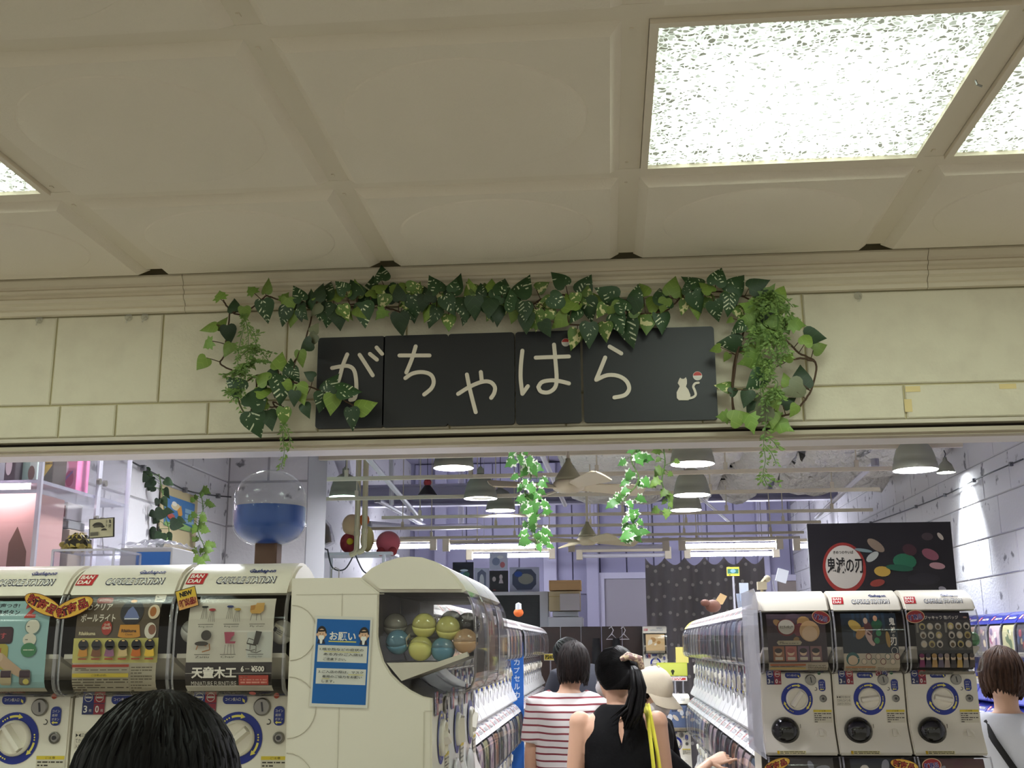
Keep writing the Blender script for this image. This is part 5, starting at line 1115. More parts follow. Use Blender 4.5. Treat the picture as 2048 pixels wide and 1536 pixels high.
# lilac cladding on the back wall
for k in range(14):
    x = -3.2+k*.44; link_o = MB().cbox((x, YB-.05, 2.4), (x+.425, YB-.002, ZC-.02), .008); o = link_o.build('cladding_panel', mat('lilac_cladding', '#918ea8', .6), bpy.data.objects['wall_back'])
for k, (px, wd_) in enumerate(((1100, .22), (1255-70, .2), (1530, .18), (880, .2))):
    p = at(px, 1150, YB-.2); struct('column_%d' % (k+1), MB().cbox((p.x-wd_/2, YB-.22, 0), (p.x+wd_/2, YB-.06, ZC-.05), .01), mat('lilac_steel'))
def door(n, x0, x1, ytop, Yk, m):
    a, b_ = at(x0, ytop, Yk), at(x1, ytop, Yk); z = a.z; fr = .10
    o = struct('door_%d' % n, MB().cbox((a.x+fr, Yk-.03, 0), (b_.x-fr, Yk+.01, z-fr), .004), m)
    f = MB(); f.b2((a.x, Yk-.07, 0), (a.x+fr-.002, Yk+.02, z)); f.b2((b_.x-fr+.002, Yk-.07, 0), (b_.x, Yk+.02, z)); f.b2((a.x+fr, Yk-.07, z-fr+.002), (b_.x-fr, Yk+.02, z)); f.build('door_frame', mat('door_frame_lilac', '#b3b0c2', .5), o)
    MB().tube([(b_.x-fr-.1, Yk-.04, 1.0), (b_.x-fr-.1, Yk-.09, 1.0), (b_.x-fr-.2, Yk-.09, 1.0)], .012, 6).build('door_handle', mat('steel'), o)
door(1, 1196, 1330, 1146, YB-.08, mat('taupe_door', '#8f8a92', .6)); door(2, 1540, 1650, 1150, YB-.08, mat('brown_door', '#8a7f78', .6))
# dotted curtain
t = thing('dotted_curtain', 'grey curtain with pale dots hanging under the tube lights', 'curtain', at(1400, 1120, 14.4)); O = Vector(t.location)
xa, xb = at(1290, 1120, 14.4).x, at(1528, 1120, 14.4).x; zt, zb_ = at(1400, 1114, 14.4).z, .0; b = MB(); nx, nz = 120, 24; vs = []; TS = []
def curt(u, v):
    sag = .10*abs(math.sin(u*PI*6))*(1-v)**3; x = xa+(xb-xa)*u+.03*math.sin(u*40)*v
    y = 14.4+.055*math.sin(u*48+1.5*math.sin(v*3))*(.35+.65*v)+.04*math.sin(u*19+v*2); return Vector((x, y, zt-sag+(zb_-zt)*v))-O
for j in range(nz+1):
    for i in range(nx+1): vs.append(curt(i/nx, j/nz))
b.add(vs, [(j*(nx+1)+i, j*(nx+1)+i+1, (j+1)*(nx+1)+i+1, (j+1)*(nx+1)+i) for j in range(nz) for i in range(nx)]); b.build('cloth', mat('grey_curtain_cloth', '#8c878a', .85, sheen=.2), t, 'all')
d = MB()
for j in range(13):
    for i in range(14):
        c = curt((i+.5*(j % 2)+.25)/14.5, (j+.4)/13.5); d.add([(c.x+.022*math.cos(a), c.y-.016, c.z+.022*math.sin(a)) for a in [2*PI*q/8 for q in range(8)]], [tuple(range(8))])
o = d.build('printed_dots', mat('dot_print', '#c9c4c2', .8), t); o['kind'] = 'stuff'
def card_sign(name, label, cat, x0, y0, x1, y1, Yk, P, post=None, thick=.01):
    """flat printed board at its own depth; art in 0..100"""
    a, b_ = at(x0, y1, Yk), at(x1, y0, Yk); t = thing(name, label, cat, ((a.x+b_.x)/2, Yk, a.z)); w, h = b_.x-a.x, b_.z-a.z
    pn = MB().b2((-w/2, .0005, 0), (w/2, thick, h)).build('panel', mat('board_back', '#4a464a', .7), t)
    P.build('print', lambda x, y, l: ((x/100-.5)*w, -.0004-l*4, y/100*h), pn)
    if post: MB().tube([(0, .008, 0), (0, .008, -post)], .008, 6).build('post', M_rod, t)
    return t
P = Print().rect(0, 0, 100, 100, '#c8b83c').rect(5, 25, 95, 80, '#2c5a4c').disc(50, 55, 22, '#6a8a9c', 14).small(15, 5, 85, 20, 1, '#3a3420', 2, .7); card_sign('small_board', 'little yellow and green board in front of the dotted curtain', 'sign', 1454, 1134, 1478, 1152, 8.0, P, .34)
# black picture board on the machines
t = thing('picture_board', 'wide black picture board with a white disc standing on the three-wide stack', 'board', (1.105, 4.66, 1.7495)); W2 = .286
pn = MB().cbox((-W2, 0, 0), (W2, .02, .327), .002).build('panel', mat('black_board_panel', '#141216', .35), t)
P = Print(); P.rect(0, 0, 100, 100, '#15131a', 1, 1); P.disc(24, 45, 15, '#7c2420', 40, 31).disc(24, 46, 13, '#b9b4ac', 40, 26.5).disc(23, 43, 11, '#b9b4ac', 30, 22)
P.text('きめつのやいば', 17, 62, 14, 4, '#3a3634', .02); P.text('鬼滅の刃', 12, 38, 25, 20, '#121014', .022)
R = random.Random(2)
for x, y, a, b_, c, r in ((47, 72, 5, 12, '#7a6a5c', .5), (44, 58, 4, 9, '#a0a4a0', -.5), (50, 40, 7, 8, '#a8893c', .3), (46, 26, 7, 5, '#7a3028', .6), (66, 52, 10, 12, '#1d5a42', .2), (62, 44, 12, 5, '#164a38', -.2), (70, 66, 6, 9, '#3a2028', .2), (84, 60, 6, 10, '#7a4654', .5), (88, 46, 7, 5, '#a07a80', -.4), (83, 82, 5, 6, '#3c3036', .1), (92, 82, 2, 6, '#b0a49a', .3), (38, 66, 8, 2.5, '#6a7c80', -.3), (90, 18, 3, 4, '#8a8690', .5), (78, 30, 14, 9, '#1c1a22', 0)): P.disc(x, y, a*.8, c, 16, b_*.8, rot=r)
P.build('print', lambda x, y, l: ((x/100-.5)*2*W2, -.0008-l, .327*y/100), pn)
# ------------------------------------------------------------------ shop contents by the side walls and at the back
# bare wall lamp and wires
t = thing('wall_lamp', 'bare bulb in a small cone hanging close to the white block wall', 'lamp', (XR-.16, 9.5, CZ+1.43)); MB().lathe([(.075, -.05), (.05, .02), (.02, .05), (.012, .08), (0, .08)], 16, cap=False).build('cone_shade', M_shade, t, True); MB().ball((0, 0, -.02), .035, 10, 8).build('bulb', mat_emit('wall_bulb', (.9, .97, 1), 150), t, True); MB().tube([(0, 0, .08), (.01, 0, .11), (.0, 0, .14)], .005, 5).build('cable', M_cable, t)
l = bpy.data.lights.new('wall_lamp_beam', 'SPOT'); l.energy = 230; l.spot_size = 1.5; l.spot_blend = .8; l.shadow_soft_size = .03; l.color = (.88, .95, 1); o = bpy.data.objects.new('wall_lamp_beam', l); CO.objects.link(o); o.parent = t; o.location = (0, 0, -.06); o.rotation_euler = (0, -.5, 0)
def wire(name, label, pts, r=.006, clips=0):
    t = thing(name, label, 'wire', pts[0], group='wires on the walls'); Q = smooth_path(pts, 6); MB().tube([q-Q[0] for q in Q], r, 5).build('strand', M_cable, t)
    for k in range(clips):
        q = Q[int((k+.5)/clips*(len(Q)-1))]-Q[0]; MB().box((q.x, q.y, q.z), (.025, .025, .03)).build('clip', mat('grey_clip', '#6a6a6e', .5), t)
wire('wall_wire', 'black wire sloping along the white block wall past the bare bulb', [atX(px, py, XR-.03) for px, py in ((2046, 918), (1960, 955), (1890, 990), (1800, 1025), (1700, 1060))], .006, 5)
wire('wall_wire', 'sagging black wire clipped across the wall above the hanging ivy', [atX(px, py, XL+.03) for px, py in ((245, 914), (310, 948), (370, 980), (420, 990), (462, 994))], .005, 3)
# giant capsule on a post
p = at(537, 1092, 2.83); t = thing('giant_capsule', 'giant capsule half filled with blue on a brown post above the machines', 'display', (p.x, 2.83, 1.2+.5495)); zb = p.z-t.location.z
r = .094; hh = .198
def rounded(r, z0, z1, n=10): 
    rr = r*.78; return [(0, z0)]+[(r-rr+rr*math.sin(a), z0+rr*.8-rr*.8*math.cos(a)) for a in [PI/2*i/n for i in range(1, n+1)]]+[(r-rr*.0, (z0+z1)/2)]+[(r*math.cos(a), z1-r*.85+r*.85*math.sin(a)) for a in [PI/2*i/n for i in range(1, n)]]+[(0, z1)]
MB().lathe(rounded(r, zb, zb+hh), 40).build('clear_shell', mat_clear('clear_capsule_shell', '#fafcfb', .015, .03), t, 'all')
q = [(a*.965, z) for a, z in rounded(r, zb+.004, zb+hh-.004) if z < zb+.098]+[(r*.965, zb+.100), (0, zb+.1005)]
MB().lathe(q, 40).build('blue_half', mat('deep_blue_plastic', '#123f86', .35, coat=.4), t, True)
MB().cbox((-.029, -.024, 0), (.029, .024, zb+.012), .003).build('post', mat('brown_wood_post', '#4a3020', .6, bump=(30, .2, .004)), t)
MB().tube([(.155, .05, .0), (.155, .05, .045), (.165, .05, .05), (.175, .05, .045), (.175, .05, .0)], .0015, 5).build('wire_loop', M_steel, t)
# counter behind the machines
tag(MB().cbox((-2.40, 2.96, 0), (-1.02, 3.5, 1.70), .006).build('display_counter', mat('white_counter', '#c9c5c2', .5)), 'plain white counter standing behind the front machines', 'counter')
M_acr = mat_clear('acrylic', '#f8f8fa', .02, .04, .01, (.9, .9, 1)); M_acre = mat_clear('acrylic_edge', '#e6e6ee', .25, .1, .35, (.85, .85, .95))
def acrylic_box(t, a, b_, edge=.006):
    x0, y0, z0 = a; x1, y1, z1 = b_
    for nm, A, B in (('panel', (x0, y0, z0), (x1, y0+.003, z1)), ('panel', (x0, y1-.003, z0), (x1, y1, z1)), ('panel', (x1-.003, y0+.003, z0), (x1, y1-.003, z1)), ('panel', (x0, y0+.003, z0), (x0+.003, y1-.003, z1)), ('panel', (x0, y0, z1), (x1, y1, z1+.003))): MB().b2(A, B).build(nm, M_acr, t)
    e = MB()
    for x in (x0, x1):
        for y in (y0, y1): e.box((x, y, (z0+z1)/2), (edge, edge, z1-z0))
    for z in (z0, z1):
        for y in (y0, y1): e.box(((x0+x1)/2, y, z), (x1-x0, edge, edge))
        for x in (x0, x1): e.box((x, (y0+y1)/2, z), (edge, y1-y0, edge))
    e.build('bright_edges', M_acre, t)
a, b_ = at(104, 1128, 3.02), at(228, 1099, 3.02)
t = thing('acrylic_riser', 'small clear acrylic riser under the tortoise model', 'display box', (0, 0, 0)); acrylic_box(t, (a.x, 3.02, 1.7), (b_.x, 3.2, b_.z))
# tortoise model
p = at(155, 1099, 3.10); t = thing('tortoise_model', 'small star tortoise model with a ridged yellow and black shell', 'model', (p.x, 3.10, b_.z+.003)); b = MB(); R = random.Random(3)
b.col = lin('#6a5c24'); n = 14; rings = [(.040, .010), (.039, .020), (.033, .034), (.020, .046), (0, .050)]
for j, (r_, z) in enumerate(rings[:-1]):
    for i in range(n):
        a0, a1 = 2*PI*i/n, 2*PI*(i+1)/n; r2, z2 = rings[j+1]; k = .006 if (i+j) % 2 else .001; am = (a0+a1)/2
        c = ((r_+r2)/2*math.cos(am)*(1+k*8), (r_+r2)/2*math.sin(am)*.75*(1+k*8), (z+z2)/2+k)
        q = [(r_*math.cos(a0), r_*math.sin(a0)*.75, z), (r_*math.cos(a1), r_*math.sin(a1)*.75, z), (r2*math.cos(a1), r2*math.sin(a1)*.75, z2), (r2*math.cos(a0), r2*math.sin(a0)*.75, z2)]
        for e in range(4):
            b.col = lin('#b8a850' if (i*3+e+j) % 3 == 0 else '#2c2614'); b.add([q[e], q[(e+1) % 4], c], [(0, 1, 2)])
b.build('shell', mat_attr('shell_paint', .5), t, False, True)
h = MB(); h.ball((-.044, 0, .020), (.012, .009, .009), 10, 6)
for x, y in ((-.026, .024), (-.026, -.024), (.026, .024), (.026, -.024)): h.tube([(x*.8, y*.8, .014), (x, y, .007), (x*1.15, y*1.15, .0)], [.009, .008, .007], 7)
h.build('head_and_legs', mat('tortoise_skin', '#8a7a3c', .7), t, True)
P = Print().rect(0, 0, 100, 100, '#26241c').rect(4, 4, 96, 96, '#c3c09c'); P.disc(36, 62, 22, '#3a382c', 18, 18, 0, PI); P.disc(56, 56, 8, '#3a382c', 10, 6); P.rect(20, 54, 52, 60, '#3a382c'); P.disc(62, 36, 12, '#3a382c', 14, 10, 0, PI); P.rect(8, 12, 40, 30, '#5a5848'); P.small(70, 50, 76, 92, 9, '#2c2a20', 3, .6); P.text('亀', 82, 70, 10, 20, '#2c2a20', .02); P.text('図', 82, 45, 10, 18, '#2c2a20', .02)
t = card_sign('tortoise_card', 'pale printed card with a tortoise drawing beside the tortoise model', 'card', 178, 1036, 231, 1076, 3.06, P, None, .003); t.rotation_euler = (0, -.06, 0); MB().tube([(.0, .006, 0), (.004, .008, -.05)], .002, 5).build('stand', M_acre, t)
# blue box with bag
a, b_ = at(238, 1130, 3.3), at(345, 1094, 3.3); t = thing('blue_box', 'flat blue and white box under a crumpled clear bag', 'box', ((a.x+b_.x)/2, 3.38, 1.70)); w = b_.x-a.x; zt = b_.z-1.70
MB().cbox((-w/2, -.08, 0), (w/2, .1, zt), .003).build('carton', mat('white_carton', '#c4c4c6', .6), t); MB().b2((-w*.18, -.0815, .005), (w*.47, -.0805, zt-.014)).build('blue_front', mat('blue_print_front', '#2a68b4', .5), t)
b = MB(); nx, ny = 22, 12; vs = []; R = random.Random(9)
for j in range(ny+1):
    for i in range(nx+1):
        u, v = i/nx, j/ny; vs.append(((u-.5)*w*1.05, (v-.5)*.2+.01, .006+.02*math.sin(u*PI)*math.sin(v*PI)+.018*abs(noise.noise(Vector((u*9, v*7, 2))))))
b.add(vs, [(j*(nx+1)+i, j*(nx+1)+i+1, (j+1)*(nx+1)+i+1, (j+1)*(nx+1)+i) for j in range(ny) for i in range(nx)])
tag(b.build('clear_bag', mat_clear('clear_bag_film', '#e2e2e6', .16, .12, .18, (.8, .8, .85)), None, False, loc=((a.x+b_.x)/2, 3.38, b_.z)), 'crumpled clear bag lying on the blue box', 'bag')
# display case with boxes
t = thing('display_case', 'tall clear acrylic display case holding boxed goods', 'display case', (0, 0, 0)); X1, Y0, Y1 = -1.92, 3.62, 4.32; acrylic_box(t, (-2.52, Y0, .9), (X1, Y1, 2.55), .014)
zs = atX(59, 952, X1).z; MB().b2((-2.51, Y0+.004, zs-.012), (X1-.004, Y1-.004, zs)).build('shelf', M_acre, t); ym = (Y0+Y1)/2+.08
MB().box((X1+.004, ym, 1.75), (.008, .03, 1.5)).build('middle_post', M_acre, t)
for z in (zs+.05, zs-.09): MB().lathe([(.012, 0), (.012, .012), (0, .012)], 10, Matrix.Translation((X1+.008, ym-.02, z)) @ Matrix.Rotation(PI/2, 4, 'Y')).lathe([(.012, 0), (.012, .012), (0, .012)], 10, Matrix.Translation((X1+.008, ym+.03, z)) @ Matrix.Rotation(PI/2, 4, 'Y')).build('hinge', M_steel, t)
MB().b2((-2.45, Y0+.03, 2.53), (X1-.06, Y0+.06, 2.545)).b2((-2.45, Y0+.03, zs-.026), (X1-.06, Y0+.05, zs-.014)).build('fill_strip', mat_emit('case_fill', (1, .80, .86), 30), t)  # glowing strips added to brighten the boxes with pinkish light
MB().b2((-2.51, Y0+.004, .9), (X1-.004, Y1-.004, 1.40)).build('plinth', mat('white_counter'), t)
def carton(x0, y0, x1, y1, Yk, dep, label, col, P=None, z0=None):
    a, b_ = at(x0, y1, Yk), at(x1, y0, Yk); zz = a.z if z0 is None else z0; w, h = b_.x-a.x, b_.z-zz
    t = thing('toy_box', label, 'box', ((a.x+b_.x)/2, Yk, zz), group='boxed goods in the display case'); ca = MB().cbox((-w/2, 0, 0), (w/2, dep, h), .002).build('carton', mat('carton_'+col.strip('#'), col, .55), t)
    if P: P.build('print', lambda x, y, l: ((x/100-.5)*w, -.0006-l*2, y/100*h), ca)
zf = 1.405
P = Print().rect(2, 2, 98, 98, '#c9a49c'); P.poly([(8, 40), (14, 78), (34, 84), (44, 70), (44, 20), (20, 10)], '#5a4038'); P.poly([(56, 20), (60, 76), (72, 84), (90, 72), (92, 30), (76, 12)], '#6a4c40'); P.small(10, 2, 90, 8, 1, '#b0707a', 2, .6)
carton(-60, 986, 76, 1130, 3.72, .2, 'large pink box with dark shaped windows at the bottom of the display case', '#cfa59c', P, zf)
P = Print().rect(6, 14, 80, 86, '#b0706c').rect(14, 40, 70, 80, '#cfa09a'); carton(77, 1058, 140, 1130, 3.95, .14, 'beige box with a round picture low in the display case', '#b5a48c', Print().rect(4, 4, 96, 88, '#a8957c').disc(32, 40, 20, '#8a6054', 16, 26).disc(70, 40, 20, '#b8a49a', 16, 26), zf)
carton(82, 1040, 138, 1057, 3.95, .13, 'flat grey box lying on the beige box in the display case', '#8f908e', Print().rect(30, 20, 92, 80, '#b4b6b6'))
carton(80, 1004, 136, 1039, 3.95, .12, 'white box with a red picture on top of the flat grey box', '#d6cfcc', Print().rect(14, 14, 94, 80, '#a85c58').disc(60, 46, 20, '#c89088', 14, 22))
zz = zs+.001
carton(8, 905, 34, 948, 3.75, .1, 'small dark figure box on the upper shelf of the display case', '#3a3436', Print().disc(40, 60, 30, '#b8b0ac', 14, 30), zz); carton(36, 905, 78, 950, 3.8, .1, 'white and green box on the upper shelf of the display case', '#b4c4b8', Print().rect(10, 12, 60, 90, '#8aa898').disc(70, 40, 18, '#6a5a50', 12, 22), zz)
carton(80, 900, 110, 952, 3.85, .1, 'black box with a yellow corner on the upper shelf', '#3c342c', Print().poly([(30, 30), (90, 60), (90, 98), (40, 98)], '#c8a83c').small(40, 60, 88, 90, 3, '#3a3020', 3), zz); carton(112, 898, 158, 962, 4.0, .1, 'bright pink printed box on the upper shelf', '#d878a0', Print().rect(4, 4, 96, 96, '#d884a4').disc(40, 60, 18, '#e8c8d8', 14, 16).disc(66, 34, 20, '#b84a78', 14, 18).disc(50, 80, 14, '#e0c05a', 12, 8).line([(20, 20), (80, 50)], 6, '#8c5a9c'), zz)
# hanging picture and ivies on the side wall
Pp = Print().rect(0, 0, 100, 100, '#3a6a9c').disc(36, 70, 16, '#c8b890', 16, 12).disc(30, 78, 8, '#d8d4c8', 12, 8).poly([(40, 60), (52, 80), (58, 50), (48, 34)], '#b8823c').rect(66, 60, 96, 74, '#86a8c4').rect(66, 42, 96, 56, '#86a8c4').rect(66, 24, 96, 38, '#7c9cb8').poly([(0, 0), (100, 0), (100, 14), (60, 22), (0, 12)], '#7a9a5c').disc(20, 34, 12, '#8a3a34', 12, 10)
for (x0, y0, x1, y1) in ((331, 978, 386, 1066),):
    A0, A1 = atX(x0, y0, XL+.02), atX(x1, y1, XL+.02); A2 = atX(x1, y0+22, XL+.02); t = thing('wall_picture', 'blue printed poster on the side wall between two hanging ivies', 'poster', (XL+.012, (A0.y+A1.y)/2, A1.z)); w = A1.y-A0.y; h = A0.z-A1.z-.03
    MB().b2((0, -w/2-.05, -.12), (.008, w/2+.05, h+.05)).build('backing', mat('beige_backing', '#a89a78', .7), t); Pp.build('print', lambda x, y, l: (.0088+l*4, (x/100-.5)*w, y/100*h), t)
def ivy(name, label, pts, n, size, kx, seed, droop=True, group=None):
    R = random.Random(seed); Q = smooth_path(pts, 6); t = thing(name, label, 'ivy', Q[0], group=group); O = Vector(t.location); b = MB(); b.tube([q-O for q in Q], .003, 5)
    for i in range(n):
        f = (i+R.random()*.7)/n*(len(Q)-1); k = int(f); q = Q[k].lerp(Q[min(k+1, len(Q)-1)], f-k); off = Vector((R.uniform(-1, 1)*size*1.3, R.uniform(-1, .3)*size, R.uniform(-.6, .4)*size)); a = math.atan2(-.6+R.uniform(-.5, .4), off.x/size*1.2)
        bs = add_leaf(t, q+off, a, size*R.uniform(.65, 1.25), kx); b.tube([bs-O, q-O], .0014, 4)
    b.build('vine_stem', M_gstem, t)
YI = 5.2
t = thing('ceiling_rail', 'short cream rail close behind the header from which the ivies hang', 'rail', (.1, 5.25, 2.9), group='ceiling rails'); MB().box((0, 0, 0), (1.6, .035, .03)).build('bar', M_rail, t)
for x in (-.6, .6): MB().tube([(x, 0, .015), (x, 0, ZC-2.9)], .006, 5).build('hanger', M_rail, t)
ivy('hanging_ivy', 'white-edged ivy hanging in a thick strand between the two groups of pendants', [at(x, y, YI) for x, y in ((1058, 735), (1060, 820), (1055, 880), (1040, 910), (1062, 950), (1050, 985), (1075, 1020), (1062, 1055), (1080, 1095))], 56, .062, 'w', 1)
ivy('hanging_ivy', 'white-edged ivy hanging in a looser strand beside the larger fan blade', [at(x, y, YI) for x, y in ((1290, 735), (1292, 820), (1288, 880), (1262, 915), (1278, 960), (1250, 1000), (1268, 1035), (1262, 1065), (1285, 1085))], 40, .06, 'w', 2)
ivy('hanging_ivy', 'short light green ivy strand hanging just past the looser white-edged one', [at(x, y, YI+.1) for x, y in ((1330, 735), (1328, 840), (1326, 885), (1330, 925), (1324, 965), (1338, 1005), (1330, 1035))], 22, .048, 'i', 3)
ivy('wall_ivy', 'dark ivy strand hanging on the side wall in front of the blue poster', [atX(x, y, XL+.08) for x, y in ((318, 948), (325, 985), (330, 1030), (338, 1060), (332, 1085))], 22, .075, 'x', 4)
ivy('wall_ivy', 'slender ivy strand hanging past the blue poster on the side wall', [atX(x, y, XL+.08) for x, y in ((402, 988), (406, 1020), (396, 1060), (408, 1095), (398, 1125))], 26, .055, 'i', 5)
# plush shelf
Yp = 12.0; pa, pb = at(640, 1108, Yp), at(790, 1108, Yp)
t = thing('plush_shelf', 'white wire shelf on the deep side wall carrying wrapped plush toys', 'shelf', ((pa.x+pb.x)/2, Yp, pa.z)); w = pb.x-pa.x; MB().b2((-w/2, -.2, -.03), (w/2, .25, 0)).build('deck', M_pipe, t)
for s in (-1, 1): MB().tube([(s*w*.4, .2, -.03), (s*w*.4, .2, -pa.z)], .02, 6).build('leg', M_pipe, t); MB().tube([(s*w*.4, -.18, -.03), (s*w*.4, -.18, -pa.z)], .02, 6).build('leg', M_pipe, t)
def lump(px, py, rx, rz, m, label, name='plush_toy', cat='plush toy', extra=()):
    p = at(px, py, Yp); sc = Yp/F; t = thing(name, label, cat, (p.x, Yp, p.z), group='plush toys on the wire shelf'); MB().ball((0, 0, rz*sc), (rx*sc, rx*sc*.7, rz*sc), 18, 12).build('soft_body', m, t, True)
    for nm, x, z, r, mm, yy in extra: MB().ball((x*sc, -rx*sc*yy, z*sc), (r*sc, r*sc*.5, r*sc), 12, 8).build(nm, mm, t, True)
M_pk, M_rd, M_cr, M_or = mat('dusty_red_plush', '#b4505c', .9, sheen=.4), mat('dark_red_plush', '#8c2c30', .9), mat('cream_plush', '#d8b890', .9, sheen=.4), mat('orange_plush', '#d0662c', .9)
lump(776, 1110, 25, 24, M_pk, 'round dusty red plush in clear wrap at the end of the wire shelf', extra=(('ruffle', -12, 6, 9, M_rd, .55), ('ruffle', 12, 6, 9, M_rd, .55)))
lump(696, 1106, 17, 20, M_rd, 'dark red and yellow plush low on the wire shelf', extra=(('patch', 6, 22, 7, mat('yellow_plush', '#d0b02c', .9), .7),)); lump(703, 1072, 20, 22, M_cr, 'cream rounded plush stacked behind the red one'); lump(734, 1104, 14, 26, mat('pale_yellow_plush', '#d8ca88', .9), 'pale yellow wrapped plush beside the pipes'); lump(728, 1052, 11, 12, M_or, 'orange headed plush above the pale yellow one')
p = at(650, 1088, 12.2); t = thing('wrapped_bundle', 'tall greyish plush leaning in a clear bag against the side wall', 'plush toy', p); b = MB(); b.tube([(0, 0, 0), (-.05, 0, .15), (-.13, .02, .3)], [(.1, .08), (.12, .1), (.05, .05)], 12); b.build('soft_body', mat('grey_straw_plush', '#9c9484', .9), t, True); MB().tube([(.02, -.03, -.02), (-.05, -.03, .15), (-.15, 0, .36)], [(.13, .11), (.15, .13), (.05, .05)], 12).build('clear_wrap', mat_clear('wrap_film', '#eeeeee', .12, .1), t, True)
for k, (x, y0, y1) in enumerate(((713, 1005, 1110), (728, 1000, 1105))):
    a, b_ = at(x, y0, 11.7), at(x, y1, 11.7); t = thing('drain_pipe', ('cream drain pipe in front of the plush, the thinner bend', 'cream drain pipe in front of the plush, nearer the red plush')[k], 'pipe', b_); MB().tube([(0, 0, ZC-b_.z), (0, 0, .06), (-.02, 0, .02), (-.07, 0, 0)], .03, 8).build('pipe', mat('cream_pipe', '#c2b494', .5), t, True); MB().lathe([(.036, .2), (.036, .25)], 10).build('collar', mat('cream_pipe'), t)
for k, pts in enumerate((((612, 1000), (625, 1060), (640, 1090), (655, 1100)), ((655, 1098), (665, 1135), (690, 1138), (710, 1105)), ((710, 1108), (725, 1140), (740, 1150)))): wire('loose_cable', ('pale cables sagging beside the clear ball dome', 'thin black cable looping under the wire shelf', 'black cable dropping from the pipes')[k], [at(x, y, 11.8) for x, y in pts], .008)
# framed pictures on a black cabinet at the back
Yq = 13.6; a, b_ = at(985, 1184, Yq), at(1096, 1184, Yq)
t = thing('black_cabinet', 'black shuttered cabinet with a pale edge under the framed pictures', 'cabinet', ((a.x+b_.x)/2, Yq, 0)); w = b_.x-a.x; MB().b2((-w/2, 0, 0), (w/2-.1, .5, a.z-.04)).build('body', mat('black_shutter', '#17151a', .5), t); MB().b2((-w/2, -.02, a.z-.04), (w/2, .52, a.z)).build('worktop', M_pipe, t); MB().b2((w/2-.1, -.01, 0), (w/2, .5, a.z-.04)).build('side_post', M_pipe, t)
for k in range(12): MB().b2((-w/2+.02, -.008, a.z-.12-k*.06), (w/2-.12, 0, a.z-.075-k*.06)).build('slat', mat('black_shutter'), t)
def pic(x0, y0, x1, y1, label, P, Yk=Yq+.1): card_sign('framed_picture', label, 'picture', x0, y0, x1, y1, Yk, P, None, .03)
pic(905, 1124, 947, 1184, 'dark picture with pale scattered shapes, first of the pictures at the back', Print().rect(0, 0, 100, 100, '#1c1a2c').disc(50, 50, 28, '#5a7a9c', 14, 18).disc(35, 40, 14, '#8ab0b8', 10, 10).disc(66, 58, 16, '#3c6a5c', 12, 9).disc(55, 72, 20, '#c8d8e8', 12, 4))
pic(949, 1136, 978, 1184, 'silver framed narrow picture at the back', Print().rect(0, 0, 100, 100, '#b8bcd4').poly([(20, 10), (20, 80), (50, 95), (80, 80), (80, 10)], '#6a708c').disc(50, 45, 16, '#c8ccd8', 12, 30)); pic(979, 1106, 1015, 1140, 'bright pale picture standing on top of a dark one', Print().rect(0, 0, 100, 100, '#c4c8e0').disc(36, 50, 22, '#7c86a8', 12, 24).disc(72, 30, 14, '#b86a78', 12, 18).disc(60, 76, 18, '#e8ecf4', 12, 10)); pic(979, 1141, 1016, 1184, 'black picture with two small pale figures', Print().rect(0, 0, 100, 100, '#1c1620').disc(25, 60, 10, '#c4b8bc', 10, 12).disc(62, 70, 9, '#d0c4c8', 10, 12).poly([(50, 40), (75, 40), (66, 66), (58, 66)], '#c8bcc4').small(20, 6, 80, 12, 1, '#a84a4c', 2, .7)); pic(1019, 1134, 1078, 1184, 'silver framed picture with cut corners and a dark scene', Print().rect(0, 0, 100, 100, '#b4b8d0').poly([(10, 30), (26, 8), (74, 8), (90, 30), (90, 70), (74, 92), (26, 92), (10, 70)], '#3c4460').disc(55, 52, 26, '#8a8a84', 14, 22).disc(30, 72, 14, '#2c4a9c', 10, 12))
# cartons, partition, hanging clothes
Yk = 13.5
def cbx(x0, y0, x1, y1, label, col, flap=True, Yb=Yk, dep=.3):
    a, b_ = at(x0, y1, Yb), at(x1, y0, Yb); t = thing('cardboard_box', label, 'box', ((a.x+b_.x)/2, Yb, a.z), group='cartons on the back shelf'); w, h = b_.x-a.x, b_.z-a.z; ca = MB().cbox((-w/2, 0, 0), (w/2, dep, h), .004).build('carton', mat('cardboard_'+col.strip('#'), col, .7), t)
    if flap: MB().b2((-w/2, -.004, h*.72), (w/2, 0, h*.75)).build('tape_line', mat('tape_tan', '#b89868', .6), ca)
cbx(1098, 1160, 1162, 1181, 'long tan cardboard box on top of the carton pile', '#c8a070'); cbx(1098, 1182, 1160, 1222, 'cream cardboard box with a cross mark under the tan one', '#cfba94'); cbx(1105, 1223, 1156, 1233, 'flat white printed box under the cream carton', '#c8c8cc', False); cbx(1120, 1187, 1159, 1221, 'clear bag of white things hung before the cream carton', '#c8c0c4', False, Yk-.1, .07)
a = at(1130, 1234, Yk); tag(MB().cbox((at(1096, 1234, Yk).x, Yk-.05, 0), (at(1166, 1234, Yk).x, Yk+.4, a.z), .01).build('back_shelf', M_pipe), 'pale shelf unit holding the carton pile at the back', 'shelf')
Yd = 13.1; a, b_ = at(1080, 1254, Yd), at(1285, 1254, Yd); t = thing('wood_partition', 'dark brown panelled partition closing the end of the aisle', 'partition', ((a.x+b_.x)/2, Yd, 0)); w = b_.x-a.x; M_dw = mat('dark_brown_wood', '#33201c', .4, var=(2, '#241614', .4, .6))
for k in range(5): MB().cbox((-w/2+k*w/5+.004, 0, 0), (-w/2+(k+1)*w/5-.004, .03, a.z), .006).build('wood_panel', M_dw, t)
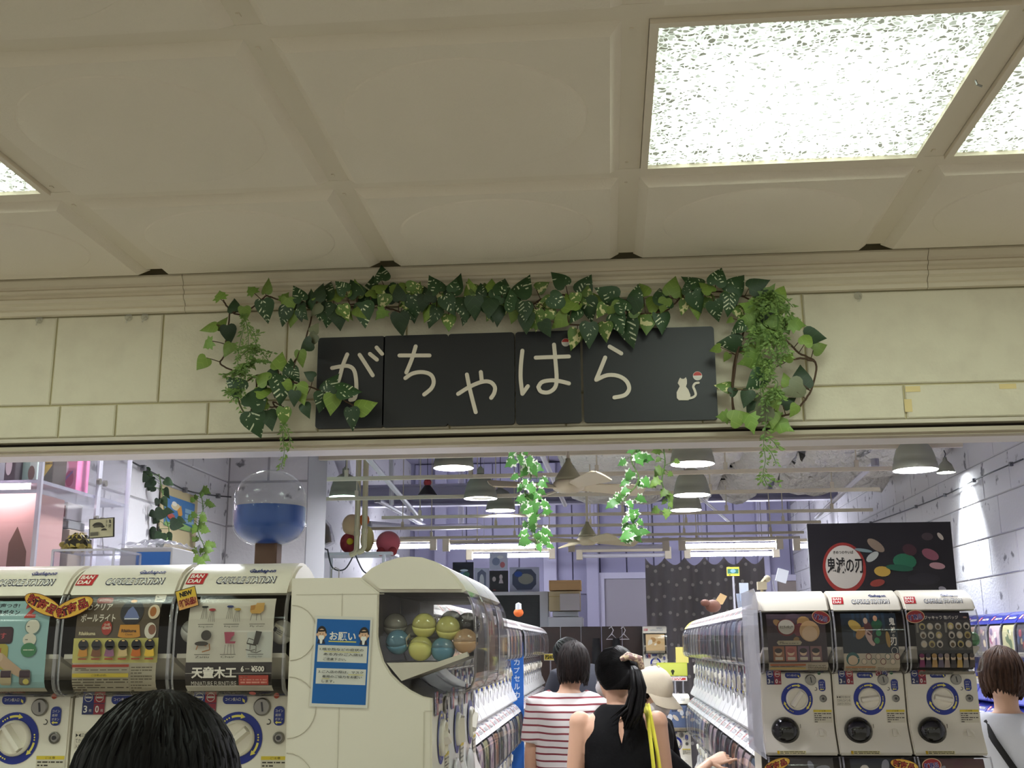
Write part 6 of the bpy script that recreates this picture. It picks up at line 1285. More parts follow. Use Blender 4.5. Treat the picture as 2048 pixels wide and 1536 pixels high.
for k, px in enumerate((1223, 1247)):
    p = at(px, 1257, Yd-.06); t = thing('coat_hanger', ('wire hanger on the dark partition, the nearer to the cartons', 'wire hanger on the dark partition, the nearer to the machines')[k], 'hanger', p); MB().tube([(.0, 0, -.06), (.02, 0, -.02), (.0, 0, .02), (-.03, 0, 0)], .006, 5).tube([(0, 0, -.06), (-.062, 0, -.12), (.062, 0, -.12), (0, 0, -.06)], .006, 5).build('wire', mat('white_wire', '#c8c4cc', .5), t)
for k, px in enumerate((1192, 1232)):
    p = at(px, 1262, Yd-.12); t = thing('hanging_coat', ('black garment hanging on the dark partition beside the bowed head', 'long black garment hanging under the wire hanger')[k], 'garment', (p.x, Yd-.14, 0)); MB().tube([(0, 0, p.z-.08), (0, 0, p.z-.2), (0, -.02, p.z-.7), (0, 0, p.z-1.1)], [(.04, .04), (.10, .05), (.11, .06), (.11, .07)], 14).build('cloth', mat('black_cloth', '#0f0e12', .9), t, True)
P = Print().rect(0, 0, 100, 100, '#c9c4b0').rect(4, 10, 96, 90, '#b8a428'); P.text('P2400', 12, 22, 78, 56, '#1c180c', .05); card_sign('price_tag', 'yellow price tag in front of the dark partition', 'tag', 1088, 1307, 1113, 1321, 11.6, P, .3)
P = Print().rect(0, 0, 100, 100, '#b8c048').rect(4, 8, 96, 92, '#c2c85a').disc(52, 34, 6, '#2c3018', 10, 14).rect(49, 10, 55, 30, '#2c3018'); card_sign('small_green_board', 'small yellow-green board standing on the low machine at the aisle end', 'sign', 1314, 1325, 1374, 1352, 9.93, P, .175, .02)
P = Print().rect(0, 0, 100, 100, '#d0ccc8').rect(6, 20, 94, 70, '#b83a34'); P.text('NEW', 20, 28, 60, 34, '#e8e4dc', .04); card_sign('red_white_tag', 'red and white strip below the yellow-green board', 'tag', 1326, 1353, 1374, 1362, 9.90, P, .13, .01)
P = Print().rect(0, 0, 100, 100, '#d8cc70'); card_sign('yellow_panel', 'plain yellow panel beside the far end of the aisle machines', 'panel', 1352, 1294, 1376, 1326, 11.5, P, at(1352, 1326, 11.5).z)
# odds and ends on the aisle machines
p = at(1470, 1172, 6.6); t = thing('paper_cup', 'clear tumbler of small things standing on the aisle machines', 'cup', (p.x+.05, 6.6, 1.75)); MB().lathe([(.035, 0), (.048, .13), (.046, .13), (.033, .004), (0, .004)], 18).build('cup', mat_clear('cup_plastic', '#e4eaf4', .12, .06, .2, (.8, .86, .95)), t, True); MB().box((0, 0, .14), (.05, .02, .10)).build('contents', mat('cup_contents', '#c8d0dc', .6), t)
t = thing('brown_figure', 'small brown winged figure perched on the aisle machines', 'figure', (at(1425, 1190, 7.2).x, 7.2, 1.79)); MB().ball((0, 0, .04), (.05, .03, .04), 12, 8).ball((-.05, -.02, .06), (.03, .02, .022), 10, 6).build('figure_body', mat('brown_figure_paint', '#5a3424', .6), t, True); MB().prism([(0, .05), (.05, .12), (.09, .10), (.06, .05)], -.006, .006, ax='y').build('wing', mat('tan_wing', '#c8a878', .6), t)
t = thing('clip_lamp', 'small cream clip lamp on the corner of the three-wide stack', 'lamp', (.60, 4.5, 1.785)); MB().tube([(0, 0, 0), (0, -.01, .03)], .006, 6).box((0, -.01, .035), (.035, .03, .03)).build('clip', M_hold, t); MB().ball((.022, -.01, .062), (.014, .012, .014), 10, 8).tube([(0, -.01, .045), (.012, -.01, .06)], .008, 6).build('clip_head', M_hold, t, True)
t = thing('white_windmill', 'white pinwheel on a stick behind the clip lamp', 'ornament', (at(1555, 1172, 5.4).x, 5.4, 1.75)); MB().tube([(0, 0, 0), (-.02, 0, .14)], .003, 5).build('stick', M_rod, t); MB().box((-.025, 0, .16), (.05, .02, .06), Matrix.Rotation(.3, 4, 'Y')).build('vane', mat('white_vane', '#d8dce4', .5), t); MB().ball((.0, 0, .02), (.035, .03, .022), 10, 6).build('base', mat('white_vane'), t, True)
t = thing('orange_figure', 'tiny orange figure with a white top on the aisle machines', 'figure', (at(1037, 1222, 7.9).x, 7.9, 1.79)); MB().ball((0, 0, .03), (.035, .03, .03), 10, 8).build('figure_body', M_or, t, True); MB().lathe([(.022, .05), (.02, .09), (0, .10)], 10).build('white_top', mat('white_vane'), t)
t = thing('bell_ornament', 'dark bell-shaped ornament dangling among the rails', 'ornament', at(855, 985, 11)); MB().lathe([(.10, -.03), (.06, .03), (.03, .07), (0, .08)], 14).build('bell', mat('dark_bell', '#2c2828', .6), t, True); MB().ball((0, 0, .10), (.04, .04, .04), 10, 8).build('bead', M_rd, t, True); MB().tube([(0, 0, .13), (-.02, 0, ZC-at(855, 985, 11).z)], .003, 4).build('string', M_cable, t)
# notice on the flank of the side-on machine
A0, A1 = at(626, 1233, 2.478), at(741, 1415, 2.478); cx, w, h = (at(626, 1233, 2.478).x+at(741, 1235, 2.478).x)/2-.003, .129, A0.z-A1.z
t = thing('paper_notice', 'blue and white paper notice taped to the flank of the side-on machine', 'notice', (cx, 2.4835, A1.z), (0, .035, 0)); P = Print().rect(0, 0, 100, 100, '#d8d6cc').rect(3.5, 3.5, 96.5, 96.5, '#1660a8')
P.rect(8, 49, 94, 67.5, '#d4d4cc').rect(8, 25, 94, 42, '#d4d4cc'); P.text('お願い', 27, 73, 46, 9.5, '#e4e2d8', .025); P.rect(26, 71.2, 74, 72.5, '#d0c860')
for s, x in ((1, 13), (-1, 87)):
    P.disc(x, 80.5, 8.5, '#26221f', 18, 8.2); P.disc(x, 79, 7, '#d8b090', 16, 6.6); P.disc(x-s*7.5, 79, 1.8, '#d8b090', 8, 1.6); P.disc(x+s*7.5, 79, 1.8, '#d8b090', 8, 1.6); P.poly([(x-7, 84), (x+7, 84.5), (x+5, 82.5), (x-5, 82)], '#26221f'); P.disc(x-2.6, 79.8, .7, '#26221f', 6); P.disc(x+2.6, 79.8, .7, '#26221f', 6); P.pill(x-4.8, 73.6, x+4.8, 78.2, 2, '#eceae2'); P.poly([(x-7, 69), (x+7, 69), (x+5, 73.5), (x-5, 73.5)], '#2c2c3c'); P.poly([(x-1.6, 69), (x+1.6, 69), (x+2.6, 73.5), (x-2.6, 73.5)], '#eceae2')
for y, s_ in ((61.6, '1.咳や熱などの症状の'), (56.2, 'ある方のご入店は'), (50.8, 'ご遠慮下さい。')): P.text(s_, 12 if s_[0] == '1' else 19, y, (76 if s_[0] == '1' else 69) if y > 52 else 40, 3.0, '#33332f', .012)
for y, s_ in ((37, '2.ご入店の際は、マスク'), (31.8, '着用のご協力をお願い'), (26.6, 'します。')): P.text(s_, 12 if s_[0] == '2' else 19, y, (78 if s_[0] == '2' else 69) if y > 28 else 22, 2.9, '#33332f', .012)
P.rect(19, 60.2, 82, 60.8, '#d0c860').rect(64, 35.6, 90, 36.2, '#d0c860').rect(19, 30.6, 32, 31.1, '#d0c860')
P.build('printed_sheet', lambda x, y, l: ((x/100-.5)*w, -l*.6, y/100*h), t)
# ------------------------------------------------------------------ people
def remesh(mb, vox, it=4):
    me = mb.mesh('figure_base', []); o = bpy.data.objects.new('figure_base', me); CO.objects.link(o)
    r = o.modifiers.new('r', 'REMESH'); r.mode = 'VOXEL'; r.voxel_size = vox
    s = o.modifiers.new('s', 'SMOOTH'); s.iterations = it; s.factor = .5
    dg = bpy.context.evaluated_depsgraph_get(); out = bpy.data.meshes.new_from_object(o.evaluated_get(dg))
    bpy.data.objects.remove(o); bpy.data.meshes.remove(me)
    return out
def mesh_to_mb(me, b):
    b.add([v.co[:] for v in me.vertices], [tuple(p.vertices) for p in me.polygons]); bpy.data.meshes.remove(me); return b
def skin_mat(name, col): return mat(name, col, .5, bump=(140, .08, .002))
def hair_mat(name, col, hi):
    if name in MATS: return MATS[name]
    m = mat(name, col, .5, spec=.12); N = m.node_tree.nodes; L = m.node_tree.links; b = N['Principled BSDF']
    tc = N.new('ShaderNodeTexCoord'); mp = N.new('ShaderNodeMapping'); mp.inputs['Scale'].default_value = (90, 90, 4); L.new(tc.outputs['Object'], mp.inputs[0])
    n = N.new('ShaderNodeTexNoise'); n.inputs['Scale'].default_value = 1.0; L.new(mp.outputs[0], n.inputs['Vector'])
    r = N.new('ShaderNodeValToRGB'); r.color_ramp.elements[0].color = (*lin(col), 1); r.color_ramp.elements[1].color = (*lin(hi), 1); r.color_ramp.elements[0].position = .35; r.color_ramp.elements[1].position = .75
    L.new(n.outputs['Fac'], r.inputs[0]); L.new(r.outputs[0], b.inputs['Base Color']); return m
def V(*a): return Vector(a)
def hand_mesh(wr, d, n, thumb, curl=.5, point=False, s=1.0):
    """palm + five bent fingers; d along the hand, n out of the back of the hand, thumb +1/-1 side"""
    d = d.normalized(); n = (n-d*n.dot(d)).normalized(); w = d.cross(n)*thumb; b = MB()
    b.tube([wr-d*.02, wr+d*.015, wr+d*.05, wr+d*.085], [(.022*s, .018*s), (.028*s, .016*s), (.038*s, .014*s), (.036*s, .011*s)], 12, up=n)
    for k, (off, ln) in enumerate(((.029, .070), (.010, .078), (-.010, .073), (-.028, .058))):
        c = .08 if (point and k == 0) else (1.15 if point else curl); p = wr+d*(.078-.004*abs(k-1))*1+w*off*s*1.05; pts = [p]; a = c*.5; dir_ = d+w*off*2.2
        dir_.normalize()
        for q in (.45, .32, .23):
            t = dir_*math.cos(a)-n*math.sin(a); p = p+t*ln*q*s; pts.append(p); a += c*.9
        b.tube([pts[0]-d*.02]+pts, [.0085*s, .0088*s, .0080*s, .0072*s, .0055*s], 8)
    p = wr+d*.022+w*.026*s-n*.004; t1 = (d*.65+w*.75-n*.25).normalized(); t2 = (d*.95+w*.28-n*.35).normalized()
    b.tube([p-t1*.015, p+t1*.030, p+t1*.032+t2*.024, p+t1*.032+t2*.045], [.013*s, .0105*s, .0095*s, .007*s], 8)
    return remesh(b, .0035, 2)
def head_shape(b, c, R, s=1.0):
    """skull, jaw, nose, ears; R turns local axes (x right, y face, z up) into the figure's"""
    T = Matrix.Translation(c) @ R.to_4x4()
    b.ball((0, -.012*s, .018*s), (.074*s, .092*s, .098*s), 20, 14, T); b.ball((0, .028*s, -.030*s), (.060*s, .062*s, .072*s), 18, 12, T); b.ball((0, .052*s, -.078*s), (.034*s, .030*s, .024*s), 14, 10, T)
    b.tube([(0, .086*s, .010*s), (0, .102*s, -.018*s), (0, .090*s, -.030*s)], [.008*s, .012*s, .010*s], 8, T)
    for e in (-1, 1):
        b.ball((e*.076*s, -.004*s, -.012*s), (.010*s, .020*s, .030*s), 10, 8, T); b.ball((e*.034*s, .078*s, .014*s), (.020*s, .012*s, .010*s), 10, 6, T)
    b.ball((0, .088*s, -.052*s), (.024*s, .008*s, .006*s), 10, 6, T); b.ball((0, .086*s, -.062*s), (.020*s, .009*s, .007*s), 10, 6, T)
def face_parts(c, R, root, s=1.0):
    T = Matrix.Translation(c) @ R.to_4x4(); e = MB()
    for q in (-1, 1): e.ball((q*.033*s, .083*s, .012*s), (.012*s, .006*s, .006*s), 10, 6, T)
    e.build('eye', mat('dark_eye', '#1c1512', .3), root, True)
    bw = MB()
    for q in (-1, 1): bw.tube([(q*.018*s, .088*s, .030*s), (q*.036*s, .087*s, .034*s), (q*.052*s, .078*s, .028*s)], .0032*s, 5, T)
    bw.build('eyebrow', mat('dark_brow', '#1a1412', .8), root)
def strands(b, c, R, s, n, length, inner, rnd, face=.75, flare=1.0, part=0., start=.12, th=.006, back_only=False, jitter=.012):
    if back_only: n = n
    """hair locks from the crown over the skull and hanging"""
    for k in range(n):
        ph = 2*PI*k/n+rnd.uniform(-.05, .05)                # 0 = face (+y)
        dphi = abs((ph+PI) % (2*PI)-PI)
        fringe = dphi < face
        if fringe and back_only: continue
        pts = []; rx, ry, rz = (.084*s*flare, .102*s*flare, .112*s); L = length*(.86+.25*rnd.random())
        if fringe: L = .0
        end = 1.25 if fringe else 1.62
        th0 = rnd.uniform(.02, start); sw = rnd.uniform(-.25, .25)
        for q in range(8):
            t = th0+(end-th0)*q/7; a = ph+sw*(1-q/7); r = 1+rnd.uniform(-.012, .012)
            pts.append(V(rx*math.sin(t)*math.sin(a)*r, -.012*s+ry*math.sin(t)*math.cos(a)*r, .018*s+rz*math.cos(t)*r))
        if not fringe:
            p = pts[-1]
            for q in range(1, 6):
                f = q/5; k_ = 1-inner*f*f; pts.append(V(p.x*k_+rnd.uniform(-1, 1)*jitter*f, -.012*s+(p.y+.012*s)*k_+rnd.uniform(-1, 1)*jitter*f, p.z-L*f))
        m = len(pts); rr = [(th*s*(.5+.9*math.sin(PI*min(1, (i+.6)/m))), th*s*.45) for i in range(m)]; rr[-1] = (.0008, .0008)
        if m < 12: rr[-1] = (th*s*.5, th*s*.3)
        b.tube([c+R @ p for p in pts], rr, 5, up=(R @ V(math.sin(ph), math.cos(ph), .3)))
def scalp(b, c, R, s, low=1.75):
    T = Matrix.Translation(c) @ R.to_4x4() @ Matrix.Translation((0, -.016*s, .020*s))
    n, m = 24, 10; vs = [(0, 0, .110*s)]; fs = []
    for j in range(1, m+1):
        for i in range(n):
            ph = 2*PI*i/n; d = abs((ph+PI) % (2*PI)-PI); t = (1.15 if d < .8 else low)*j/m; vs.append((.082*s*math.sin(t)*math.sin(ph), .098*s*math.sin(t)*math.cos(ph), .108*s*math.cos(t)))
    for i in range(n): fs.append((0, 1+i, 1+(i+1) % n))
    for j in range(m-1):
        for i in range(n): fs.append((1+j*n+i, 1+(j+1)*n+i, 1+(j+1)*n+(i+1) % n, 1+j*n+(i+1) % n))
    b.add(vs, fs, T)
UPY = (0, 1, 0)
def legs(b, s, w=.085, sk=1.0, lift=0):
    for e in (-1, 1):
        b.tube([V(e*w*.95, 0, .88)*s, V(e*w, .005, .66)*s, V(e*w, .012, .46)*s, V(e*w, -.012, .30)*s, V(e*w, -.015, .09)*s, V(e*w, -.01, .04)*s], [(.092*s*sk, .095*s*sk), (.078*s*sk, .082*s*sk), (.056*s*sk, .060*s*sk), (.052*s*sk, .056*s*sk), (.034*s*sk, .038*s*sk), (.036*s*sk, .04*s*sk)], 14, up=UPY)
def feet(root, s, m, w=.085):
    for e in (-1, 1):
        b = MB(); b.tube([V(e*w, -.06, .045)*s, V(e*w, .0, .05)*s, V(e*w, .08, .038)*s, V(e*w, .16, .028)*s, V(e*w, .19, .022)*s], [(.030*s, .035*s), (.038*s, .044*s), (.042*s, .036*s), (.042*s, .026*s), (.025*s, .016*s)], 12, up=(0, 0, 1)); b.build('shoe', m, root, True)
def torso(b, s, fem=1.0, k=1.0, lean=V(0, 0, 0), z0=.80, z1=1.335, thick=0.):
    prof = [(.80, .158, .108), (.88, .163, .113), (.96, .148, .103), (1.03, .135*fem, .096), (1.12, .146, .102), (1.20, .160, .104), (1.26, .166, .098), (1.305, .145, .078), (1.345, .075, .060)]
    P = [(z, a, d) for z, a, d in prof if z0-.001 <= z <= z1+.02]; b.tube([V(0, 0, z)*s+lean*max(0, z-.85) for z, a, d in P], [((a*k+thick)*s, (d*k+thick)*s) for z, a, d in P], 20, up=UPY)
def arm_pts(s, side, sh, el, wr): return [sh, sh.lerp(el, .5), el, el.lerp(wr, .35), wr]
ARM_R = (.047, .041, .036, .036, .024)
def arm(b, s, sh, el, wr, k=1.0, extra=0., upto=4):
    P = arm_pts(s, 0, sh, el, wr)[:upto+1]; b.tube([sh+V(0, 0, .0)]+P[1:], [(r*k+extra)*s for r in ARM_R[:upto+1]], 14); b.ball(sh[:], (.05*s*k+extra, .05*s*k+extra, .05*s*k+extra), 14, 10)
def person(label, loc, rz): return thing('person', label, 'person', loc, (0, 0, rz))
def body_obj(root, b, vox, skin, hands=()):
    out = MB(); mesh_to_mb(remesh(b, vox), out)
    for h in hands: mesh_to_mb(h, out)
    return out.build('body', skin, root, 'all')
I3 = Matrix.Identity(3)
def RM(yaw=0, pitch=0, roll=0): return Matrix.Rotation(yaw, 3, 'Z') @ Matrix.Rotation(pitch, 3, 'X') @ Matrix.Rotation(roll, 3, 'Y')
SK1, SK2 = skin_mat('skin_warm', '#c79c80'), skin_mat('skin_light', '#cfa78c')
BLK = hair_mat('black_hair', '#070606', '#110f0e'); DBR = hair_mat('dark_brown_hair', '#0e0a09', '#1e1512'); BRN = hair_mat('brown_hair', '#2c1e17', '#4a3528')
HRND = random.Random(21)

# --- woman in a sleeveless black top, ponytail, seen from behind -----------------
Yb = 5.1; s = 1.58/1.60; t = person('person in a sleeveless black top with a ponytail and a yellow bag, back turned', (.03, Yb, 0), .08)
hc = V(-.008, .02, 1.482)*s; HR = RM(.45, -.08, .05)
b = MB(); torso(b, s); b.tube([V(0, -.005, 1.30)*s, V(0, .0, 1.37)*s, hc+V(0, 0, -.03)], [(.062*s, .058*s), (.050*s, .050*s), (.052*s, .055*s)], 14, up=UPY); head_shape(b, hc, HR, s); legs(b, s)
A1 = (V(-.170, 0, 1.285)*s, V(-.205, .0, 1.02)*s, V(-.185, .07, .80)*s); A2 = (V(.170, 0, 1.285)*s, V(.205, .02, 1.03)*s, V(.165, .16, .88)*s)
arm(b, s, *A1); arm(b, s, *A2)
body_obj(t, b, .009, SK1, [hand_mesh(A1[2], V(.02, .1, -1), V(-1, 0, 0), -1, .5, s=.95), hand_mesh(A2[2], V(-.1, .8, -.5), V(.3, 0, 1), -1, .6, s=.95)])
face_parts(hc, HR, t, s)
TOPP = [(.80, .172, .122), (.88, .177, .127), (.96, .163, .118), (1.03, .150, .112), (1.12, .160, .118), (1.20, .162, .120), (1.26, .146, .114), (1.30, .130, .100), (1.335, .104, .083), (1.362, .074, .068)]
b = MB(); b.tube([V(0, 0, z)*s for z, a, d in TOPP], [(a*s, d*s) for z, a, d in TOPP], 22, up=UPY); b.tube([V(0, 0, .98)*s, V(0, 0, .84)*s, V(0, 0, .74)*s], [(.16*s, .115*s), (.185*s, .135*s), (.195*s, .145*s)], 20, up=UPY)
out = MB(); mesh_to_mb(remesh(b, .009, 6), out); M_blk = mat('black_fabric', '#060607', .9, spec=.2, bump=(9, .35, .02))
out.build('sleeveless_top', M_blk, t, 'all')
kp = [V(.0, -.128, 1.318)*s, V(.010, -.134, 1.29)*s, V(.011, -.137, 1.25)*s, V(.0, -.138, 1.205)*s, V(-.011, -.137, 1.25)*s, V(-.010, -.134, 1.29)*s]
b = MB(); b.add([p+V(0, .004, 0) for p in kp], [tuple(range(6))]); b.build('keyhole_opening', SK1, t)
b = MB(); b.tube([V(0, 0, .86)*s, V(0, 0, .6)*s, V(0, 0, .3)*s], [(.175*s, .13*s), (.19*s, .16*s), (.21*s, .19*s)], 22, up=UPY); b.build('skirt', mat('black_skirt', '#121216', .9), t, True); feet(t, s, mat('black_shoe', '#141414', .5))
b = MB(); scalp(b, hc, HR, s*1.0, 2.35); tie = hc+HR @ V(.02*s, -.118*s, .035*s)
for k in range(230):
    ph = 2*PI*k/230; d = abs((ph+PI) % (2*PI)-PI)
    th1 = .95+1.4*max(0, min(1, (d-.6)/1.1))
    q0 = V(.086*s*math.sin(th1)*math.sin(ph), -.012*s+.104*s*math.sin(th1)*math.cos(ph), .018*s+.113*s*math.cos(th1)); pts = []
    for i in range(7):
        f = i/6; m = q0.lerp(V(.02*s, -.112*s, .035*s), f); r = V(m.x/(.086*s), (m.y+.012*s)/(.104*s), (m.z-.018*s)/(.113*s)); L = r.length; g = 1.0+HRND.uniform(0, .02)
        pts.append(hc+HR @ V(r.x/L*.086*s*g, -.012*s+r.y/L*.104*s*g, .018*s+r.z/L*.113*s*g) if L > .05 else hc+HR @ m)
    b.tube(pts, [(.0065, .0025)]*7, 4)
for k in range(70):
    a = HRND.uniform(0, 2*PI); r = HRND.uniform(0, .022); e = V(math.cos(a)*r, math.sin(a)*r, 0); L = HRND.uniform(.20, .27); sp = 1.9
    b.tube([tie+e*.4, tie+V(.012, -.035, -.02)+e*.9, tie+V(.022, -.045, -L*.4)+e*1.4, tie+V(.004, -.035, -L*.75)+e*sp, tie+V(-.030, -.025, -L)+e*sp*1.4+V(HRND.uniform(-.03, .02), 0, 0)], [(.007, .004), (.009, .005), (.009, .005), (.008, .004), (.001, .001)], 5)
ho = b.build('hair', BLK, t, 'all')
b = MB(); b.tube([tie+V(-.045, 0, .03), tie+V(-.02, -.02, .045), tie+V(.03, -.03, .03), tie+V(.04, -.02, -.01)], [.013, .018, .018, .012], 10); b.build('hair_clip', mat('brown_gold_clip', '#7a5c54', .4, var=(60, '#c8b490', .45, .55)), ho, True)
b = MB(); T = Matrix.Translation(hc) @ HR.to_4x4(); b.ball((0, .058*s, -.048*s), (.062*s, .056*s, .046*s), 16, 10, T); fm = b.build('face_mask', mat('white_mask', '#c8c4c4', .8), t, True)
b = MB(); b.tube([hc+HR @ V(-.060*s, .06*s, -.03*s), hc+HR @ V(-.078*s, .02*s, -.004*s), hc+HR @ V(-.079*s, -.012*s, .008*s)], .0018, 5); b.build('mask_loop', mat('white_mask'), fm)
t2 = thing('tote_bag', 'bright yellow cloth bag on the shoulder of the person in black', 'bag', (.03, Yb, 0), (0, 0, .08)); M_yb = mat('yellow_cloth', '#c9c23a', .8, bump=(60, .2, .004))
for k, dx in enumerate((.0, .022)):
    b = MB(); b.tube([V(.118+dx, .125, .95)*s, V(.122+dx, .115, 1.15)*s, V(.120+dx*.7, .075, 1.30)*s, V(.118+dx*.6, .0, 1.358)*s, V(.120+dx*.6, -.085, 1.315)*s, V(.128+dx, -.135, 1.18)*s, V(.140+dx*1.4, -.15, 1.0)*s, V(.150+dx*1.5, -.13, .93)*s], [(.012, .003)]*8, 6, up=(0, 0, 1)); b.build('strap', M_yb, t2, True)
b = MB(); b.tube([V(.165, 0, .95)*s, V(.185, 0, .90)*s, V(.20, 0, .75)*s, V(.20, 0, .62)*s], [(.03, .15), (.05, .16), (.07, .16), (.05, .15)], 16, up=UPY); b.build('sack', M_yb, t2, True)

# --- striped shirt --------------------------------------------------------------
def stripe_mat():
    m = mat('red_striped_jersey', '#d4ccc8', .85); N = m.node_tree.nodes; L = m.node_tree.links; b = N['Principled BSDF']
    tc = N.new('ShaderNodeTexCoord'); sp = N.new('ShaderNodeSeparateXYZ'); L.new(tc.outputs['Object'], sp.inputs[0]); nz = N.new('ShaderNodeTexNoise'); nz.inputs['Scale'].default_value = 3; L.new(tc.outputs['Object'], nz.inputs['Vector'])
    def mth(op, a, c):
        n = N.new('ShaderNodeMath'); n.operation = op
        for k, q in enumerate((a, c)):
            if isinstance(q, (int, float)): n.inputs[k].default_value = q
            else: L.new(q, n.inputs[k])
        return n.outputs[0]
    z = mth('ADD', sp.outputs[2], mth('MULTIPLY', nz.outputs['Fac'], .03)); f = mth('FRACT', mth('DIVIDE', z, .036), 0.); g = mth('LESS_THAN', f, .27)
    mx = N.new('ShaderNodeMixRGB'); L.new(g, mx.inputs[0]); mx.inputs[1].default_value = (*lin('#dcd6d2'), 1); mx.inputs[2].default_value = (*lin('#7c3038'), 1); L.new(mx.outputs[0], b.inputs['Base Color']); return m
Yb = 6.3; s = 1.60/1.60; t = person('person with a dark bob in a red and white striped T-shirt, back turned', (-.235, Yb, 0), -.05)
hc = V(.035, .015, 1.484)*s; HR = RM(-.1, -.12, 0); b = MB(); torso(b, s, 1.12, 1.05); b.tube([V(0, -.005, 1.30)*s, V(.01, .0, 1.37)*s, hc+V(0, 0, -.03)], [(.064*s, .06*s), (.054*s, .054*s), (.055*s, .058*s)], 14, up=UPY); head_shape(b, hc, HR, s); legs(b, s)
A1 = (V(-.170, 0, 1.275)*s, V(-.205, .0, 1.03)*s, V(-.215, .06, .80)*s); A2 = (V(.170, 0, 1.275)*s, V(.20, .03, 1.03)*s, V(.14, .18, .92)*s); arm(b, s, *A1); arm(b, s, *A2)
body_obj(t, b, .010, SK1, [hand_mesh(A1[2], V(-.02, .1, -1), V(-1, 0, 0), -1, .5, s=.95), hand_mesh(A2[2], V(-.3, .8, -.2), V(.3, 0, 1), -1, .6, s=.95)]); face_parts(hc, HR, t, s)
b = MB(); torso(b, s, 1.16, 1.06, thick=.018, z1=1.345); b.tube([V(0, 0, .9)*s, V(0, 0, .80)*s, V(0, 0, .73)*s], [(.185*s, .135*s), (.19*s, .14*s), (.19*s, .14*s)], 20, up=UPY)
for e, A in ((-1, A1), (1, A2)): b.tube([V(e*.08, 0, 1.315)*s, A[0]+V(0, 0, .008), A[0].lerp(A[1], .5), A[0].lerp(A[1], .78)], [.052*s, .068*s, .066*s, .066*s], 14)
out = MB(); mesh_to_mb(remesh(b, .009, 5), out); out.build('striped_shirt', stripe_mat(), t, 'all'); b = MB(); legs(b, s, sk=1.22); b.build('trousers', mat('dark_trousers', '#2a2a30', .9), t, True); feet(t, s, mat('black_shoe'))
b = MB(); scalp(b, hc, HR, s*1.04, 1.95); strands(b, hc, HR, s*1.03, 190, .105, .16, HRND, .6, 1.0, start=.1, th=.010, jitter=.006); b.build('hair', DBR, t, 'all')

# --- man in a dark T-shirt leaning over the machines ------------------------------
Yb = 8.1; s = 1.72/1.60; t = person('person in a dark grey T-shirt bowing a black-haired head beyond the striped shirt', (-.10, Yb, 0), .75)
b = MB(); ln = V(0, .34, 0); torso(b, s, 1.15, 1.12, ln); nk = V(0, .16, 1.335)*s; hc = V(-.0, .265, 1.40)*s; HR = RM(.15, -.75, 0); b.tube([nk-V(0, .03, .03), nk+V(0, .05, .045), hc+V(0, -.03, -.02)], [.066*s, .060*s, .062*s], 14); head_shape(b, hc, HR, s); legs(b, s)
A1 = (V(-.185, .15, 1.27)*s, V(-.215, .26, 1.03)*s, V(-.14, .42, .95)*s); A2 = (V(.185, .15, 1.27)*s, V(.215, .26, 1.03)*s, V(.14, .42, .95)*s); arm(b, s, *A1, 1.1); arm(b, s, *A2, 1.1)
body_obj(t, b, .011, SK1, [hand_mesh(A1[2], V(.3, .9, 0), V(0, 0, 1), 1, .5), hand_mesh(A2[2], V(-.3, .9, 0), V(0, 0, 1), -1, .5)]); face_parts(hc, HR, t, s)
b = MB(); torso(b, s, 1.2, 1.14, ln, thick=.018, z1=1.345)
for e, A in ((-1, A1), (1, A2)): b.tube([V(e*.08, .15, 1.31)*s, A[0]+V(0, 0, .01), A[0].lerp(A[1], .5), A[0].lerp(A[1], .8)], [.06*s, .076*s, .074*s, .074*s], 14)
out = MB(); mesh_to_mb(remesh(b, .011, 5), out); out.build('dark_shirt', mat('charcoal_jersey', '#20222c', .9), t, 'all'); b = MB(); legs(b, s, sk=1.25); b.build('trousers', mat('dark_trousers'), t, True); feet(t, s, mat('black_shoe'))
b = MB(); scalp(b, hc, HR, s*1.05, 1.8); strands(b, hc, HR, s*1.04, 150, .045, .3, HRND, .5, 1.0, start=.12, th=.011, jitter=.014); b.build('hair', BLK, t, 'all')

# --- person in a cap pointing at a machine -----------------------------------------
Yb = 5.75; s = 1.50/1.60; t = person('person in a cream cap and white mask pointing at a machine', (.135, Yb, 0), -2.05)      # faces the machines
b = MB(); torso(b, s, 1.05, 1.0, V(0, .12, 0)); hc = V(0, .085, 1.455)*s; HR = RM(-.25, -.42, 0); b.tube([V(0, .045, 1.30)*s, V(0, .06, 1.36)*s, hc+V(0, -.01, -.03)], [.060*s, .050*s, .055*s], 14); head_shape(b, hc, HR, s); legs(b, s)
# the pointing arm: fingertip meets a window of the middle tier
inv = (Matrix.Translation(t.location) @ Matrix.Rotation(-2.05, 4, 'Z')).inverted()
wrist = inv @ V(.475, 5.80, 1.035); elbow = inv @ V(.36, 5.60, .965)
A1 = (V(-.165, .05, 1.275)*s, V(-.19, .10, 1.02)*s, V(-.12, .25, .98)*s); A2 = (V(.165, .05, 1.265)*s, elbow, wrist); arm(b, s, *A1, .95); arm(b, s, *A2, .92)
pd = (inv.to_3x3() @ V(1.0, .12, .32)).normalized()
body_obj(t, b, .009, SK2, [hand_mesh(A1[2], V(.3, .9, 0), V(0, 0, 1), 1, .5, s=.92), hand_mesh(A2[2], pd, (inv.to_3x3() @ V(-.25, -.75, .65)), 1, .4, True, .95)]); face_parts(hc, HR, t, s)
b = MB(); torso(b, s, 1.1, 1.02, V(0, .12, 0), thick=.020, z1=1.345)
for e, A in ((-1, A1), (1, A2)): b.tube([V(e*.08, .05, 1.305)*s, A[0]+V(0, 0, .008), A[0].lerp(A[1], .6), A[0].lerp(A[1], .95)], [.052*s, .066*s, .064*s, .062*s], 14)
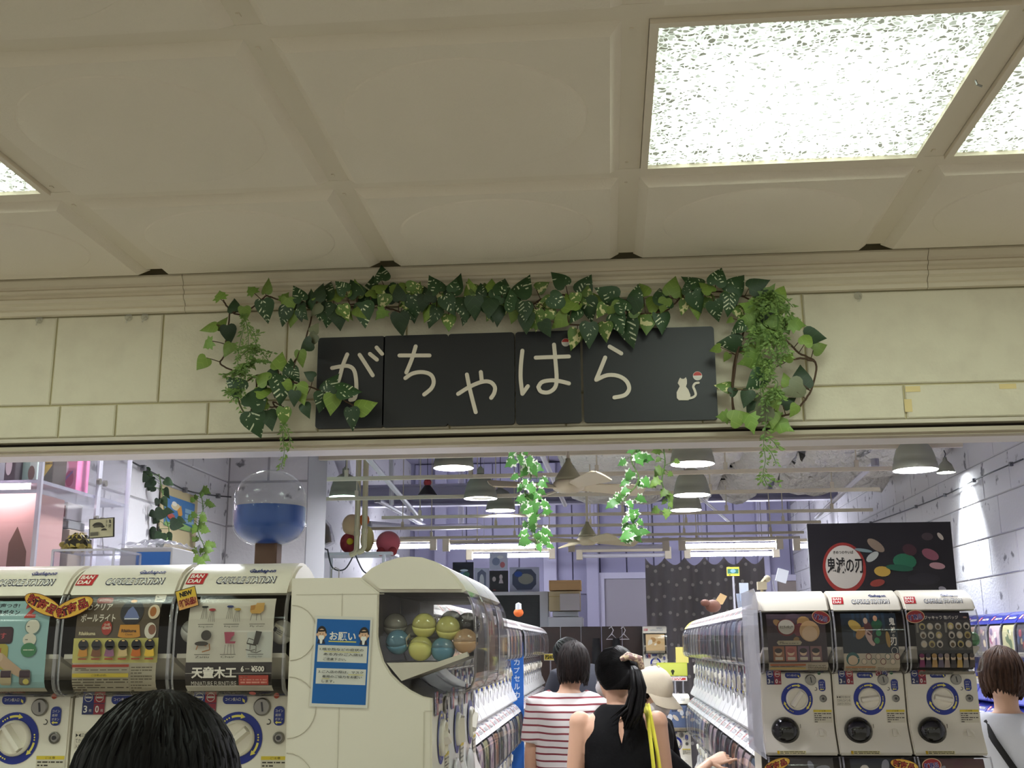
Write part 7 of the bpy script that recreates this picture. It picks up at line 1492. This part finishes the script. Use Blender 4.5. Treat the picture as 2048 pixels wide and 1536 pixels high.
out = MB(); mesh_to_mb(remesh(b, .009, 5), out); out.build('black_shirt', M_blk, t, 'all'); b = MB(); legs(b, s, sk=1.25); b.build('trousers', mat('dark_trousers'), t, True); feet(t, s, mat('black_shoe'))
T = Matrix.Translation(hc) @ HR.to_4x4(); b = MB(); b.ball((0, .064*s, -.052*s), (.064*s, .056*s, .052*s), 18, 12, T); b.build('face_mask', mat('white_mask_clean', '#d0c9c2', .8), t, True)
b = MB(); scalp(b, hc, HR, s*.99, 1.9); strands(b, hc, HR, s*1.0, 110, .07, .2, HRND, 1.25, 1.0, start=.4, th=.010, back_only=True); b.build('hair', DBR, t, 'all')
cap = MB(); n = 24; vs = [(0, -.014*s, .142*s)]; fs = []
for j in range(1, 8):
    a = PI/2*j/7*1.02
    for i in range(n): q = 2*PI*i/n; vs.append((.098*s*math.sin(a)*math.cos(q), -.014*s+.116*s*math.sin(a)*math.sin(q), .018*s+.124*s*math.cos(a)+.012*math.sin(q)*math.sin(a)))
for i in range(n): fs.append((0, 1+i, 1+(i+1) % n))
for j in range(6):
    for i in range(n): fs.append((1+j*n+i, 1+(j+1)*n+i, 1+(j+1)*n+(i+1) % n, 1+j*n+(i+1) % n))
M_cap = mat('cream_cap_cloth', '#c4b8a0', .85, bump=(80, .2, .003)); cap.add(vs, fs, T); co = cap.build('cap', M_cap, t, 'all')
v = MB(); P_ = []; Q_ = []
for i in range(13):
    q = -1.15+2.3*i/12; P_.append((.096*s*math.sin(q), -.014*s+.114*s*math.cos(q), .026*s)); Q_.append((.092*s*math.sin(q)*1.0, .020*s+.170*s*math.cos(q)**.8 if math.cos(q) > 0 else .02, .010*s-.02*abs(math.sin(q))))
m_ = len(P_); v.add(P_+Q_+[(x, y, z-.004) for x, y, z in P_]+[(x, y, z-.004) for x, y, z in Q_], [(i, i+1, m_+i+1, m_+i) for i in range(m_-1)]+[(2*m_+i, 3*m_+i, 3*m_+i+1, 2*m_+i+1) for i in range(m_-1)]+[(m_+i, m_+i+1, 3*m_+i+1, 3*m_+i) for i in range(m_-1)], T); v.build('cap_visor', M_cap, co, 'all')
b = MB(); b.ball((0, -.014*s, .144*s), (.008, .008, .005), 8, 6, T); b.build('cap_button', M_cap, co, True)

# --- woman at the navy machines ------------------------------------------------------
Yb = 5.0; s = 1.56/1.60; p = at(2012, 1400, Yb); t = person('person with a short brown bob, white top and black strap by the navy machines', (p.x, Yb, 0), -.25)
hc = V(0, .02, 1.482)*s; HR = RM(-.35, -.22, 0); b = MB(); torso(b, s); b.tube([V(0, -.005, 1.30)*s, V(0, .0, 1.37)*s, hc+V(0, 0, -.03)], [(.06*s, .056*s), (.050*s, .050*s), (.052*s, .055*s)], 14, up=UPY); head_shape(b, hc, HR, s); legs(b, s)
A1 = (V(-.165, 0, 1.275)*s, V(-.20, .04, 1.03)*s, V(-.14, .20, .93)*s); A2 = (V(.165, 0, 1.275)*s, V(.20, .04, 1.03)*s, V(.14, .20, .93)*s); arm(b, s, *A1); arm(b, s, *A2)
body_obj(t, b, .009, SK2, [hand_mesh(A1[2], V(.3, .9, 0), V(0, 0, 1), 1, .5, s=.92), hand_mesh(A2[2], V(-.3, .9, 0), V(0, 0, 1), -1, .5, s=.92)]); face_parts(hc, HR, t, s)
b = MB(); torso(b, s, 1.15, 1.04, thick=.018, z0=.96, z1=1.33)
for e, A in ((-1, A1), (1, A2)): b.tube([V(e*.08, 0, 1.30)*s, A[0]+V(0, 0, .006), A[0].lerp(A[1], .5), A[0].lerp(A[1], .95)], [.052*s, .068*s, .072*s, .074*s], 14)
out = MB(); mesh_to_mb(remesh(b, .009, 5), out); out.build('white_top', mat('white_cotton', '#e6eaf4', .85, bump=(10, .25, .02)), t, 'all')
b = MB(); b.tube([V(0, 0, 1.10)*s, V(0, 0, 1.0)*s, V(0, 0, .8)*s, V(0, 0, .4)*s], [(.150*s, .118*s), (.168*s, .130*s), (.20*s, .16*s), (.26*s, .22*s)], 24, up=UPY); b.build('patterned_skirt', mat('grey_speckled_cloth', '#5a5a58', .9, var=(55, '#b0aea8', .47, .53)), t, True); feet(t, s, mat('black_shoe'))
b = MB(); b.tube([V(-.115, .02, 1.325)*s, V(-.10, -.07, 1.31)*s, V(-.07, -.125, 1.24)*s, V(.0, -.14, 1.12)*s, V(.09, -.14, 1.0)*s, V(.17, -.10, .88)*s], [(.014, .003)]*6, 6, up=(0, -1, 0)); b.build('shoulder_strap', mat('black_strap', '#101012', .7), t, True)
b = MB(); scalp(b, hc, HR, s*1.06, 1.95); strands(b, hc, HR, s*1.06, 190, .085, .22, HRND, .6, 1.02, start=.1, th=.010, jitter=.005); b.build('hair', BRN, t, 'all')

# --- head close to the camera ---------------------------------------------------------
Yb = 1.36; p = at(322, 1397, Yb); s = (p.z-.012)/1.60; t = person('person in the way with only the crown of a black-haired head showing', (p.x, Yb, 0), -.1)
hc = V(0, .01, 1.475)*s; HR = RM(.1, -.1, 0); b = MB(); torso(b, s); b.tube([V(0, -.005, 1.30)*s, V(0, .0, 1.37)*s, hc+V(0, 0, -.03)], [(.06*s, .056*s), (.050*s, .050*s), (.052*s, .055*s)], 14, up=UPY); head_shape(b, hc, HR, s); legs(b, s)
A1 = (V(-.165, 0, 1.275)*s, V(-.20, .02, 1.03)*s, V(-.19, .08, .80)*s); A2 = (V(.165, 0, 1.275)*s, V(.20, .02, 1.03)*s, V(.19, .08, .80)*s); arm(b, s, *A1); arm(b, s, *A2)
body_obj(t, b, .010, SK2, [hand_mesh(A1[2], V(0, .1, -1), V(-1, 0, 0), -1, .5, s=.92), hand_mesh(A2[2], V(0, .1, -1), V(1, 0, 0), 1, .5, s=.92)]); face_parts(hc, HR, t, s)
b = MB(); torso(b, s, 1.15, 1.04, thick=.018, z1=1.315)
for e, A in ((-1, A1), (1, A2)): b.tube([V(e*.08, 0, 1.30)*s, A[0]+V(0, 0, .006), A[0].lerp(A[1], .5), A[0].lerp(A[1], .9)], [.052*s, .068*s, .070*s, .070*s], 14)
out = MB(); mesh_to_mb(remesh(b, .010, 5), out); out.build('dark_top', M_blk, t, 'all'); b = MB(); legs(b, s, sk=1.25); b.build('trousers', mat('dark_trousers'), t, True); feet(t, s, mat('black_shoe'))
b = MB(); scalp(b, hc, HR, s*1.10, 2.0); strands(b, hc, HR, s*1.10, 420, .17, .02, HRND, .5, 1.07, start=.22, th=.007, jitter=.012); strands(b, hc, HR, s*1.12, 90, .17, .0, HRND, .5, 1.08, start=.3, th=.003, jitter=.02); b.build('hair', BLK, t, 'all')
